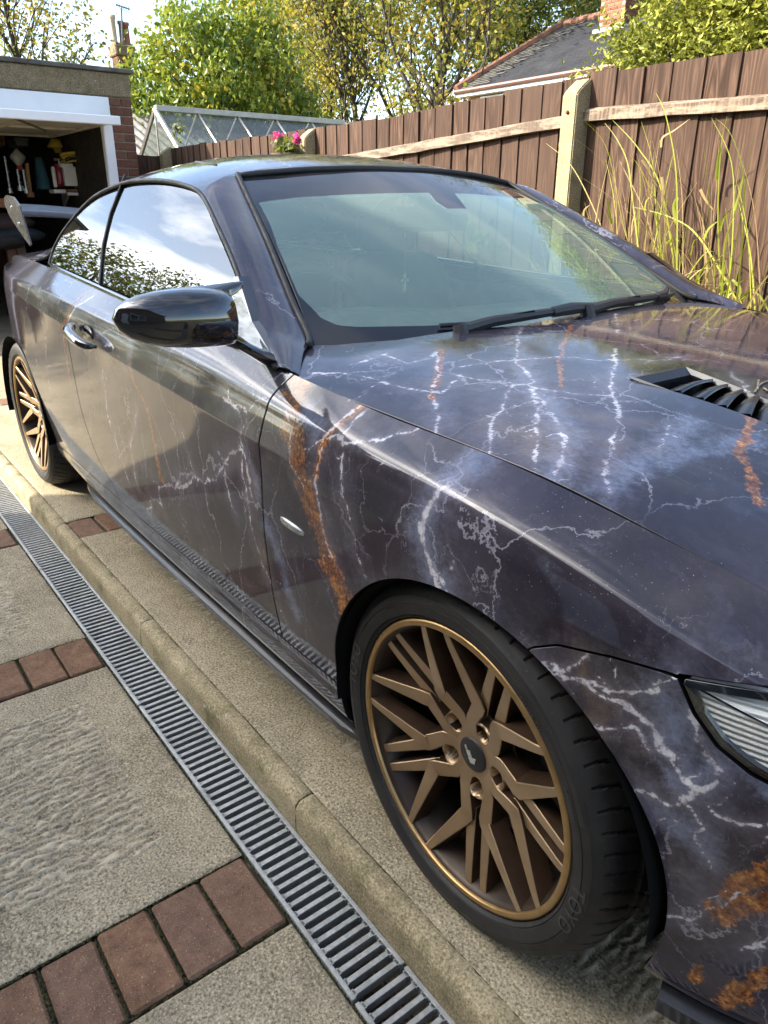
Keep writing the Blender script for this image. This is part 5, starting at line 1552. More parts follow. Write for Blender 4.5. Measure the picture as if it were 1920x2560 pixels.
for k in range(-2, 8):
    x1 = -.385-.918*k; x0 = x1-.918
    o = kerb_stone(x0, x1, 50+k)
    idx = k+1
    lab = {-2: 'kerb stone in front of the car, beyond the picture edge', -1: 'nearest kerb stone, level with the front wheel', 0: 'mossy kerb stone level with the front door edge', 1: 'kerb stone level with the middle of the door',
           2: 'kerb stone beside the short row of red bricks', 3: 'kerb stone lit by sun beside the rear tyre'}.get(k, 'sunlit kerb stone %s the rear wheel, towards the garage' % ('just behind' if k == 4 else 'further behind' if k == 5 else 'well behind' if k == 6 else 'far behind'))
    tag(o, lab, 'kerb', 'kerb stones along the drain')
# ================================================================== DRAIN
m, nt, p = new_mat('galvanised')
geo = nt.node('ShaderNodeNewGeometry'); pos = geo.outputs['Position']
v = nt.node('ShaderNodeTexVoronoi'); v.inputs['Scale'].default_value = 120; nt.link(pos, v.inputs['Vector'])
n1 = nt.noise(pos, 9, 6, .65)
c = nt.mix(nt.maprange(v.outputs['Color'], .2, .8), (.34, .35, .34), (.45, .46, .45))
c = nt.mix(nt.maprange(n1.outputs['Fac'], .5, .72, 0, .6), c, (.19, .19, .17))
nt.link(c, p.inputs['Base Color']); p.inputs['Metallic'].default_value = .55
nt.link(nt.maprange(n1.outputs['Fac'], .3, .7, .36, .62), p.inputs['Roughness'])
M_galv = m
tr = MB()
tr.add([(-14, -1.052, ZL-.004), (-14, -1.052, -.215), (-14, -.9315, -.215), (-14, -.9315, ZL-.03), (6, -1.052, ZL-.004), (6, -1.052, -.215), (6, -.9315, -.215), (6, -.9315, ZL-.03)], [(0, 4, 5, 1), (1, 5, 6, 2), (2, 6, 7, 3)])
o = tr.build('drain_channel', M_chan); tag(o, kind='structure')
PIT = .0238
bar = MB(); bar.prism([(-.0022, -.024), (.0022, -.024), (.0030, -.004), (.0052, -.0015), (.0046, .0), (-.0046, .0), (-.0052, -.0015), (-.0030, -.004)], 1, -1.0385, -.9415)
BAR = mesh_data('bar', [], [], None)
bo = bar.build('tmp', M_galv); BAR = bo.data; BAR.name = 'bar'; bpy.data.objects.remove(bo)
nb = MB()
def rail_mesh(y0, y1, teeth):
    mb = MB(); mb.box((.002, y0, -.026), (.998, y1, .001), .0012)
    for k in range(42):
        x = .012+PIT*k
        mb.box((x-.007, teeth[0], -.010), (x+.0065, teeth[1], -.001))
    o = mb.build('tmp', M_galv); me = o.data; me.name = 'side_rail'; bpy.data.objects.remove(o); return me
RAIL_L, RAIL_R = rail_mesh(-1.0490, -1.0400, (-1.0402, -1.0355)), rail_mesh(-.9420, -.9335, (-.9465, -.9418))
NUB = MB()
for yy in (-1.012, -.990, -.968): NUB.box((-.0036, yy-.003, .0), (.0036, yy+.003, .0012))
gl = {1: 'galvanised drain grate cut by the bottom edge of the picture', 0: 'galvanised drain grate beside the nearest red brick row', -1: 'galvanised drain grate beside the second red brick row', -2: 'galvanised drain grate with the shade line crossing its far end',
      -3: 'sunlit galvanised drain grate beside the rear wheel', -4: 'farthest galvanised drain grate, in sun at the left edge'}
for k in range(0, 6):
    X1 = -.004+1.0155*(1-k); 
    g = empty('drain_grate', (X1-1.0125, 0, ZL+.002)); g.scale = (1.0125, 1, 1)
    tag(g, {0: gl[1], 1: gl[0], 2: gl[-1], 3: gl[-2], 4: gl[-3], 5: gl[-4]}[k], 'drain grate', 'grates along the drain')
    shared('side_rail', RAIL_L, g); shared('side_rail', RAIL_R, g)
    for i in range(42): shared('bar', BAR, g, (.012+PIT*i, 0, -.001))
# leaves and grit lying in the channel
M_dead = simple('dead_leaf', (.075, .038, .020), .8, var=.6, vscale=60)
vv, ff = [], []
for k in range(420):
    x = rng.uniform(-1.6, .5) if k % 3 else rng.normal(.02, .09); y = rng.uniform(-1.03, -.945); a = rng.uniform(0, 6.28); s = rng.uniform(.006, .018)
    z = -.212+rng.uniform(0, .012); t = rng.uniform(-.7, .7)
    c_, s_ = math.cos(a), math.sin(a); b = len(vv)
    for u, w in ((-1, 0), (0, -.5), (1, 0), (0, .5)): vv.append((x+s*(u*c_-w*s_), y+s*(u*s_+w*c_), z+s*w*t+(.004 if u == 0 else 0)))
    ff.append((b, b+1, b+2, b+3))
o = obj('dead_leaves', vv, ff, M_dead); tag(o, 'brown dead leaves and grit lying in the drain channel', 'leaves', kind='stuff')
# moss in the paver joints
M_moss = simple('moss', (.062, .060, .016), .95, var=.6, vscale=120, bump=1.0, bscale=200)
vv, ff = [], []
def moss_line(p0, p1, z, n, w):
    for k in range(n):
        f = rng.uniform(0, 1); x = p0[0]+(p1[0]-p0[0])*f+rng.normal(0, w); y = p0[1]+(p1[1]-p0[1])*f+rng.normal(0, w)
        r = rng.uniform(.0012, .0038); b = len(vv)
        for a in range(5): vv.append((x+r*math.cos(a*1.2566), y+r*math.sin(a*1.2566), z-.004))
        vv.append((x, y, z+r*.7-.002))
        for a in range(5): ff.append((b+a, b+(a+1) % 5, b+5))
for rx in (-.398, -1.461, -2.524):
    n = 330 if rx > -1 else 150
    for i in range(9): moss_line((rx+.004, -1.157-.1022*i), (rx+.184, -1.157-.1022*i), ZL-.002, n//3, .0016)
    moss_line((rx-.002, -1.06), (rx-.002, -1.9), ZL-.001, n, .0015); moss_line((rx+.191, -1.06), (rx+.191, -1.9), ZL-.001, n, .0015)
moss_line((-2.6, -1.0515), (.6, -1.0515), ZL-.001, 900, .0012)
o = obj('joint_moss', vv, ff, M_moss); tag(o, 'dark green moss growing in the brick joints', 'moss', kind='stuff')

# ================================================================== FENCE
def wood_mat(name, c_dark, c_mid, c_lite, wear=0.0):
    m, nt, p = new_mat(name)
    tc = nt.node('ShaderNodeTexCoord'); inf = nt.node('ShaderNodeObjectInfo')
    sh = nt.node('ShaderNodeVectorMath', operation='MULTIPLY_ADD'); sh.inputs[1].default_value = (0, 0, 0)
    cb = nt.node('ShaderNodeCombineXYZ')
    r7 = nt.math('MULTIPLY', inf.outputs['Random'], 37.0)
    for k in range(3): nt.link(r7, cb.inputs[k])
    ad = nt.node('ShaderNodeVectorMath', operation='ADD'); nt.link(tc.outputs['Object'], ad.inputs[0]); nt.link(cb.outputs[0], ad.inputs[1])
    st = nt.mapping(ad.outputs[0], (9, 9, .9))
    wob = nt.noise(st, 1.0, 3, .5)
    rings = nt.node('ShaderNodeTexNoise'); rings.inputs['Scale'].default_value = .9; rings.inputs['Detail'].default_value = 2
    nt.link(st, rings.inputs['Vector'])
    bands = nt.math('FRACT', nt.math('MULTIPLY', rings.outputs['Fac'], 15.0))
    tri = nt.math('ABSOLUTE', nt.math('SUBTRACT', nt.math('MULTIPLY', bands, 2.0), 1.0))
    fib = nt.noise(nt.mapping(ad.outputs[0], (130, 130, 3.0)), 1.0, 5, .65)
    val = nt.math('ADD', nt.math('MULTIPLY', tri, .30), nt.math('MULTIPLY', fib.outputs['Fac'], .74))
    col = nt.ramp(val, [(.28, c_dark), (.52, c_mid), (.76, c_lite)])
    blot = nt.noise(nt.mapping(ad.outputs[0], (3, 3, 1.1)), 2.0, 5, .6)
    col = nt.mix(nt.maprange(blot.outputs['Fac'], .45, .72, 0, .5), col, c_dark)
    col = nt.mix(nt.math('MULTIPLY', inf.outputs['Random'], .60), col, tuple(c*.60 for c in c_mid))
    gt = nt.math('FRACT', nt.math('MULTIPLY', inf.outputs['Random'], 7.31))
    col = nt.mix(nt.math('MULTIPLY', gt, .30), col, (c_lite[0]*.8, c_lite[1]*.85, c_lite[2]*.9))
    if wear:
        wr = nt.noise(nt.mapping(ad.outputs[0], (6, 30, 30)), 1.0, 6, .7)
        col = nt.mix(nt.maprange(wr.outputs['Fac'], .46, .58, 0, wear), col, (.34, .28, .20))
    nt.link(col, p.inputs['Base Color']); p.inputs['Roughness'].default_value = .85; p.inputs['Specular IOR Level'].default_value = .2
    b = nt.node('ShaderNodeBump'); b.inputs['Strength'].default_value = .55; b.inputs['Distance'].default_value = .003
    nt.link(val, b.inputs['Height']); nt.link(b.outputs['Normal'], p.inputs['Normal'])
    return m
M_board = wood_mat('fence_board', (.020, .0105, .0065), (.056, .031, .020), (.125, .074, .050))
M_rail = wood_mat('fence_rail', (.06, .040, .028), (.13, .092, .068), (.23, .175, .13), .55)
M_post = concrete_mat('post_concrete', (.20, .162, .088), (.38, .315, .19), .9, .25, .8)
YF = 1.80
fence = empty('fence', (-2, YF, 0))
tag(fence, 'weathered brown vertical board fence behind the car', 'fence')
POSTS = [.70, -1.99-.046, -4.56, -7.27]
bx_ = .62; k = 0
def top_z(x): return float(np.interp(x, [-7.4, -4.6, -3.6, -2.8, -2.2, -2.1, -1.95, -1.1, .7], [1.700, 1.700, 1.702, 1.735, 1.758, 1.758, 1.770, 1.752, 1.74]))
boards = []
while bx_ > -7.25:
    w = rng.uniform(.128, .168); x1 = bx_; x0 = bx_-w
    if x0 < -2.083 < x1 or x0 < -1.99 < x1: pass
    zt = top_z((x0+x1)/2)+rng.normal(0, .004)+(0.006 if k % 3 == 0 else 0)
    mb = MB()
    t0, t1 = .004, .014                       # feather edge
    yb = rng.normal(0, .002)
    mb.add([(x0-.012, YF+.002-yb, 0.03), (x1, YF+.002-yb-.004, 0.03), (x1, YF+.018-yb, .03), (x0-.012, YF+.018-yb, .03),
            (x0-.012, YF+.002-yb, zt), (x1, YF+.002-yb-.004, zt+rng.normal(0, .002)), (x1, YF+.018-yb, zt), (x0-.012, YF+.018-yb, zt)],
           [(3, 2, 1, 0), (4, 5, 6, 7), (0, 1, 5, 4), (1, 2, 6, 5), (2, 3, 7, 6), (3, 0, 4, 7)])
    for i_ in range(8):
        v = list(mb.v[i_]); v[1] += (-.012 if (i_ % 4) in (0,) else 0.0)*0+(-.006 if (i_ % 4) in (1, 2) else 0); mb.v[i_] = tuple(v)
    o = mb.build('board', M_board, fence); o.location = (2, -YF, 0)
    bx_ = x0-rng.choice([0, 0, .001, .003]); k += 1
NAILS = MB()
def fence_rail(x0, z0, x1, z1, h=.056, d=.040):
    mb = MB(); n = 16; vv = []
    for i in range(n+1):
        f = i/n; x = x0+(x1-x0)*f; z = z0+(z1-z0)*f+rng.normal(0, .0012)
        vv += [(x, YF-.004, z-h/2), (x, YF-d, z-h/2+rng.normal(0, .0015)), (x, YF-d, z+h/2-.010+rng.normal(0, .002)), (x, YF-.004, z+h/2+.004)]
    ff = [(i*4+j, i*4+(j+1) % 4, (i+1)*4+(j+1) % 4, (i+1)*4+j) for i in range(n) for j in range(4)]+[(0, 1, 2, 3), (n*4, n*4+1, n*4+2, n*4+3)]
    mb.add(vv, ff); o = mb.build('rail', M_rail, fence); o.location = (2, -YF, 0)
fence_rail(-1.985, 1.588, .65, 1.52); fence_rail(-4.50, 1.455, -2.085, 1.571); fence_rail(-7.2, 1.47, -4.60, 1.47)
fence_rail(-1.985, .45, .65, .42); fence_rail(-4.50, .42, -2.085, .43); fence_rail(-7.2, .42, -4.60, .42)
def fence_post(x0, zt, name_lab):
    mb = MB(); w = .093
    y0, y1 = YF-.10, YF+.006
    P = [(y0, 0), (y0, zt-.075), (y0+.030, zt-.045), (y1-.012, zt), (y1, zt), (y1, 0)]
    mb.prism(P, 0, x0, x0+w); o = mb.build('post', M_post, fence)
    bm = bmesh.new(); bm.from_mesh(o.data); bmesh.ops.bevel(bm, geom=list(bm.edges), offset=.006, segments=2, affect='EDGES'); bm.to_mesh(o.data); bm.free(); o.location = (2, -YF, 0)
    return o
post_o = fence_post(-2.083, 1.752, ''); fence_post(-4.60, 1.70, ''); fence_post(-7.31, 1.715, ''); fence_post(.66, 1.75, '')
mb = MB(); V_, F_ = lathe([(.001, -.012), (.006, -.011), (.0085, -.006), (.009, 0)], 12, 1); mb.add(V_+np.array([-2.040, YF-.10, 1.600]), [tuple(f) for f in F_])
M_rust = simple('rust', (.17, .055, .02), .8, var=.4)
o = mb.build('bolt', M_rust, fence); o.location = (2, -YF, 0)
# ================================================================== GARAGE
def brick_mat(name, cols, scale_var=.4):
    m, nt, p = new_mat(name)
    tc = nt.node('ShaderNodeTexCoord'); inf = nt.node('ShaderNodeObjectInfo')
    geo = nt.node('ShaderNodeNewGeometry')
    n1 = nt.noise(geo.outputs['Position'], 40, 6, .65)
    col = nt.ramp(inf.outputs['Random'], [(0.0, cols[0]), (.5, cols[1]), (1.0, cols[2])])
    col = nt.mix(nt.maprange(n1.outputs['Fac'], .4, .75, 0, .6), col, tuple(c*.45 for c in cols[0]))
    nt.link(col, p.inputs['Base Color']); p.inputs['Roughness'].default_value = .9; p.inputs['Specular IOR Level'].default_value = .2
    b = nt.node('ShaderNodeBump'); b.inputs['Strength'].default_value = .6; b.inputs['Distance'].default_value = .004
    nt.link(n1.outputs['Fac'], b.inputs['Height']); nt.link(b.outputs['Normal'], p.inputs['Normal'])
    return m
M_brick = brick_mat('garage_brick', ((.10, .045, .032), (.15, .068, .045), (.19, .095, .062)))
M_brick_or = brick_mat('house_brick', ((.24, .12, .06), (.32, .17, .09), (.36, .22, .12)))
M_brick_rd = brick_mat('chimney_brick', ((.16, .062, .035), (.23, .090, .05), (.28, .13, .075)))
M_mortar = simple('mortar', (.26, .235, .19), .95, var=.2, bump=.5, bscale=150)
M_lintel = concrete_mat('lintel_concrete', (.115, .085, .050), (.240, .185, .115), 1.0, .5, .9)
M_white = simple('white_paint', (.72, .73, .76), .42, var=.05, vscale=3)
M_cream = simple('door_underside', (.56, .53, .44), .6, var=.08)
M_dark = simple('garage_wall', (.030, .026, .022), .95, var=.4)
GX = -7.0
garage = empty('garage', (GX, 0, 0)); tag(garage, 'brick garage with concrete lintel and raised white door', 'garage')
def gpart(mb, name, mat): 
    o = mb.build(name, mat, garage); o.location = (-GX, 0, 0); return o
mb = MB(); mb.box((GX-.24, -1.55, 2.088), (GX+.012, 1.362, 2.288), .012); gpart(mb, 'lintel', M_lintel)
mb = MB(); mb.box((GX-5.2, -1.60, 2.289), (GX+.035, 1.40, 2.325), .006); gpart(mb, 'roof', simple('roof_felt', (.10, .095, .085), .9, var=.3, bump=.5))
mb = MB(); mb.box((GX-.21, 1.150, -.05), (GX-.006, 1.3565, 2.087)); mb.box((GX-5.1, 1.15, -.05), (GX-.212, 1.352, 2.287)); gpart(mb, 'side_wall', M_mortar)
mb = MB(); mb.box((GX-5.1, -1.55, -.05), (GX-.006, -1.33, 2.087)); gpart(mb, 'side_wall', M_brick)
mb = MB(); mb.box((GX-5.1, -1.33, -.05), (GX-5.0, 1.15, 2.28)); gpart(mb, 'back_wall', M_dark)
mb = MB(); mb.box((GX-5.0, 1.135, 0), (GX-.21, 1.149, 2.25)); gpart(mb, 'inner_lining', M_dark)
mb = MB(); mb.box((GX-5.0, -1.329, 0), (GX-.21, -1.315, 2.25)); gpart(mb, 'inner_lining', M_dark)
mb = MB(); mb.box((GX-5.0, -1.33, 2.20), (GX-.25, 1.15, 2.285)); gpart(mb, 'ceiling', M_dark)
mb = MB(); mb.box((-.5, 0, 0), (.5, 1, 1)); 
def brick_me(l, h, d, mat):
    mb = MB(); mb.box((0, 0, 0), (d, l, h), .004); return mesh_data('brick', mb.v, mb.f, mat)
B_ST, B_HD = brick_me(.2035, .063, .016, M_brick), brick_me(.098, .063, .016, M_brick)
for c in range(28):
    z = 2.085-.0735*(c+1)+.006
    if z < 0: break
    jit = lambda: rng.normal(0, .0012)
    if c % 2: shared('brick', B_ST, garage, (-.010+jit(), 1.1525, z))
    else:
        shared('brick', B_HD, garage, (-.010+jit(), 1.1525, z)); shared('brick', B_HD, garage, (-.010+jit(), 1.258, z))
# frame and raised door
mb = MB(); mb.box((GX-.03, -1.20, 1.895), (GX+.022, 1.142, 2.083), .006); gpart(mb, 'fascia_board', M_white)
mb = MB(); mb.box((GX-.05, 1.055, 0), (GX+.018, 1.1475, 1.893), .005); gpart(mb, 'door_frame', M_white)
mb = MB(); mb.box((GX-.035, 1.063, 0), (GX+.024, 1.076, 1.89)); gpart(mb, 'frame_bead', M_white)
mb = MB(); mb.box((GX-.05, -1.30, 0), (GX+.018, -1.20, 1.893), .005); gpart(mb, 'door_frame', M_white)
dw0 = on_x(.2895*1042, 100+.2895*700, GX+.32)
door_y1 = dw0[1]
mb = MB(); mb.box((GX-1.75, -1.15, 1.868), (GX+.30, door_y1-.05, 1.895)); gd = gpart(mb, 'raised_door', M_cream)
mb = MB(); mb.box((GX+.255, -1.17, 1.832), (GX+.32, door_y1, 1.905), .006); o = mb.build('door_edge', M_white, gd)
for yy in (-1.12, -.4, .35, door_y1-.09):
    mb = MB(); mb.box((GX-1.75, yy, 1.845), (GX+.25, yy+.035, 1.8675)); mb.build('door_rib', M_cream, gd)
for xx in (GX-1.70, GX-.70):
    mb = MB(); mb.box((xx, -1.08, 1.847), (xx+.035, door_y1-.10, 1.8665)); mb.build('door_rib', M_cream, gd)
mb = MB(); mb.tube([(GX+.18, .25, 1.85), (GX-.25, .62, 1.80)], .010, 6); mb.build('lift_arm', simple('arm_steel', (.18, .17, .15), .5, metal=.6), gd)
# ---------------------------------------------------------------- things kept in the garage
gp = lambda a, b, X: on_x(.1929*a, 300+.1929*b, X)
def M_(name, c, r=.5, **k): return MATS.get(name) or simple(name, c, r, **k)
M_wood = wood_mat('shelf_wood', (.16, .085, .04), (.26, .15, .075), (.36, .22, .12))
XS = -8.3
def shelf(a0, b0, a1, b1, X, label, depth=.35):
    p, q = gp(a0, b0, X), gp(a1, b1, X); s = empty('shelf', (X, p[1], q[2])); tag(s, label, 'shelf')
    mb = MB(); mb.box((X-depth, p[1], q[2]), (X, q[1], p[2]), .004); o = mb.build('board', M_wood, s); o.location = (-X, -p[1], -q[2])
    for yy in (p[1]+.03, q[1]-.06):
        mb = MB(); mb.prism([(X-.02, q[2]-.002), (X-depth+.02, q[2]-.002), (X-depth+.02, q[2]-.16)], 1, yy, yy+.02); o = mb.build('bracket', M_('bracket_grey', (.35, .36, .36), .5, metal=.5), s); o.location = (-X, -p[1], -q[2])
    return s
shelf(860, 895, 1240, 935, XS, 'short wooden shelf with white edging inside the garage')
mb = MB(); p, q = gp(868, 935, XS), gp(1140, 978, XS); mb.box((XS-.02, p[1], q[2]), (XS+.015, q[1], p[2]-.002), .003); o = mb.build('shelf_edging', M_white); tag(o, 'pale metal edging strip under the garage shelf', 'trim')
p, q = gp(695, 898, XS+.1), gp(862, 948, XS+.1); mb = MB(); mb.box((XS-.1, p[1], q[2]), (XS+.1, q[1], p[2]), .01); o = mb.build('white_box', M_white); tag(o, 'low white carton left of the garage shelf', 'box')
# spray bottle on a yellow tub
base = gp(1070, 825, XS+.02); tp = gp(1070, 760, XS+.02)
V_, F_ = lathe([(.001, 0), (.066, 0), (.070, .01), (.070, (tp-base)[2]), (.060, (tp-base)[2]+.004), (.001, (tp-base)[2]+.004)], 24, 2)
o = obj('yellow_tub', V_+base, F_, M_('tub_yellow', (.62, .42, .04), .4), None, True); auto_smooth(o, 40); tag(o, 'round yellow tub on the garage shelf', 'tub')
bt = empty('spray_bottle', tuple(tp+np.array([0, 0, .005]))); tag(bt, 'dark spray bottle standing on the yellow tub', 'bottle')
hgt = (gp(1070, 590, XS)-tp)[2]
V_, F_ = lathe([(.001, 0), (.036, 0), (.038, .01), (.038, hgt*.5), (.030, hgt*.62), (.014, hgt*.72), (.012, hgt*.78)], 20, 2); obj('body', V_, F_, M_('bottle_black', (.02, .02, .022), .25), bt, True)
V_, F_ = lathe([(.0385, hgt*.12), (.0386, hgt*.42)], 20, 2); obj('label', V_, F_, M_('paper_label', (.45, .40, .36), .7), bt, True)
mb = MB(); mb.box((-.02, -.045, hgt*.79), (.02, .03, hgt*.92), .01); mb.tube([(0, -.02, hgt*.80), (0, -.035, hgt*.66)], .006, 6); mb.build('trigger_head', M_('bottle_black', (.02, .02, .022), .25), bt)
# white plastic rack
rk = empty('plastic_rack', tuple(gp(890, 870, XS))); tag(rk, 'white plastic rack with upright slots on the garage shelf', 'rack')
r0, r1 = gp(800, 600, XS+.05), gp(965, 855, XS+.05); L = rk.location
def rel(mb, name, mat, root): o = mb.build(name, mat, root); o.location = tuple(-Vector(root.location)); return o
mb = MB(); mb.box((XS-.05, r0[1]-.02, r0[2]-.01), (XS+.08, r1[1]+.01, r0[2]+.03), .008); rel(mb, 'top_bar', M_white, rk)
for f in (0.0, .38, .76):
    mb = MB(); y = r0[1]+(r1[1]-r0[1])*f+.01; mb.box((XS-.03, y, r1[2]), (XS+.06, y+.05, r0[2]), .006); rel(mb, 'upright', M_white, rk)
mb = MB(); p, q = gp(945, 590, XS+.03), gp(1000, 890, XS+.03); mb.box((XS-.02, p[1], q[2]), (XS+.01, q[1], p[2]), .004); o = mb.build('timber_offcut', M_wood); tag(o, 'upright timber offcut beside the white plastic rack', 'timber')
# yellow coiled hose on top
def coil(name, c, R, r, turns, mat, label, cat, squash=.35):
    mb = MB(); pts = []
    n = 26*turns
    for i in range(n): 
        a = 2*math.pi*i/26; f = i/n
        pts.append((c[0]+math.cos(a)*R*.6, c[1]+math.sin(a)*R*(1+.1*math.sin(f*9)), c[2]+(f-.5)*2*r*turns*squash*2+.02*math.cos(a)))
    mb.tube(pts, r, 7); o = mb.build(name, mat, None, True); tag(o, label, cat); return o
c_ = gp(1060, 520, XS); coil('garden_hose', c_, .19, .017, 4, M_('hose_yellow', (.52, .40, .05), .5), 'coiled yellow hose on top of the garage rack', 'hose')
c_ = gp(1085, 530, XS+.1); coil('black_cable', c_, .17, .008, 3, M_('cable_black', (.015, .015, .015), .5), 'coiled black cable on the yellow hose', 'cable')
# red and white vacuum
p, q = gp(700, 510, XS-.05), gp(825, 880, XS-.05)
vc = empty('upright_vacuum', (XS-.05, (p[1]+q[1])/2, q[2])); tag(vc, 'dark red and white upright vacuum cleaner in the garage', 'vacuum')
hh = p[2]-q[2]
V_, F_ = lathe([(.001, 0), (.055, .01), (.062, hh*.2), (.058, hh*.6), (.045, hh*.8), (.03, hh*.85), (.001, hh*.86)], 18, 2); obj('body', V_, F_, M_('vac_red', (.16, .012, .02), .25), vc, True)
mb = MB(); mb.box((.03, -.085, .0), (.07, -.05, hh*.75), .012); mb.build('white_side', M_white, vc); mb = MB(); mb.tube([(0, .02, hh*.8), (0, .02, hh)], .012, 8); mb.tube([(0, -.03, hh), (0, .06, hh)], .014, 8); mb.build('handle', M_satin, vc)
# hanging teal bag
p, q = gp(410, 480, XS-.1), gp(650, 900, XS-.1)
mb = MB(); vv = []; ff = []; n = 16; yc = (p[1]+q[1])/2; W_ = (q[1]-p[1])/2
for i in range(13):
    f = i/12; z = p[2]+(q[2]-p[2])*f; w = W_*(.45+.55*f**.6); d = .10*(.3+.7*math.sin(min(1, f*1.1)*math.pi*.6))
    for k in range(n): a = 2*math.pi*k/n; rr = 1+.08*math.sin(5*a+f*4); vv.append((XS-.1+math.cos(a)*d*rr, yc+math.sin(a)*w*rr, z))
ff = [(i*n+k, i*n+(k+1) % n, (i+1)*n+(k+1) % n, (i+1)*n+k) for i in range(12) for k in range(n)]+[tuple(range(n)), tuple(12*n+k for k in range(n))]
mb.add(vv, ff); o = mb.build('cloth_bag', M_('bag_teal', (.018, .075, .11), .85, bump=.4, bscale=40), None, True); tag(o, 'dark teal cloth bag hanging in the garage', 'bag')
# grey plastic sack over pole handles
p, q = gp(115, 370, XS), gp(345, 620, XS); mb = MB(); vv = []; yc = (p[1]+q[1])/2; W_ = (q[1]-p[1])/2
prof = [.12, .5, .95, 1.0, .75, .4, .2]
for i, w in enumerate(prof):
    z = p[2]+(q[2]-p[2])*i/6
    for k in range(n): a = 2*math.pi*k/n; rr = 1+.14*math.sin(7*a+i*2); vv.append((XS+math.cos(a)*W_*w*.5*rr, yc+math.sin(a)*W_*w*rr, z))
mb.add(vv, [(i*n+k, i*n+(k+1) % n, (i+1)*n+(k+1) % n, (i+1)*n+k) for i in range(6) for k in range(n)]); o = mb.build('plastic_sack', M_('sack_grey', (.20, .20, .19), .35), None, True); tag(o, 'crumpled grey plastic sack hanging above the poles', 'sack')
def pole(a0, b0, a1, b1, r, mat, label, name='pole', cat='pole', X=XS):
    p, q = gp(a0, b0, X), gp(a1, b1, X); mb = MB(); mb.tube([p, q], r, 8); V_, F_ = lathe([(.001, 0), (r*1.9, 0), (r*1.9, .05), (.001, .05)], 10, 2)
    mb.add(V_+q, [tuple(f) for f in F_]); o = mb.build(name, mat, None); auto_smooth(o); tag(o, label, cat, 'poles leaning in the garage')
pole(60, 470, 138, 950, .014, M_satin, 'long bare metal pole at the left of the garage')
pole(225, 640, 272, 920, .016, M_satin, 'short metal pole under the grey sack, left one')
pole(300, 640, 352, 950, .016, M_satin, 'short metal pole under the grey sack, right one')
pole(345, 560, 400, 1000, .020, M_wood, 'wooden pole between the grey sack and teal bag')
mb = MB(); p, q = gp(205, 600, XS+.02), gp(300, 650, XS+.02); mb.box((XS, p[1], q[2]), (XS+.06, q[1], p[2]), .02); o = mb.build('red_grip', M_('grip_red', (.35, .03, .03), .5)); tag(o, 'small red grip below the grey sack', 'grip')
# shelf lamp, orange tray and storage on the high back shelf
p = gp(740, 300, XS-.4); V_, F_ = lathe([(.001, .05), (.06, .04), (.11, -.04), (.10, -.05), (.05, -.03), (.04, -.09), (.03, -.10)], 20, 2); o = obj('work_lamp', V_+p, F_, M_('lamp_yellow', (.55, .40, .06), .45), None, True); tag(o, 'yellow hanging work lamp high in the garage', 'lamp')
p, q = gp(915, 320, XS-.3), gp(1035, 352, XS-.3); mb = MB(); mb.box((XS-.5, p[1], q[2]), (XS-.3, q[1], p[2]), .015); o = mb.build('orange_tray', M_('tray_orange', (.55, .12, .03), .5)); tag(o, 'flat orange tray high in the garage', 'tray')
for k, (a0, b0, a1, b1, c, lab) in enumerate(((190, 230, 375, 345, (.06, .065, .07), 'clear grey storage box on the high garage shelf'), (0, 140, 80, 340, (.10, .04, .02), 'brown board standing at the garage left'), (560, 150, 860, 230, (.08, .07, .055), 'long dusty carton under the garage roof'))):
    p, q = gp(a0, b0, XS-.5), gp(a1, b1, XS-.5); mb = MB(); mb.box((XS-.85, p[1], q[2]), (XS-.5, q[1], p[2]), .012); mb.box((XS-.86, p[1]-.01, p[2]-.03), (XS-.49, q[1]+.01, p[2]+.005), .006); o = mb.build('storage_box', M_('store_%d' % k, c, .4)); tag(o, lab, 'box')
# cabinet and heap behind the wing
p, q = gp(60, 1610, XS), gp(460, 2400, XS); cb_ = empty('wooden_cabinet', (XS, p[1], 0)); tag(cb_, 'brown wooden cabinet low in the garage behind the wing', 'cabinet')
mb = MB(); mb.box((XS-.5, p[1], 0), (XS, q[1], p[2]), .01); rel(mb, 'carcass', M_('cab_brown', (.10, .042, .018), .5), cb_)
for f in (.02, .52):
    mb = MB(); w = q[1]-p[1]; mb.box((XS+.001, p[1]+w*f, .1), (XS+.018, p[1]+w*(f+.46), p[2]-.04), .005); d = rel(mb, 'cabinet_door', M_('cab_brown', (.10, .042, .018), .5), cb_)
mb = MB(); p, q = gp(-60, 1010, XS), gp(90, 1140, XS); mb.box((XS-.2, p[1], q[2]), (XS, q[1], p[2]), .008); o = mb.build('orange_board', M_('board_orange', (.28, .10, .03), .5)); tag(o, 'orange wooden board left of the rear wing', 'board')
for k, (a, b, w, c, lab) in enumerate(((70, 1330, .26, (.05, .03, .03), 'dark striped bag heaped on the cabinet, uppermost'), (180, 1480, .30, (.022, .035, .045), 'dark blue bag heaped on the cabinet below the striped bag'), (60, 1560, .20, (.03, .028, .03), 'black bag at the left of the heap on the cabinet'))):
    c_ = gp(a, b, XS+.1); vv = []; nn = 14
    for i in range(9):
        ph = -math.pi/2+math.pi*i/8
        for kk in range(nn): th = 2*math.pi*kk/nn; rr = 1+.12*math.sin(3*th+i+k); vv.append((c_[0]+math.cos(ph)*math.cos(th)*.16*rr, c_[1]+math.cos(ph)*math.sin(th)*w*rr, c_[2]+math.sin(ph)*.085*rr))
    mb = MB(); mb.add(vv, [(i*nn+q_, i*nn+(q_+1) % nn, (i+1)*nn+(q_+1) % nn, (i+1)*nn+q_) for i in range(8) for q_ in range(nn)]); o = mb.build('bag', M_('bagm_%d' % k, c, .8, bump=.4, bscale=30), None, True); tag(o, lab, 'bag')

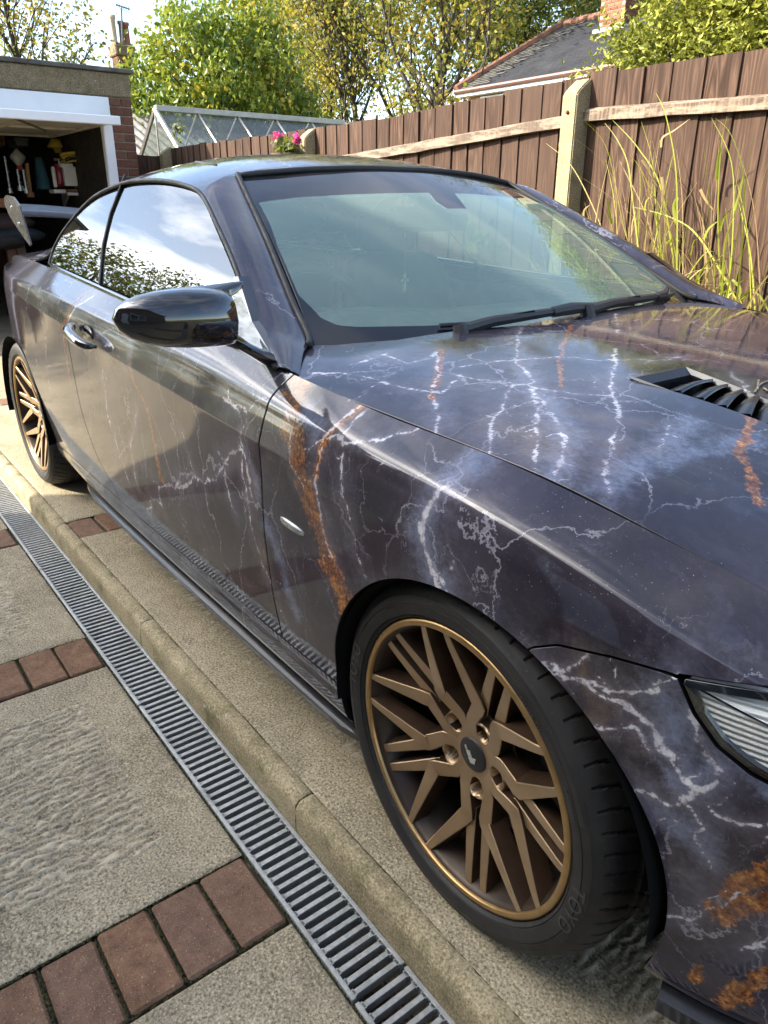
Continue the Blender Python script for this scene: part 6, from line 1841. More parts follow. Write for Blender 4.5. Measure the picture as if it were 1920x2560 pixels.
# ================================================================== GREENHOUSE AND SHED beyond the fence
M_alu = simple('greenhouse_alu', (.34, .31, .27), .45, metal=.35, var=.1)
M_ghglass = glass_material('greenhouse_glass', (.62, .70, .68), 1.52, .10)
RX = -9.0; rz = 2.235; y0g, y1g = on_x(335*DS, 240*DS, RX)[1], on_x(742*DS, 264*DS, RX)[1]
gh = empty('greenhouse', (RX, y0g, 0)); tag(gh, 'aluminium greenhouse with glass roof beyond the fence', 'greenhouse')
gh_hw, ez = .95, 1.50
mb = MB(); mb.box((RX-.03, y0g, rz-.02), (RX+.05, y1g, rz+.045), .006); rel(mb, 'ridge_bar', M_alu, gh)
for sx_ in (1, -1):
    mb = MB(); mb.box((RX+sx_*gh_hw-.025, y0g, ez-.03), (RX+sx_*gh_hw+.025, y1g, ez+.03)); rel(mb, 'eave_bar', M_alu, gh)
NB = 5
for i in range(NB+1):
    y = y0g+(y1g-y0g)*i/NB
    for sx_ in (1, -1):
        mb = MB(); wdt = .030 if i == 0 else .014
        mb.tube([(RX, y, rz), (RX+sx_*gh_hw, y, ez)], wdt, 6); rel(mb, 'glazing_bar', M_alu, gh)
        if i < NB:
            y2 = y0g+(y1g-y0g)*(i+1)/NB
            mb = MB(); mb.add([(RX+sx_*.04, y+.02, rz-.03), (RX+sx_*.04, y2-.02, rz-.03), (RX+sx_*gh_hw*.98, y2-.02, ez+.01), (RX+sx_*gh_hw*.98, y+.02, ez+.01)], [(0, 1, 2, 3)]); rel(mb, 'pane', M_ghglass, gh)
            mb = MB(); mb.add([(RX+sx_*gh_hw, y+.02, ez-.03), (RX+sx_*gh_hw, y2-.02, ez-.03), (RX+sx_*gh_hw, y2-.02, .3), (RX+sx_*gh_hw, y+.02, .3)], [(0, 1, 2, 3)]); rel(mb, 'pane', M_ghglass, gh)
    if i == 0:
        for sx_ in (1, -1):
            mb = MB(); mb.tube([(RX+sx_*gh_hw, y, ez), (RX+sx_*gh_hw, y, 0)], .02, 6); rel(mb, 'corner_post', M_alu, gh)
mb = MB(); mb.add([(RX, y0g, rz-.04), (RX+gh_hw, y0g, ez), (RX+gh_hw, y0g, .2), (RX-gh_hw, y0g, .2), (RX-gh_hw, y0g, ez)], [(0, 1, 2, 3, 4)]); rel(mb, 'gable_pane', M_ghglass, gh)
mb = MB(); mb.tube([(RX, y0g, rz), (RX, y0g, .1)], .012, 6); mb.build; rel(mb, 'gable_bar', M_alu, gh)
# shed with a corrugated roof
M_corr = simple('corrugated_cement', (.13, .125, .115), .9, var=.4, vscale=6, bump=.5, bscale=60)
sh = empty('shed', (-11.2, 3, 0)); tag(sh, 'low shed with dark corrugated roof behind the greenhouse', 'shed')
vv = []; ys_ = np.linspace(1.75, 8.2, 260)
for y in ys_:
    h = .035*math.sin(y*2*math.pi/.15)
    vv += [(-9.95, y, 1.75+h), (-12.3, y, 2.62+h)]
rel(MB().add(vv, [(i*2, i*2+2, i*2+3, i*2+1) for i in range(len(ys_)-1)]), 'corrugated_roof', M_corr, sh)
mb = MB(); mb.box((-12.2, 1.9, 0), (-10.1, 8.0, 1.70)); rel(mb, 'wall', M_dark, sh)
# dark timber gate panel between garage and fence
gt = empty('side_gate', (-7.35, 1.6, 0)); tag(gt, 'dark board gate between garage pillar and fence end', 'gate')
for k in range(4):
    mb = MB(); mb.box((-7.36, 1.375+.105*k, .03), (-7.335, 1.375+.105*k+.10, 1.63+.004*(k % 2)), .003); rel(mb, 'board', M_board, gt)
mb = MB(); mb.box((-7.395, 1.375, 1.35), (-7.362, 1.79, 1.43)); rel(mb, 'brace', M_board, gt)
# ================================================================== HOUSE with slate hip roof
M_slate = simple('slate', (.070, .072, .082), .55, var=.35, vscale=3)
m, nt, p = new_mat('slate_row')
inf = nt.node('ShaderNodeObjectInfo'); geo = nt.node('ShaderNodeNewGeometry'); n1 = nt.noise(geo.outputs['Position'], 2.0, 6, .65); n2 = nt.noise(geo.outputs['Position'], 12, 5, .7)
col = nt.ramp(n1.outputs['Fac'], [(.3, (.020, .021, .026)), (.7, (.040, .041, .046))]); col = nt.mix(nt.maprange(n2.outputs['Fac'], .55, .75, 0, .5), col, (.07, .065, .055))
nt.link(col, p.inputs['Base Color']); p.inputs['Roughness'].default_value = .85; p.inputs['Specular IOR Level'].default_value = .1; M_slates = m
M_slate_pale = simple('slate_pale', (.12, .115, .10), .75, var=.25, vscale=3)
M_ridge = simple('ridge_tile', (.17, .075, .045), .8, var=.3, vscale=4)
M_gutter = simple('gutter', (.10, .045, .035), .4, var=.15)
HY, HR = 14.0, 17.6
P0 = on_y(985*DS, 198*DS, HY); P1 = on_y(1216*DS, 57*DS, HR); zE, zR = float(P0[2]), float(P1[2])
hx0 = float(P0[0]); hxr = float(P1[0])
house = empty('slate_house', (hx0, HY, 0)); tag(house, 'brick house with slate hip roof seen over the fence', 'house')
mb = MB(); mb.box((hx0+.25, HY+.30, 0), (hx0+13, HR*2-HY-.3, zE-.12)); rel(mb, 'wall', M_brick_or, house)
# upper wall bricks in view
for c in range(5):
    for k in range(16):
        mb_x = hx0+.26+.225*k+(.112 if c % 2 else 0)
        if k == 0 and c == 0:
            _m = MB(); _m.box((0, 0, 0), (.215, .03, .065), .004); HB = mesh_data('brick', _m.v, _m.f, M_brick_or)
        shared('brick', HB, house, (mb_x-hx0, .272, zE-.21-.075*c))
mb = MB(); mb.box((hx0, HY+.02, zE-.14), (hx0+13, HY+.30, zE-.03)); rel(mb, 'soffit', M_white, house)
mb = MB(); mb.tube([(hx0-.02, HY-.02, zE-.02), (hx0+13, HY-.02, zE+.02)], .06, 8); rel(mb, 'gutter', M_gutter, house)
wx = float(on_y(1232, 238, HY)[0])
win = MB(); win.box((wx-.75, HY+.255, zE-1.3), (wx+.75, HY+.285, zE-.17), .01); w_o = rel(win, 'window', M_white, house)
mb = MB(); mb.box((wx-.66, HY+.245, zE-1.2), (wx+.66, HY+.256, zE-.26)); o = mb.build('pane', M_frit, w_o)
# slates as stepped courses: each course one piece of the roof, front slope plus hip end
nC = 30
roof_root = MB()
apex_x = hxr; far_x = hx0+13
roof_o = rel(MB().add([(hx0, HY, zE-.02), (far_x, HY, zE-.02), (far_x, HR, zR-.02), (apex_x, HR, zR-.02), (hx0, 2*HR-HY, zE-.02)], [(0, 1, 2, 3), (0, 3, 4)]), 'roof', M_slate, house)
for c in range(nC):
    f0, f1 = c/nC, (c+1)/nC
    def P(f, x, lift): return (x, HY+(HR-HY)*f, zE+(zR-zE)*f+lift)
    xl0 = hx0+(apex_x-hx0)*f0; xl1 = hx0+(apex_x-hx0)*f1
    xs_ = [xl0]; 
    mb = MB(); mb.add([P(f0, xl0, .035), P(f0, far_x, .035), P(f1, far_x, .012), P(f1, xl1, .012), P(f0, xl0, .005), P(f0, far_x, .005)], [(0, 1, 2, 3), (4, 5, 1, 0)])
    o = mb.build('slate_course', M_slates, roof_o)
    # pale slates cut along the hip
    for q in range(3):
        xa = xl0+.30*q+.02+(.15 if c % 2 else 0); 
        mb = MB(); mb.add([P(f0, xa, .052), P(f0, xa+.28, .052), P(f1, xa+.28+.06, .032), P(f1, xa+.06, .032)], [(0, 1, 2, 3)])
        if q < 2 or c % 3: mb.build('pale_slate', M_slate_pale, roof_o)
for k in range(16):
    f0, f1 = k/16, (k+1)/16
    a = np.array((hx0+(apex_x-hx0)*f0, HY+(HR-HY)*f0, zE+(zR-zE)*f0+.05)); b = np.array((hx0+(apex_x-hx0)*f1, HY+(HR-HY)*f1, zE+(zR-zE)*f1+.05))
    mb = MB(); mb.tube([a, b+(b-a)*.04], [.11, .125], 8); mb.build('ridge_tile', M_ridge, roof_o)
for k in range(14):
    mb = MB(); mb.tube([(apex_x+.45*k, HR, zR+.04), (apex_x+.45*k+.46, HR, zR+.04)], [.11, .125], 8); mb.build('ridge_tile', M_ridge, roof_o)
def chimney(parent_label, X, Y, w, d, zb, zt, mat, name='chimney', pots=(), label=None, parent=None, loc=None):
    ch = parent
    core = MB(); core.box((X-w/2, Y-d/2, zb), (X+w/2, Y+d/2, zt))
    return core
cp = on_y(1343*DS, 62*DS, 16.9); cw = float(on_y(1366*DS, 62*DS, 16.9)[0]-on_y(1314*DS, 62*DS, 16.9)[0])
ch = empty('chimney_stack', (float(cp[0]), 16.9, float(cp[2]))); tag(ch, 'red brick chimney stack on the slate roof', 'chimney')
cl = np.array(ch.location)
mb = MB(); mb.box((cl[0]-cw/2+.01, cl[1]-.45, cl[2]-1.2), (cl[0]+cw/2-.01, cl[1]+.45, cl[2]+2.2)); rel(mb, 'core', M_mortar, ch)
_m = MB(); _m.box((0, 0, 0), (.21, .02, .062), .004); CB = mesh_data('brick', _m.v, _m.f, M_brick_rd)
_m = MB(); _m.box((0, 0, 0), (.02, .21, .062), .004); CB2 = mesh_data('brick', _m.v, _m.f, M_brick_rd)
for c in range(24):
    x = -cw/2+(.11 if c % 2 else 0)
    while x+.21 <= cw/2+.02: shared('brick', CB, ch, (x, -.462, -.02+.075*c)); x += .222
    y = -.45
    while y < .3: shared('brick', CB2, ch, (cw/2-.012, y, -.02+.075*c)); y += .222
mb = MB(); mb.box((cl[0]-cw/2-.12, cl[1]-.56, cl[2]-.55), (cl[0]+cw/2+.12, cl[1]-.40, cl[2]-.02), .02); rel(mb, 'lead_flashing', simple('lead', (.33, .34, .36), .6, var=.15), ch)
# chimney far left with pots and aerial
CX = -25.0; a = on_x(247*DS, 100*DS, CX); b = on_x(291*DS, 100*DS, CX); ztp = float(on_x(268*DS, 93*DS, CX)[2])
ch2 = empty('chimney_stack', (CX, float((a[1]+b[1])/2), ztp-3)); tag(ch2, 'far brown brick chimney with clay pots above the garage', 'chimney')
hw = float(b[1]-a[1])/2
mb = MB(); mb.box((CX-.5, a[1]+.06, ztp-3), (CX, b[1]-.06, ztp-.35)); rel(mb, 'core', M_brick, ch2)
for c in range(26):
    for q in range(3): shared('brick', brick_me(.2, .08, .03, M_brick_rd) if (c == 0 and q == 0) else bpy.data.meshes['brick_far'] if 'brick_far' in bpy.data.meshes else CB2, ch2, (0.0, -hw+.07+.215*q+(.08 if c % 2 else 0), 3-.45-.1*c)) if q*.215+.2 < 2*hw-.05 else None
mb = MB(); mb.box((CX-.6, a[1], ztp-.35), (CX+.08, b[1], ztp-.06), .03); mb.box((CX-.52, a[1]+.05, ztp-.06), (CX, b[1]-.05, ztp)); rel(mb, 'cap', M_lintel, ch2)
for f, hgt_, mt in ((.22, .75, M_('pot_cream', (.50, .42, .33), .8)), (.60, .62, M_('pot_grey', (.16, .14, .13), .8)), (.85, .60, M_('pot_red', (.28, .10, .06), .8))):
    y = a[1]+(b[1]-a[1])*f; V_, F_ = lathe([(.10, 0), (.085, .1), (.075, hgt_*.85), (.10, hgt_*.88), (.10, hgt_), (.06, hgt_)], 14, 2); o = obj('chimney_pot', V_+np.array([-.3, y-ch2.location[1], 3.0]), F_, mt, ch2, True)
mb = MB(); t0 = on_x(265*DS, 92*DS, CX); t1 = on_x(262*DS, 14*DS, CX); e0 = on_x(250*DS, 10*DS, CX); e1 = on_x(280*DS, 20*DS, CX)
ae = empty('aerial', tuple(t0)); tag(ae, 'thin television aerial standing on the far chimney', 'aerial')
mb.tube([t0, t1], .025, 6); rel(mb, 'mast', M_steel, ae)
mb = MB(); mb.tube([e0, e1], .02, 6); rel(mb, 'boom', M_steel, ae)
for f in np.linspace(0, 1, 7):
    c_ = e0*(1-f)+e1*f; mb = MB(); mb.tube([c_+np.array([.15, 0, -.12]), c_+np.array([-.15, 0, .12])], .012, 5); rel(mb, 'element', M_steel, ae)
# ================================================================== HOUSE ON THE CAMERA SIDE (out of frame; shades the drive and is mirrored in the paint)
WY, WX0, EH = -4.0, -4.66, 3.62
bung = empty('bungalow', (WX0, WY, ZL)); tag(bung, 'brick bungalow on the near side of the drive, mirrored in the car', 'house')
m, nt, p = new_mat('brick_wall_far')
tc = nt.node('ShaderNodeNewGeometry'); br = nt.node('ShaderNodeTexBrick'); br.inputs['Scale'].default_value = 1.0
br.inputs['Brick Width'].default_value = .225; br.inputs['Row Height'].default_value = .075; br.inputs['Mortar Size'].default_value = .008
br.inputs['Color1'].default_value = (.13, .075, .05, 1); br.inputs['Color2'].default_value = (.18, .105, .07, 1); br.inputs['Mortar'].default_value = (.22, .19, .15, 1)
mp = nt.mapping(tc.outputs['Position'], (1, 1, 1), (rad(90), 0, 0)); nt.link(mp, br.inputs['Vector']); nt.link(br.outputs['Color'], p.inputs['Base Color']); p.inputs['Roughness'].default_value = .9
M_bwall = m
rl = lambda mb, n, mt: rel(mb, n, mt, bung)
mb = MB(); mb.box((WX0, -10, ZL), (7.5, WY, EH-.12)); rl(mb, 'wall', M_bwall)
mb = MB(); mb.add([(WX0-.25, WY+.25, EH-.05), (7.8, WY+.25, EH-.05), (7.8, -7, EH+1.15), (WX0-.25, -7, EH+1.15), (WX0-.25, -10.25, EH-.05), (7.8, -10.25, EH-.05)], [(0, 1, 2, 3), (3, 2, 5, 4), (0, 3, 4)]); rl(mb, 'roof', M_slates)
mb = MB(); mb.box((WX0-.25, WY, EH-.14), (7.8, WY+.26, EH-.06)); rl(mb, 'soffit', M_white)
mb = MB(); mb.tube([(WX0-.25, WY+.29, EH-.07), (7.8, WY+.29, EH-.07)], .055, 8); rl(mb, 'gutter', M_gutter)
mb = MB(); mb.tube([(WX0+.3, WY+.06, EH-.1), (WX0+.3, WY+.06, ZL)], .034, 8); rl(mb, 'downpipe', M_gutter)
for x0, x1, z0, z1 in ((-3.2, -1.6, 1.0, 2.3), (.4, 2.2, 1.0, 2.3)):
    mb = MB(); mb.box((x0, WY-.02, z0), (x1, WY+.05, z1)); w_ = rl(mb, 'window', M_white)
    for q in (0, 1):
        mb = MB(); xm = (x0+x1)/2; a_, b_ = (x0+.06, xm-.03) if q == 0 else (xm+.03, x1-.06); mb.box((a_, WY+.045, z0+.06), (b_, WY+.056, z1-.06)); mb.build('pane', M_frit, w_)
mb = MB(); mb.box((-.95, WY-.02, ZL), (0, WY+.05, 2.0)); d_ = rl(mb, 'door', M_white)
mb = MB(); mb.tube([(-.85, WY+.05, 1.0), (-.85, WY+.10, 1.0), (-.75, WY+.10, 1.0)], .012, 6); mb.build('handle', M_satin, d_)
# ================================================================== PLANTS
def leaf_mat(name, cols, trans=.35, rough=.5):
    m, nt, p = new_mat(name)
    at = nt.node('ShaderNodeAttribute', attribute_name='tone')
    col = nt.ramp(at.outputs['Fac'], [(i/(len(cols)-1), c) for i, c in enumerate(cols)])
    nt.link(col, p.inputs['Base Color']); p.inputs['Roughness'].default_value = rough; p.inputs['Specular IOR Level'].default_value = .3
    tr = nt.node('ShaderNodeBsdfTranslucent'); nt.link(nt.mix(.25, col, (.5, .5, .05), 'MIX'), tr.inputs['Color'])
    mx = nt.node('ShaderNodeMixShader'); mx.inputs[0].default_value = trans
    out = nt.n['Material Output']
    nt.link(p.outputs[0], mx.inputs[1]); nt.link(tr.outputs[0], mx.inputs[2]); nt.link(mx.outputs[0], out.inputs['Surface'])
    return m
M_bark = simple('bark', (.045, .034, .024), .9, var=.4, vscale=12, bump=.8, bscale=60)
M_twig = simple('twig', (.10, .075, .05), .85, var=.3)
def leaves_mesh(name, C, size, mat, aspect=.5, seed=1, droop=.4, tones=None, fold=.25, up=None):
    """one folded leaf (4 triangles) at each point of C"""
    r = np.random.default_rng(seed); n = len(C)
    s = size*r.uniform(.6, 1.25, n)
    az = r.uniform(0, 2*np.pi, n); el = r.normal(-droop, .55, n)
    d = np.stack([np.cos(az)*np.cos(el), np.sin(az)*np.cos(el), np.sin(el)], 1)
    q = r.normal(0, 1, (n, 3)); w = np.cross(d, q); w /= np.linalg.norm(w, axis=1)[:, None]+1e-9
    nn = np.cross(d, w)
    b = C; m1 = C+d*s[:, None]*.5; t = C+d*s[:, None]-nn*(s*.12)[:, None]
    l = m1+w*(s*aspect*.5)[:, None]+nn*(s*fold*.4)[:, None]; rr = m1-w*(s*aspect*.5)[:, None]+nn*(s*fold*.4)[:, None]
    V = np.stack([b, l, t, rr], 1).reshape(-1, 3)
    i = np.arange(n)*4
    F = np.concatenate([np.stack([i, i+1, i+2], 1), np.stack([i, i+2, i+3], 1)])
    tone = np.repeat(tones if tones is not None else r.uniform(0, 1, n), 4)
    return mesh_data(name, V, F, mat, False, {'tone': np.clip(tone, 0, 1)})
def grow(base, height, spread, levels, seed, lean=(0, 0), trunk_r=.12, first=.25, nb=6, up=.55, wig=.12):
    """branch skeleton: returns list of (points, radii) and twig tips"""
    r = np.random.default_rng(seed); out = []; tips = []
    def branch(p, d, L, rad0, lev):
        n = 7; pts = [p]; d = d/np.linalg.norm(d)
        for i in range(n):
            d = d+r.normal(0, wig, 3)+np.array([0, 0, .06 if lev else .02]); d /= np.linalg.norm(d)
            pts.append(pts[-1]+d*L/n)
        rs = [rad0*(1-.75*i/n) for i in range(n+1)]
        out.append((pts, rs, lev))
        if lev >= levels:
            for i in range(2, n+1): tips.append(pts[i])
            return
        k = nb if lev == 0 else max(3, nb-lev*1)
        for j in range(k):
            f = first+(1-first)*(j+r.uniform(.2, .8))/k if lev == 0 else r.uniform(.25, 1)
            idx = min(n, max(1, int(f*n))); az = r.uniform(0, 2*np.pi) if lev else j*2.4+r.uniform(-.4, .4)
            side_ = np.array([math.cos(az), math.sin(az), 0]); dd = side_*(1-up)*spread+d*.35+np.array([0, 0, up])
            branch(pts[idx], dd, L*(.62 if lev == 0 else .55)*r.uniform(.75, 1.15)*(1.15-.5*f if lev == 0 else 1), rs[idx]*.6, lev+1)
        tips.append(pts[-1])
    branch(np.array(base, float), np.array([lean[0], lean[1], 1.0]), height*.82, trunk_r, 0)
    return out, np.array(tips)
def wood_obj(name, br, parent, mat, minr=.004):
    mb = MB()
    for pts, rs, lev in br: mb.tube(pts, [max(minr, x) for x in rs], 7 if lev == 0 else 5 if lev == 1 else 4, cap=False)
    return obj(name, mb.v, mb.f, mat, parent, True)
def tree(name, label, cat, base, height, spread, seed, lmat, nleaf, lsize, cl=.35, levels=2, trunk_r=.12, first=.25, nb=7, up=.5, group=None, aspect=.55, droop=.4, tone_fn=None, lean=(0, 0), wig=.12):
    br, tips = grow((0, 0, 0), height, spread, levels, seed, lean, trunk_r, first, nb, up, wig)
    o = empty(name, base); tag(o, label, cat, group)
    wood_obj('trunk', br, o, M_bark)
    r = np.random.default_rng(seed+99)
    C = tips[r.integers(0, len(tips), nleaf)]+r.normal(0, cl, (nleaf, 3))*np.array([1, 1, .8])
    clump = (np.sin(C[:, 0]*2.1+seed)+np.sin(C[:, 1]*2.7+1)+np.sin(C[:, 2]*3.1+2))*.10
    tones = np.clip(r.uniform(0, 1, nleaf)*.75+.12+clump, 0, 1)
    me = leaves_mesh('crown', C, lsize, lmat, aspect, seed+5, droop, tones)
    link(bpy.data.objects.new('crown', me), o)
    return o
M_pear = leaf_mat('pear_leaf', [(.045, .080, .012), (.085, .15, .018), (.15, .21, .025), (.27, .28, .035), (.50, .33, .03)], .35, .35)
M_aut = leaf_mat('autumn_leaf', [(.06, .075, .018), (.11, .125, .025), (.18, .18, .035), (.28, .22, .04), (.40, .25, .045)], .45)
M_grn = leaf_mat('green_leaf', [(.03, .055, .015), (.06, .095, .02), (.11, .135, .03), (.2, .19, .05)], .4)
M_shr = leaf_mat('shrub_leaf', [(.11, .13, .018), (.23, .25, .035), (.36, .36, .07), (.50, .48, .14)], .3, .55)

# dense pear tree behind the greenhouse: crown filled as a broad cone of leaf clumps
def bush(name, label, cat, base, shape_fn, n, lmat, lsize, seed, clump=.16, aspect=.55, droop=.5, nclump=500, trunk_h=1.5, tr=.08, group=None, shell=.55):
    o = empty(name, base); tag(o, label, cat, group)
    r = np.random.default_rng(seed)
    cl = []
    while len(cl) < nclump:
        p = shape_fn(r)
        if p is not None: cl.append(p)
    cl = np.array(cl)
    C = cl[r.integers(0, nclump, n)]+r.normal(0, clump, (n, 3))
    tones = np.clip(r.uniform(0, 1, n)*.7+.15*(cl[r.integers(0, nclump, n)][:, 2]*0)+.1*np.sin(C[:, 1]*5)+.1*np.sin(C[:, 2]*6+C[:, 0]*3)+.1, 0, 1)
    link(bpy.data.objects.new('crown', leaves_mesh('crown', C, lsize, lmat, aspect, seed, droop, tones)), o)
    mb = MB(); zmax = cl[:, 2].max()
    mb.tube([(0, 0, 0), (.05, 0, trunk_h*.5), (0, .05, trunk_h), (0, 0, zmax*.75)], [tr, tr*.85, tr*.7, tr*.2], 8)
    for k in range(60):
        t = cl[r.integers(0, nclump)]; z0 = r.uniform(.3, .9)*t[2]*.8
        mb.tube([(0, 0, max(.3, z0)), (t[0]*.5, t[1]*.5, (z0+t[2])/2+.1), tuple(t)], [tr*.35, tr*.22, .006], 5, cap=False)
    obj('trunk', mb.v, mb.f, M_bark, o, True)
    return o
PX = -12.0
def pear_shape(r):
    # outline of the crown as seen, in (y, z) at that distance, filled through its depth
    f = r.uniform(0, 1); z = .9+3.9*r.random()**.9
    top = 4.55
    y = r.uniform(-1.75, 1.85)
    lim = np.interp(y, [-1.75, -1.45, -1.0, -.55, -.2, .05, .35, .75, 1.1, 1.5, 1.85], [2.9, 3.2, 3.75, 4.15, 3.85, 4.1, 4.6, 4.0, 3.35, 2.95, 2.4])
    if z > lim: return None
    d = 1.25*math.sqrt(max(0.05, 1-((y)/1.95)**2))*min(1, .35+(lim-z)*.8)
    x = r.uniform(-1, 1)*d
    return (x, y, z)
bush('pear_tree', 'dense glossy green tree with yellowing leaves behind the greenhouse', 'tree', (PX, 4.85, 0), pear_shape, 26000, M_pear, .105, 11, .13, .58, .7, 900, 1.2, .10)
# tall autumn trees behind the gardens
def ty(px, py, Y): return on_y(px*DS, py*DS, Y)
specs = [(945, 14.9, 11.5, 31, M_aut, 'tall thin autumn tree nearest the slate roof, dark forked trunk', 9000, .18), (868, 17.0, 12.5, 32, M_aut, 'tall autumn tree left of the forked one', 8200, .18), (790, 19.0, 12.0, 33, M_aut, 'tall yellowing tree in the middle of the row', 8200, .19),
         (715, 18.0, 11.5, 34, M_aut, 'tall yellow autumn tree right of the dense green tree', 8200, .19), (640, 21.0, 13, 35, M_aut, 'autumn tree rising behind the dense green tree, right side', 8500, .20), (560, 24, 12.5, 36, M_aut, 'sparse brown tree rising behind the dense green tree, left side', 6500, .21)]
for px, Y, h, sd, mt, lab, nl, ls in specs:
    b = ty(px, 200, Y)
    tree('autumn_tree', lab, 'tree', (float(b[0]), Y, 0), h, 1.0, sd, mt, nl, ls, .42, 2, .17, .22, 10, .45, 'row of tall trees', .6, .5)
b = ty(1075, 140, 26.0); tree('green_tree', 'open green tree behind the slate roof with bare lower boughs', 'tree', (float(b[0]), 26, 0), 12.5, 1.35, 44, M_grn, 15000, .20, .5, 2, .24, .35, 8, .35, 'row of tall trees', .6, .3)
b = ty(1270, 30, 30.0); tree('autumn_tree', 'golden tree top behind the red chimney', 'tree', (float(b[0]), 30, 0), 12.8, 1.0, 45, M_aut, 9000, .22, .5, 2, .2, .4, 8, .4, None, .6, .3)
b = on_x(34*DS, 100*DS, -24.0); tree('bare_tree', 'half bare tree with brown leaves above the garage roof', 'tree', (-24.0, float(b[1]), 0), 8.2, .8, 46, M_aut, 3600, .15, .32, 2, .16, .3, 9, .35, None, .55, .3)
b = on_x(-8*DS, 100*DS, -27.0); tree('bare_tree', 'thin bare tree at the top left corner', 'tree', (-27.0, float(b[1]), 0), 10.5, 1.2, 47, M_aut, 2400, .15, .35, 2, .15, .3, 9, .35, None, .55, .3)
# low bushes between trunks so that the horizon is closed
for k, (px, Y, h, mt, lab) in enumerate(((900, 22, 3.6, M_grn, 'dark green bush at the foot of the forked tree'), (800, 24, 3.3, M_aut, 'yellowing bush left of the dark green one'), (700, 23, 3.2, M_grn, 'green bush right of the greenhouse ridge'), (960, 25, 4.0, M_grn, 'green bush beside the slate house wall'))):
    b = ty(px, 230, Y)
    def shp(r, h=h):
        z = r.uniform(.2, h); rr = 1.6*math.sqrt(max(.05, 1-(z/h)**2)); a = r.uniform(0, 6.28); q = r.random()**.5*rr; return (q*math.cos(a), q*math.sin(a), z)
    bush('bush', lab, 'bush', (float(b[0]), Y, 0), shp, 4200, mt, .15, 70+k, .2, .6, .3, 160, .6, .06, 'bushes below the tall trees')
# pale green shrub over the fence at the right
SY = 3.2
def shrub_shape(r):
    y = r.uniform(-.5, .7); x = r.uniform(-1.02, 1.9)
    lim = np.interp(x, [-1.02, -.82, -.6, -.35, -.1, .2, .6, 1.1, 1.9], [1.74, 1.93, 2.12, 2.34, 2.50, 2.62, 2.70, 2.72, 2.55])*(1-.05*(y/.7)**2)
    z = lim-abs(r.normal(0, .38)) if r.random() < .85 else r.uniform(.5, lim)
    if z < .4: return None
    return (x, y, z)
bush('feathery_shrub', 'pale green feathery shrub rising above the fence', 'shrub', (-2.10, SY, 0), shrub_shape, 70000, M_shr, .048, 21, .055, .42, -.2, 2600, .9, .05)
# shrubs on the camera side, seen only in the glass and paint
def rnd(h, w):
    def f(r):
        z = r.uniform(.15, h); rr = w*math.sqrt(max(.04, 1-((z-h*.45)/(h*.58))**2)) if abs(z-h*.45) < h*.58 else 0
        a = r.uniform(0, 6.28); q = r.random()**.45*rr; return (q*math.cos(a), q*math.sin(a), z)
    return f
for k, (x, y, h, w, mt, lab) in enumerate(((-9.4, -2.9, 3.0, 1.0, M_grn, 'leafy shrub left of the garage, mirrored in the side window'), (-11.5, -4.4, 4.0, 1.5, M_grn, 'large leafy shrub further left of the garage'), (-8.3, -4.9, 2.6, 1.1, M_pear, 'rounded shrub nearest the bungalow corner'),
                                           (-13.5, -2.8, 3.8, 1.2, M_aut, 'autumn shrub behind the leafy shrubs'), (-14.5, -6.5, 5.2, 1.9, M_grn, 'tall bush at the back of the near garden'), (-7.0, -7.2, 2.2, 1.0, M_aut, 'low autumn bush in the near garden'))):
    bush('garden_shrub', lab, 'shrub', (x, y, ZL), rnd(h, w), 5200, mt, .085, 120+k, .12, .5, .3, 240, .6, .05, 'shrubs in the near garden')
# ---------------------------------------------------------------- tall ornamental grass along the fence
M_blade = leaf_mat('grass_blade', [(.16, .20, .02), (.26, .30, .03), (.38, .40, .06), (.42, .33, .14), (.30, .20, .10)], .4, .5)
def ribbon(pts, w0, seed, tone, V, F, T):
    r = np.random.default_rng(seed); pts = np.array(pts); n = len(pts)
    side_ = np.array([math.cos(seed*1.7), math.sin(seed*1.7)*.5, 0]); b = len(V)
    for i, p in enumerate(pts):
        f = i/(n-1); w = w0*(1-f**2.2)*.5+.0006
        t = pts[min(i+1, n-1)]-pts[max(i-1, 0)]; t = t/(np.linalg.norm(t)+1e-9); s = side_-t*(side_@t); s /= np.linalg.norm(s)+1e-9
        nr = np.cross(t, s)
        V += [tuple(p-s*w+nr*w*.35), tuple(p), tuple(p+s*w+nr*w*.35)]; T += [tone]*3
    for i in range(n-1):
        a = b+i*3; F += [(a, a+1, a+4, a+3), (a+1, a+2, a+5, a+4)]
gq = lambda a, b, Y: on_y(1360+.33755*a, 240+.33755*b, Y)
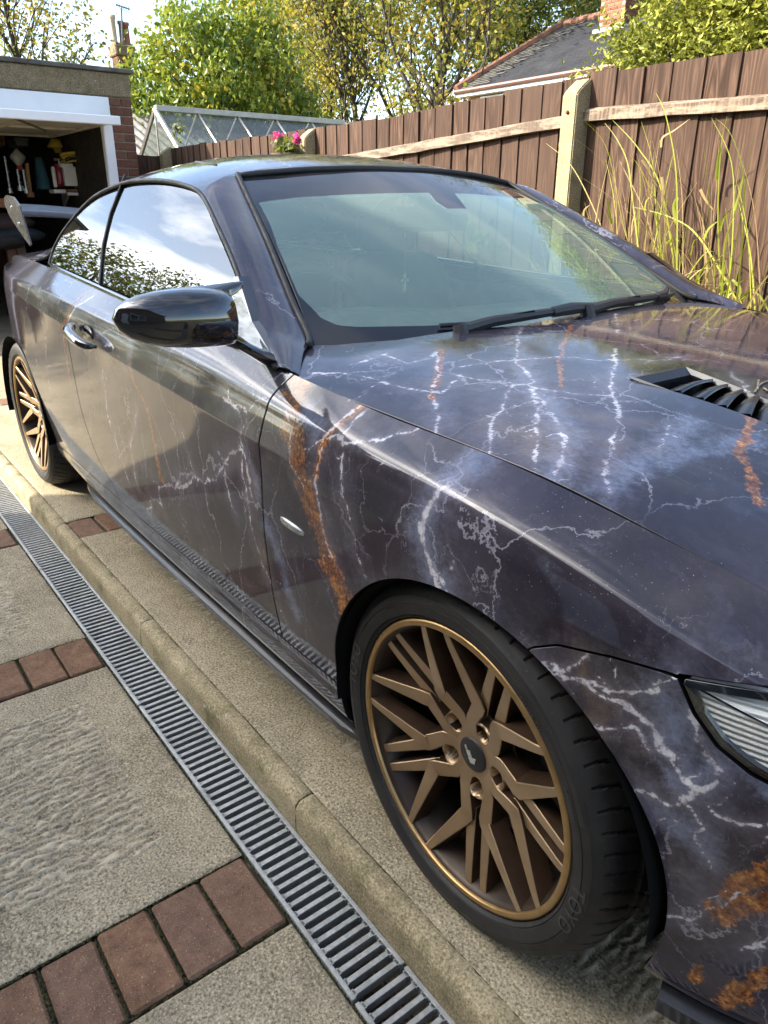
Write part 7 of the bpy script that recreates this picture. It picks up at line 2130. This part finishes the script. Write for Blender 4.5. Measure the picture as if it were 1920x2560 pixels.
STEMS = [([(560, 1560), (470, 1100), (230, 560), (15, 350)], .7), ([(1050, 1420), (700, 940), (470, 730), (210, 560)], .6), ([(1420, 1500), (1150, 1050), (940, 900), (650, 820)], .5), ([(900, 1350), (820, 900), (690, 500), (300, 170)], .3),
         ([(980, 1380), (870, 700), (700, 390), (510, 180)], .4), ([(760, 1380), (600, 1000), (470, 400), (295, 180)], .35), ([(980, 1400), (985, 900), (970, 500), (900, 140), (830, -20)], .5), ([(850, 1250), (830, 900), (800, 480), (720, 190)], .4),
         ([(1310, 1420), (1290, 900), (1310, 400), (1355, 150)], .5), ([(1360, 1500), (1400, 1000), (1390, 500), (1240, 160)], .3), ([(1430, 1500), (1480, 900), (1470, 560), (1380, 280), (1270, 165)], .4), ([(1560, 1560), (1530, 1200), (1480, 950), (1440, 780)], .5),
         ([(1160, 1460), (1060, 1120), (870, 760), (730, 470)], .9), ([(700, 1150), (660, 800), (620, 500), (540, 320), (450, 200)], .6), ([(1090, 1440), (1000, 1050), (880, 830)], .3), ([(1220, 1450), (1190, 1100), (1160, 750)], .85), ([(630, 1150), (560, 750), (430, 480), (140, 250)], .95),
         ([(880, 1340), (760, 900), (600, 560), (560, 480)], .9), ([(1000, 1400), (930, 1000), (700, 520), (640, 480)], .2), ([(1320, 1500), (1340, 1100), (1420, 850), (1480, 560)], .25)]
LEAF = [([(690, 1150), (700, 900), (710, 600), (690, 500)], .2), ([(980, 950), (960, 820), (990, 750), (985, 800)], .2), ([(750, 850), (760, 780), (800, 745), (830, 760)], .3), ([(1300, 1000), (1330, 900), (1395, 830)], .15), ([(1180, 1060), (1220, 980), (1290, 925)], .2), ([(1280, 620), (1290, 480), (1310, 360)], .15),
        ([(1410, 850), (1450, 720), (1480, 560)], .1), ([(500, 950), (475, 820), (465, 740)], .2), ([(290, 920), (295, 850), (340, 805)], .95), ([(1090, 1180), (1110, 1080), (1140, 1060)], .2), ([(1440, 1500), (1450, 1420), (1380, 1360), (1310, 1420)], .1), ([(1520, 1560), (1490, 1490), (1430, 1540)], .3), ([(900, 1100), (960, 1060), (1000, 1075)], .25),
        ([(700, 880), (720, 930), (780, 1020), (800, 1090)], .9), ([(870, 600), (880, 700), (870, 800)], .85), ([(640, 1130), (650, 950), (680, 850)], .8), ([(880, 1230), (900, 1060), (915, 920)], .9), ([(870, 380), (880, 310), (960, 260), (1080, 170)], .9), ([(730, 470), (790, 570), (880, 740)], .95), ([(1160, 690), (1200, 770), (1260, 850)], .95)]
groups = [(-1e9, 760, 'clump of tall yellow green grass nearest the concrete post'), (760, 1180, 'middle clump of tall yellow green grass at the fence'), (1180, 1e9, 'right hand clump of tall yellow green grass at the fence')]
for gi, (lo, hi, lab) in enumerate(groups):
    V, F, T = [], [], []
    for k, (L, tn) in enumerate(STEMS):
        if not (lo <= L[0][0] < hi): continue
        Y = 1.50+.14*((k*37) % 10)/10
        top = spline([gq(a, b, Y) for a, b in L], 22); p0 = top[0]
        root = np.array([p0[0]+.05*((k % 3)-1), min(1.62, Y+.05), 0.0])
        pts = np.vstack([spline([root, root*.4+p0*.6+np.array([.02, 0, 0]), p0], 8)[:-1], top]); ribbon(pts, .0068, k, tn, V, F, T)
    for k, (L, tn) in enumerate(LEAF):
        if not (lo <= L[0][0] < hi): continue
        Y = 1.52+.12*((k*53) % 10)/10; ribbon(spline([gq(a, b, Y) for a, b in L], 14), .0125, 40+k, tn, V, F, T)
    xs_ = np.array([v[0] for v in V]); xm = float(np.median(xs_))
    r = np.random.default_rng(200+gi)
    for k in range(95):
        x = xm+r.normal(0, .16); h = r.uniform(.35, 1.0); y = 1.56+r.normal(0, .05); a = r.normal(0, .5); ln = r.uniform(.05, .35)
        pts = [(x, y, 0), (x+a*.1, y-.02, h*.5), (x+a*.25, y-.03, h*.85), (x+a*.45, y-.04, h*(1 if k % 3 else .78)), (x+a*.6, y-.05, h*(1.02 if k % 3 else .6))]
        ribbon(spline(pts, 14), .0095, 300+gi*50+k, float(r.uniform(0, 1)**1.3), V, F, T)
    for k in range(34):
        x = xm+r.normal(0, .17); h = r.uniform(.7, 1.5); y = 1.58+r.normal(0, .05); a = r.normal(-.18, .30)
        pts = [(x, y, 0), (x+a*.12, y-.02, h*.45), (x+a*.38, y-.03, h*.82), (x+a*.62, y-.04, h)]
        ribbon(spline(pts, 14), .0042, 700+gi*50+k, float(r.choice([.15, .5, .75, .9, 1.0])), V, F, T)
    o = empty('ornamental_grass', (xm, 1.58, 0)); tag(o, lab, 'grass clump', 'grass clumps along the fence')
    V = np.array(V)-np.array([xm, 1.58, 0]); me = mesh_data('blades', V, np.array(F), M_blade, True, {'tone': np.array(T)}); link(bpy.data.objects.new('blades', me), o)
# ---------------------------------------------------------------- climbing plant on the fence, seen through the windscreen
def sprig(name, label, cat, pts, n, lsize, mat, seed, spreadv=.05, aspect=.8):
    o = empty(name, tuple(pts[0])); tag(o, label, cat); sp_ = spline(pts, 30); mb = MB(); mb.tube(sp_-np.array(pts[0]), .003, 5, cap=False); obj('stem', mb.v, mb.f, M_twig, o, True)
    r = np.random.default_rng(seed); C = sp_[r.integers(4, len(sp_), n)]-np.array(pts[0])+r.normal(0, spreadv, (n, 3)); link(bpy.data.objects.new('leaves', leaves_mesh('leaves', C, lsize, mat, aspect, seed, .3)), o); return o
vy = 1.74
pl = [on_y(1000+.422*a, 400+.422*b, vy) for a, b in ((560, 700), (540, 600), (480, 540), (460, 460), (520, 400))]
pl.insert(0, np.array([pl[0][0]+.05, vy, 0.02]))
sprig('climbing_plant', 'leafy climbing plant on the fence behind the car', 'plant', pl, 46, .075, M_grn, 5, .055)
gl_ = [np.array([-8.05, 2.55, .4]), on_x(770*.57866, 620*.57866, -8.05), on_x(765*.57866, 560*.57866, -8.05), on_x(768*.57866, 530*.57866, -8.05)]
sprig('tall_weed', 'thin leafy shoot in front of the greenhouse glass', 'plant', gl_, 34, .075, M_grn, 8, .03, .6)
# ---------------------------------------------------------------- pink geraniums in a basket on the fence
gpos = on_y(622*DS, 322*DS, 1.62)
gb = empty('flower_basket', tuple(gpos-np.array([0, 0, .16]))); tag(gb, 'pink geraniums in a basket hung on the fence', 'flowers')
V_, F_ = lathe([(.001, 0), (.06, .01), (.11, .07), (.13, .13), (.125, .13)], 18, 2); obj('basket', V_, F_, M_('basket_brown', (.06, .035, .02), .9), gb, True)
r = np.random.default_rng(77); C = r.normal(0, 1, (150, 3))*np.array([.055, .045, .028])+np.array([0, 0, .165]); link(bpy.data.objects.new('leaves', leaves_mesh('leaves', C, .05, M_grn, .95, 78, .1)), gb)
M_pink = leaf_mat('geranium_pink', [(.42, .015, .16), (.62, .03, .28), (.72, .09, .40)], .3)
for a, b, rr in ((600, 296, .034), (642, 301, .028)):
    c_ = on_y(a*DS, b*DS, 1.60)-np.array(gb.location); C = r.normal(0, 1, (90, 3)); C = C/np.linalg.norm(C, axis=1)[:, None]*rr*r.uniform(.6, 1, (90, 1))+c_
    link(bpy.data.objects.new('flower_head', leaves_mesh('flower_head', C, .022, M_pink, .95, 79, -.2)), gb)
    mb = MB(); mb.tube([(c_[0]*.3, c_[1]*.3, .15), tuple(c_)], .003, 5); obj('flower_stalk', mb.v, mb.f, M_twig, gb, True)
# ---------------------------------------------------------------- dried twigs lying on the bonnet
def twig(name, label, pix, parent=None):
    mb = MB()
    for L in pix:
        P_ = [on_bonnet(960+.57866*a, 640+.57866*b) for a, b in L]
        P_ = spline([p+np.array([0, 0, .002]) for p in P_], 10)
        mb.tube(P_, [.0013+.0009*math.sin(i*1.7)**2 for i in range(len(P_))], 6)
    o = mb.build(name, M_('dry_twig', (.26, .20, .15), .9, var=.4, vscale=80), None, True); tag(o, label, 'twig')
twig('dry_twig', 'dried knobbly twig lying on the near side of the bonnet', [[(1372, 855), (1400, 905), (1410, 945)], [(1428, 872), (1405, 915)], [(1395, 950), (1440, 945), (1500, 960), (1560, 1005), (1600, 1010)], [(1480, 945), (1470, 975)], [(1510, 945), (1515, 985)], [(1545, 975), (1555, 1005)], [(1430, 910), (1460, 945)]])
twig('dry_twig', 'dried twig lying beside the bonnet vent at the right edge', [[(1600, 595), (1625, 560), (1659, 545)], [(1618, 540), (1612, 585)], [(1640, 575), (1659, 590)]])
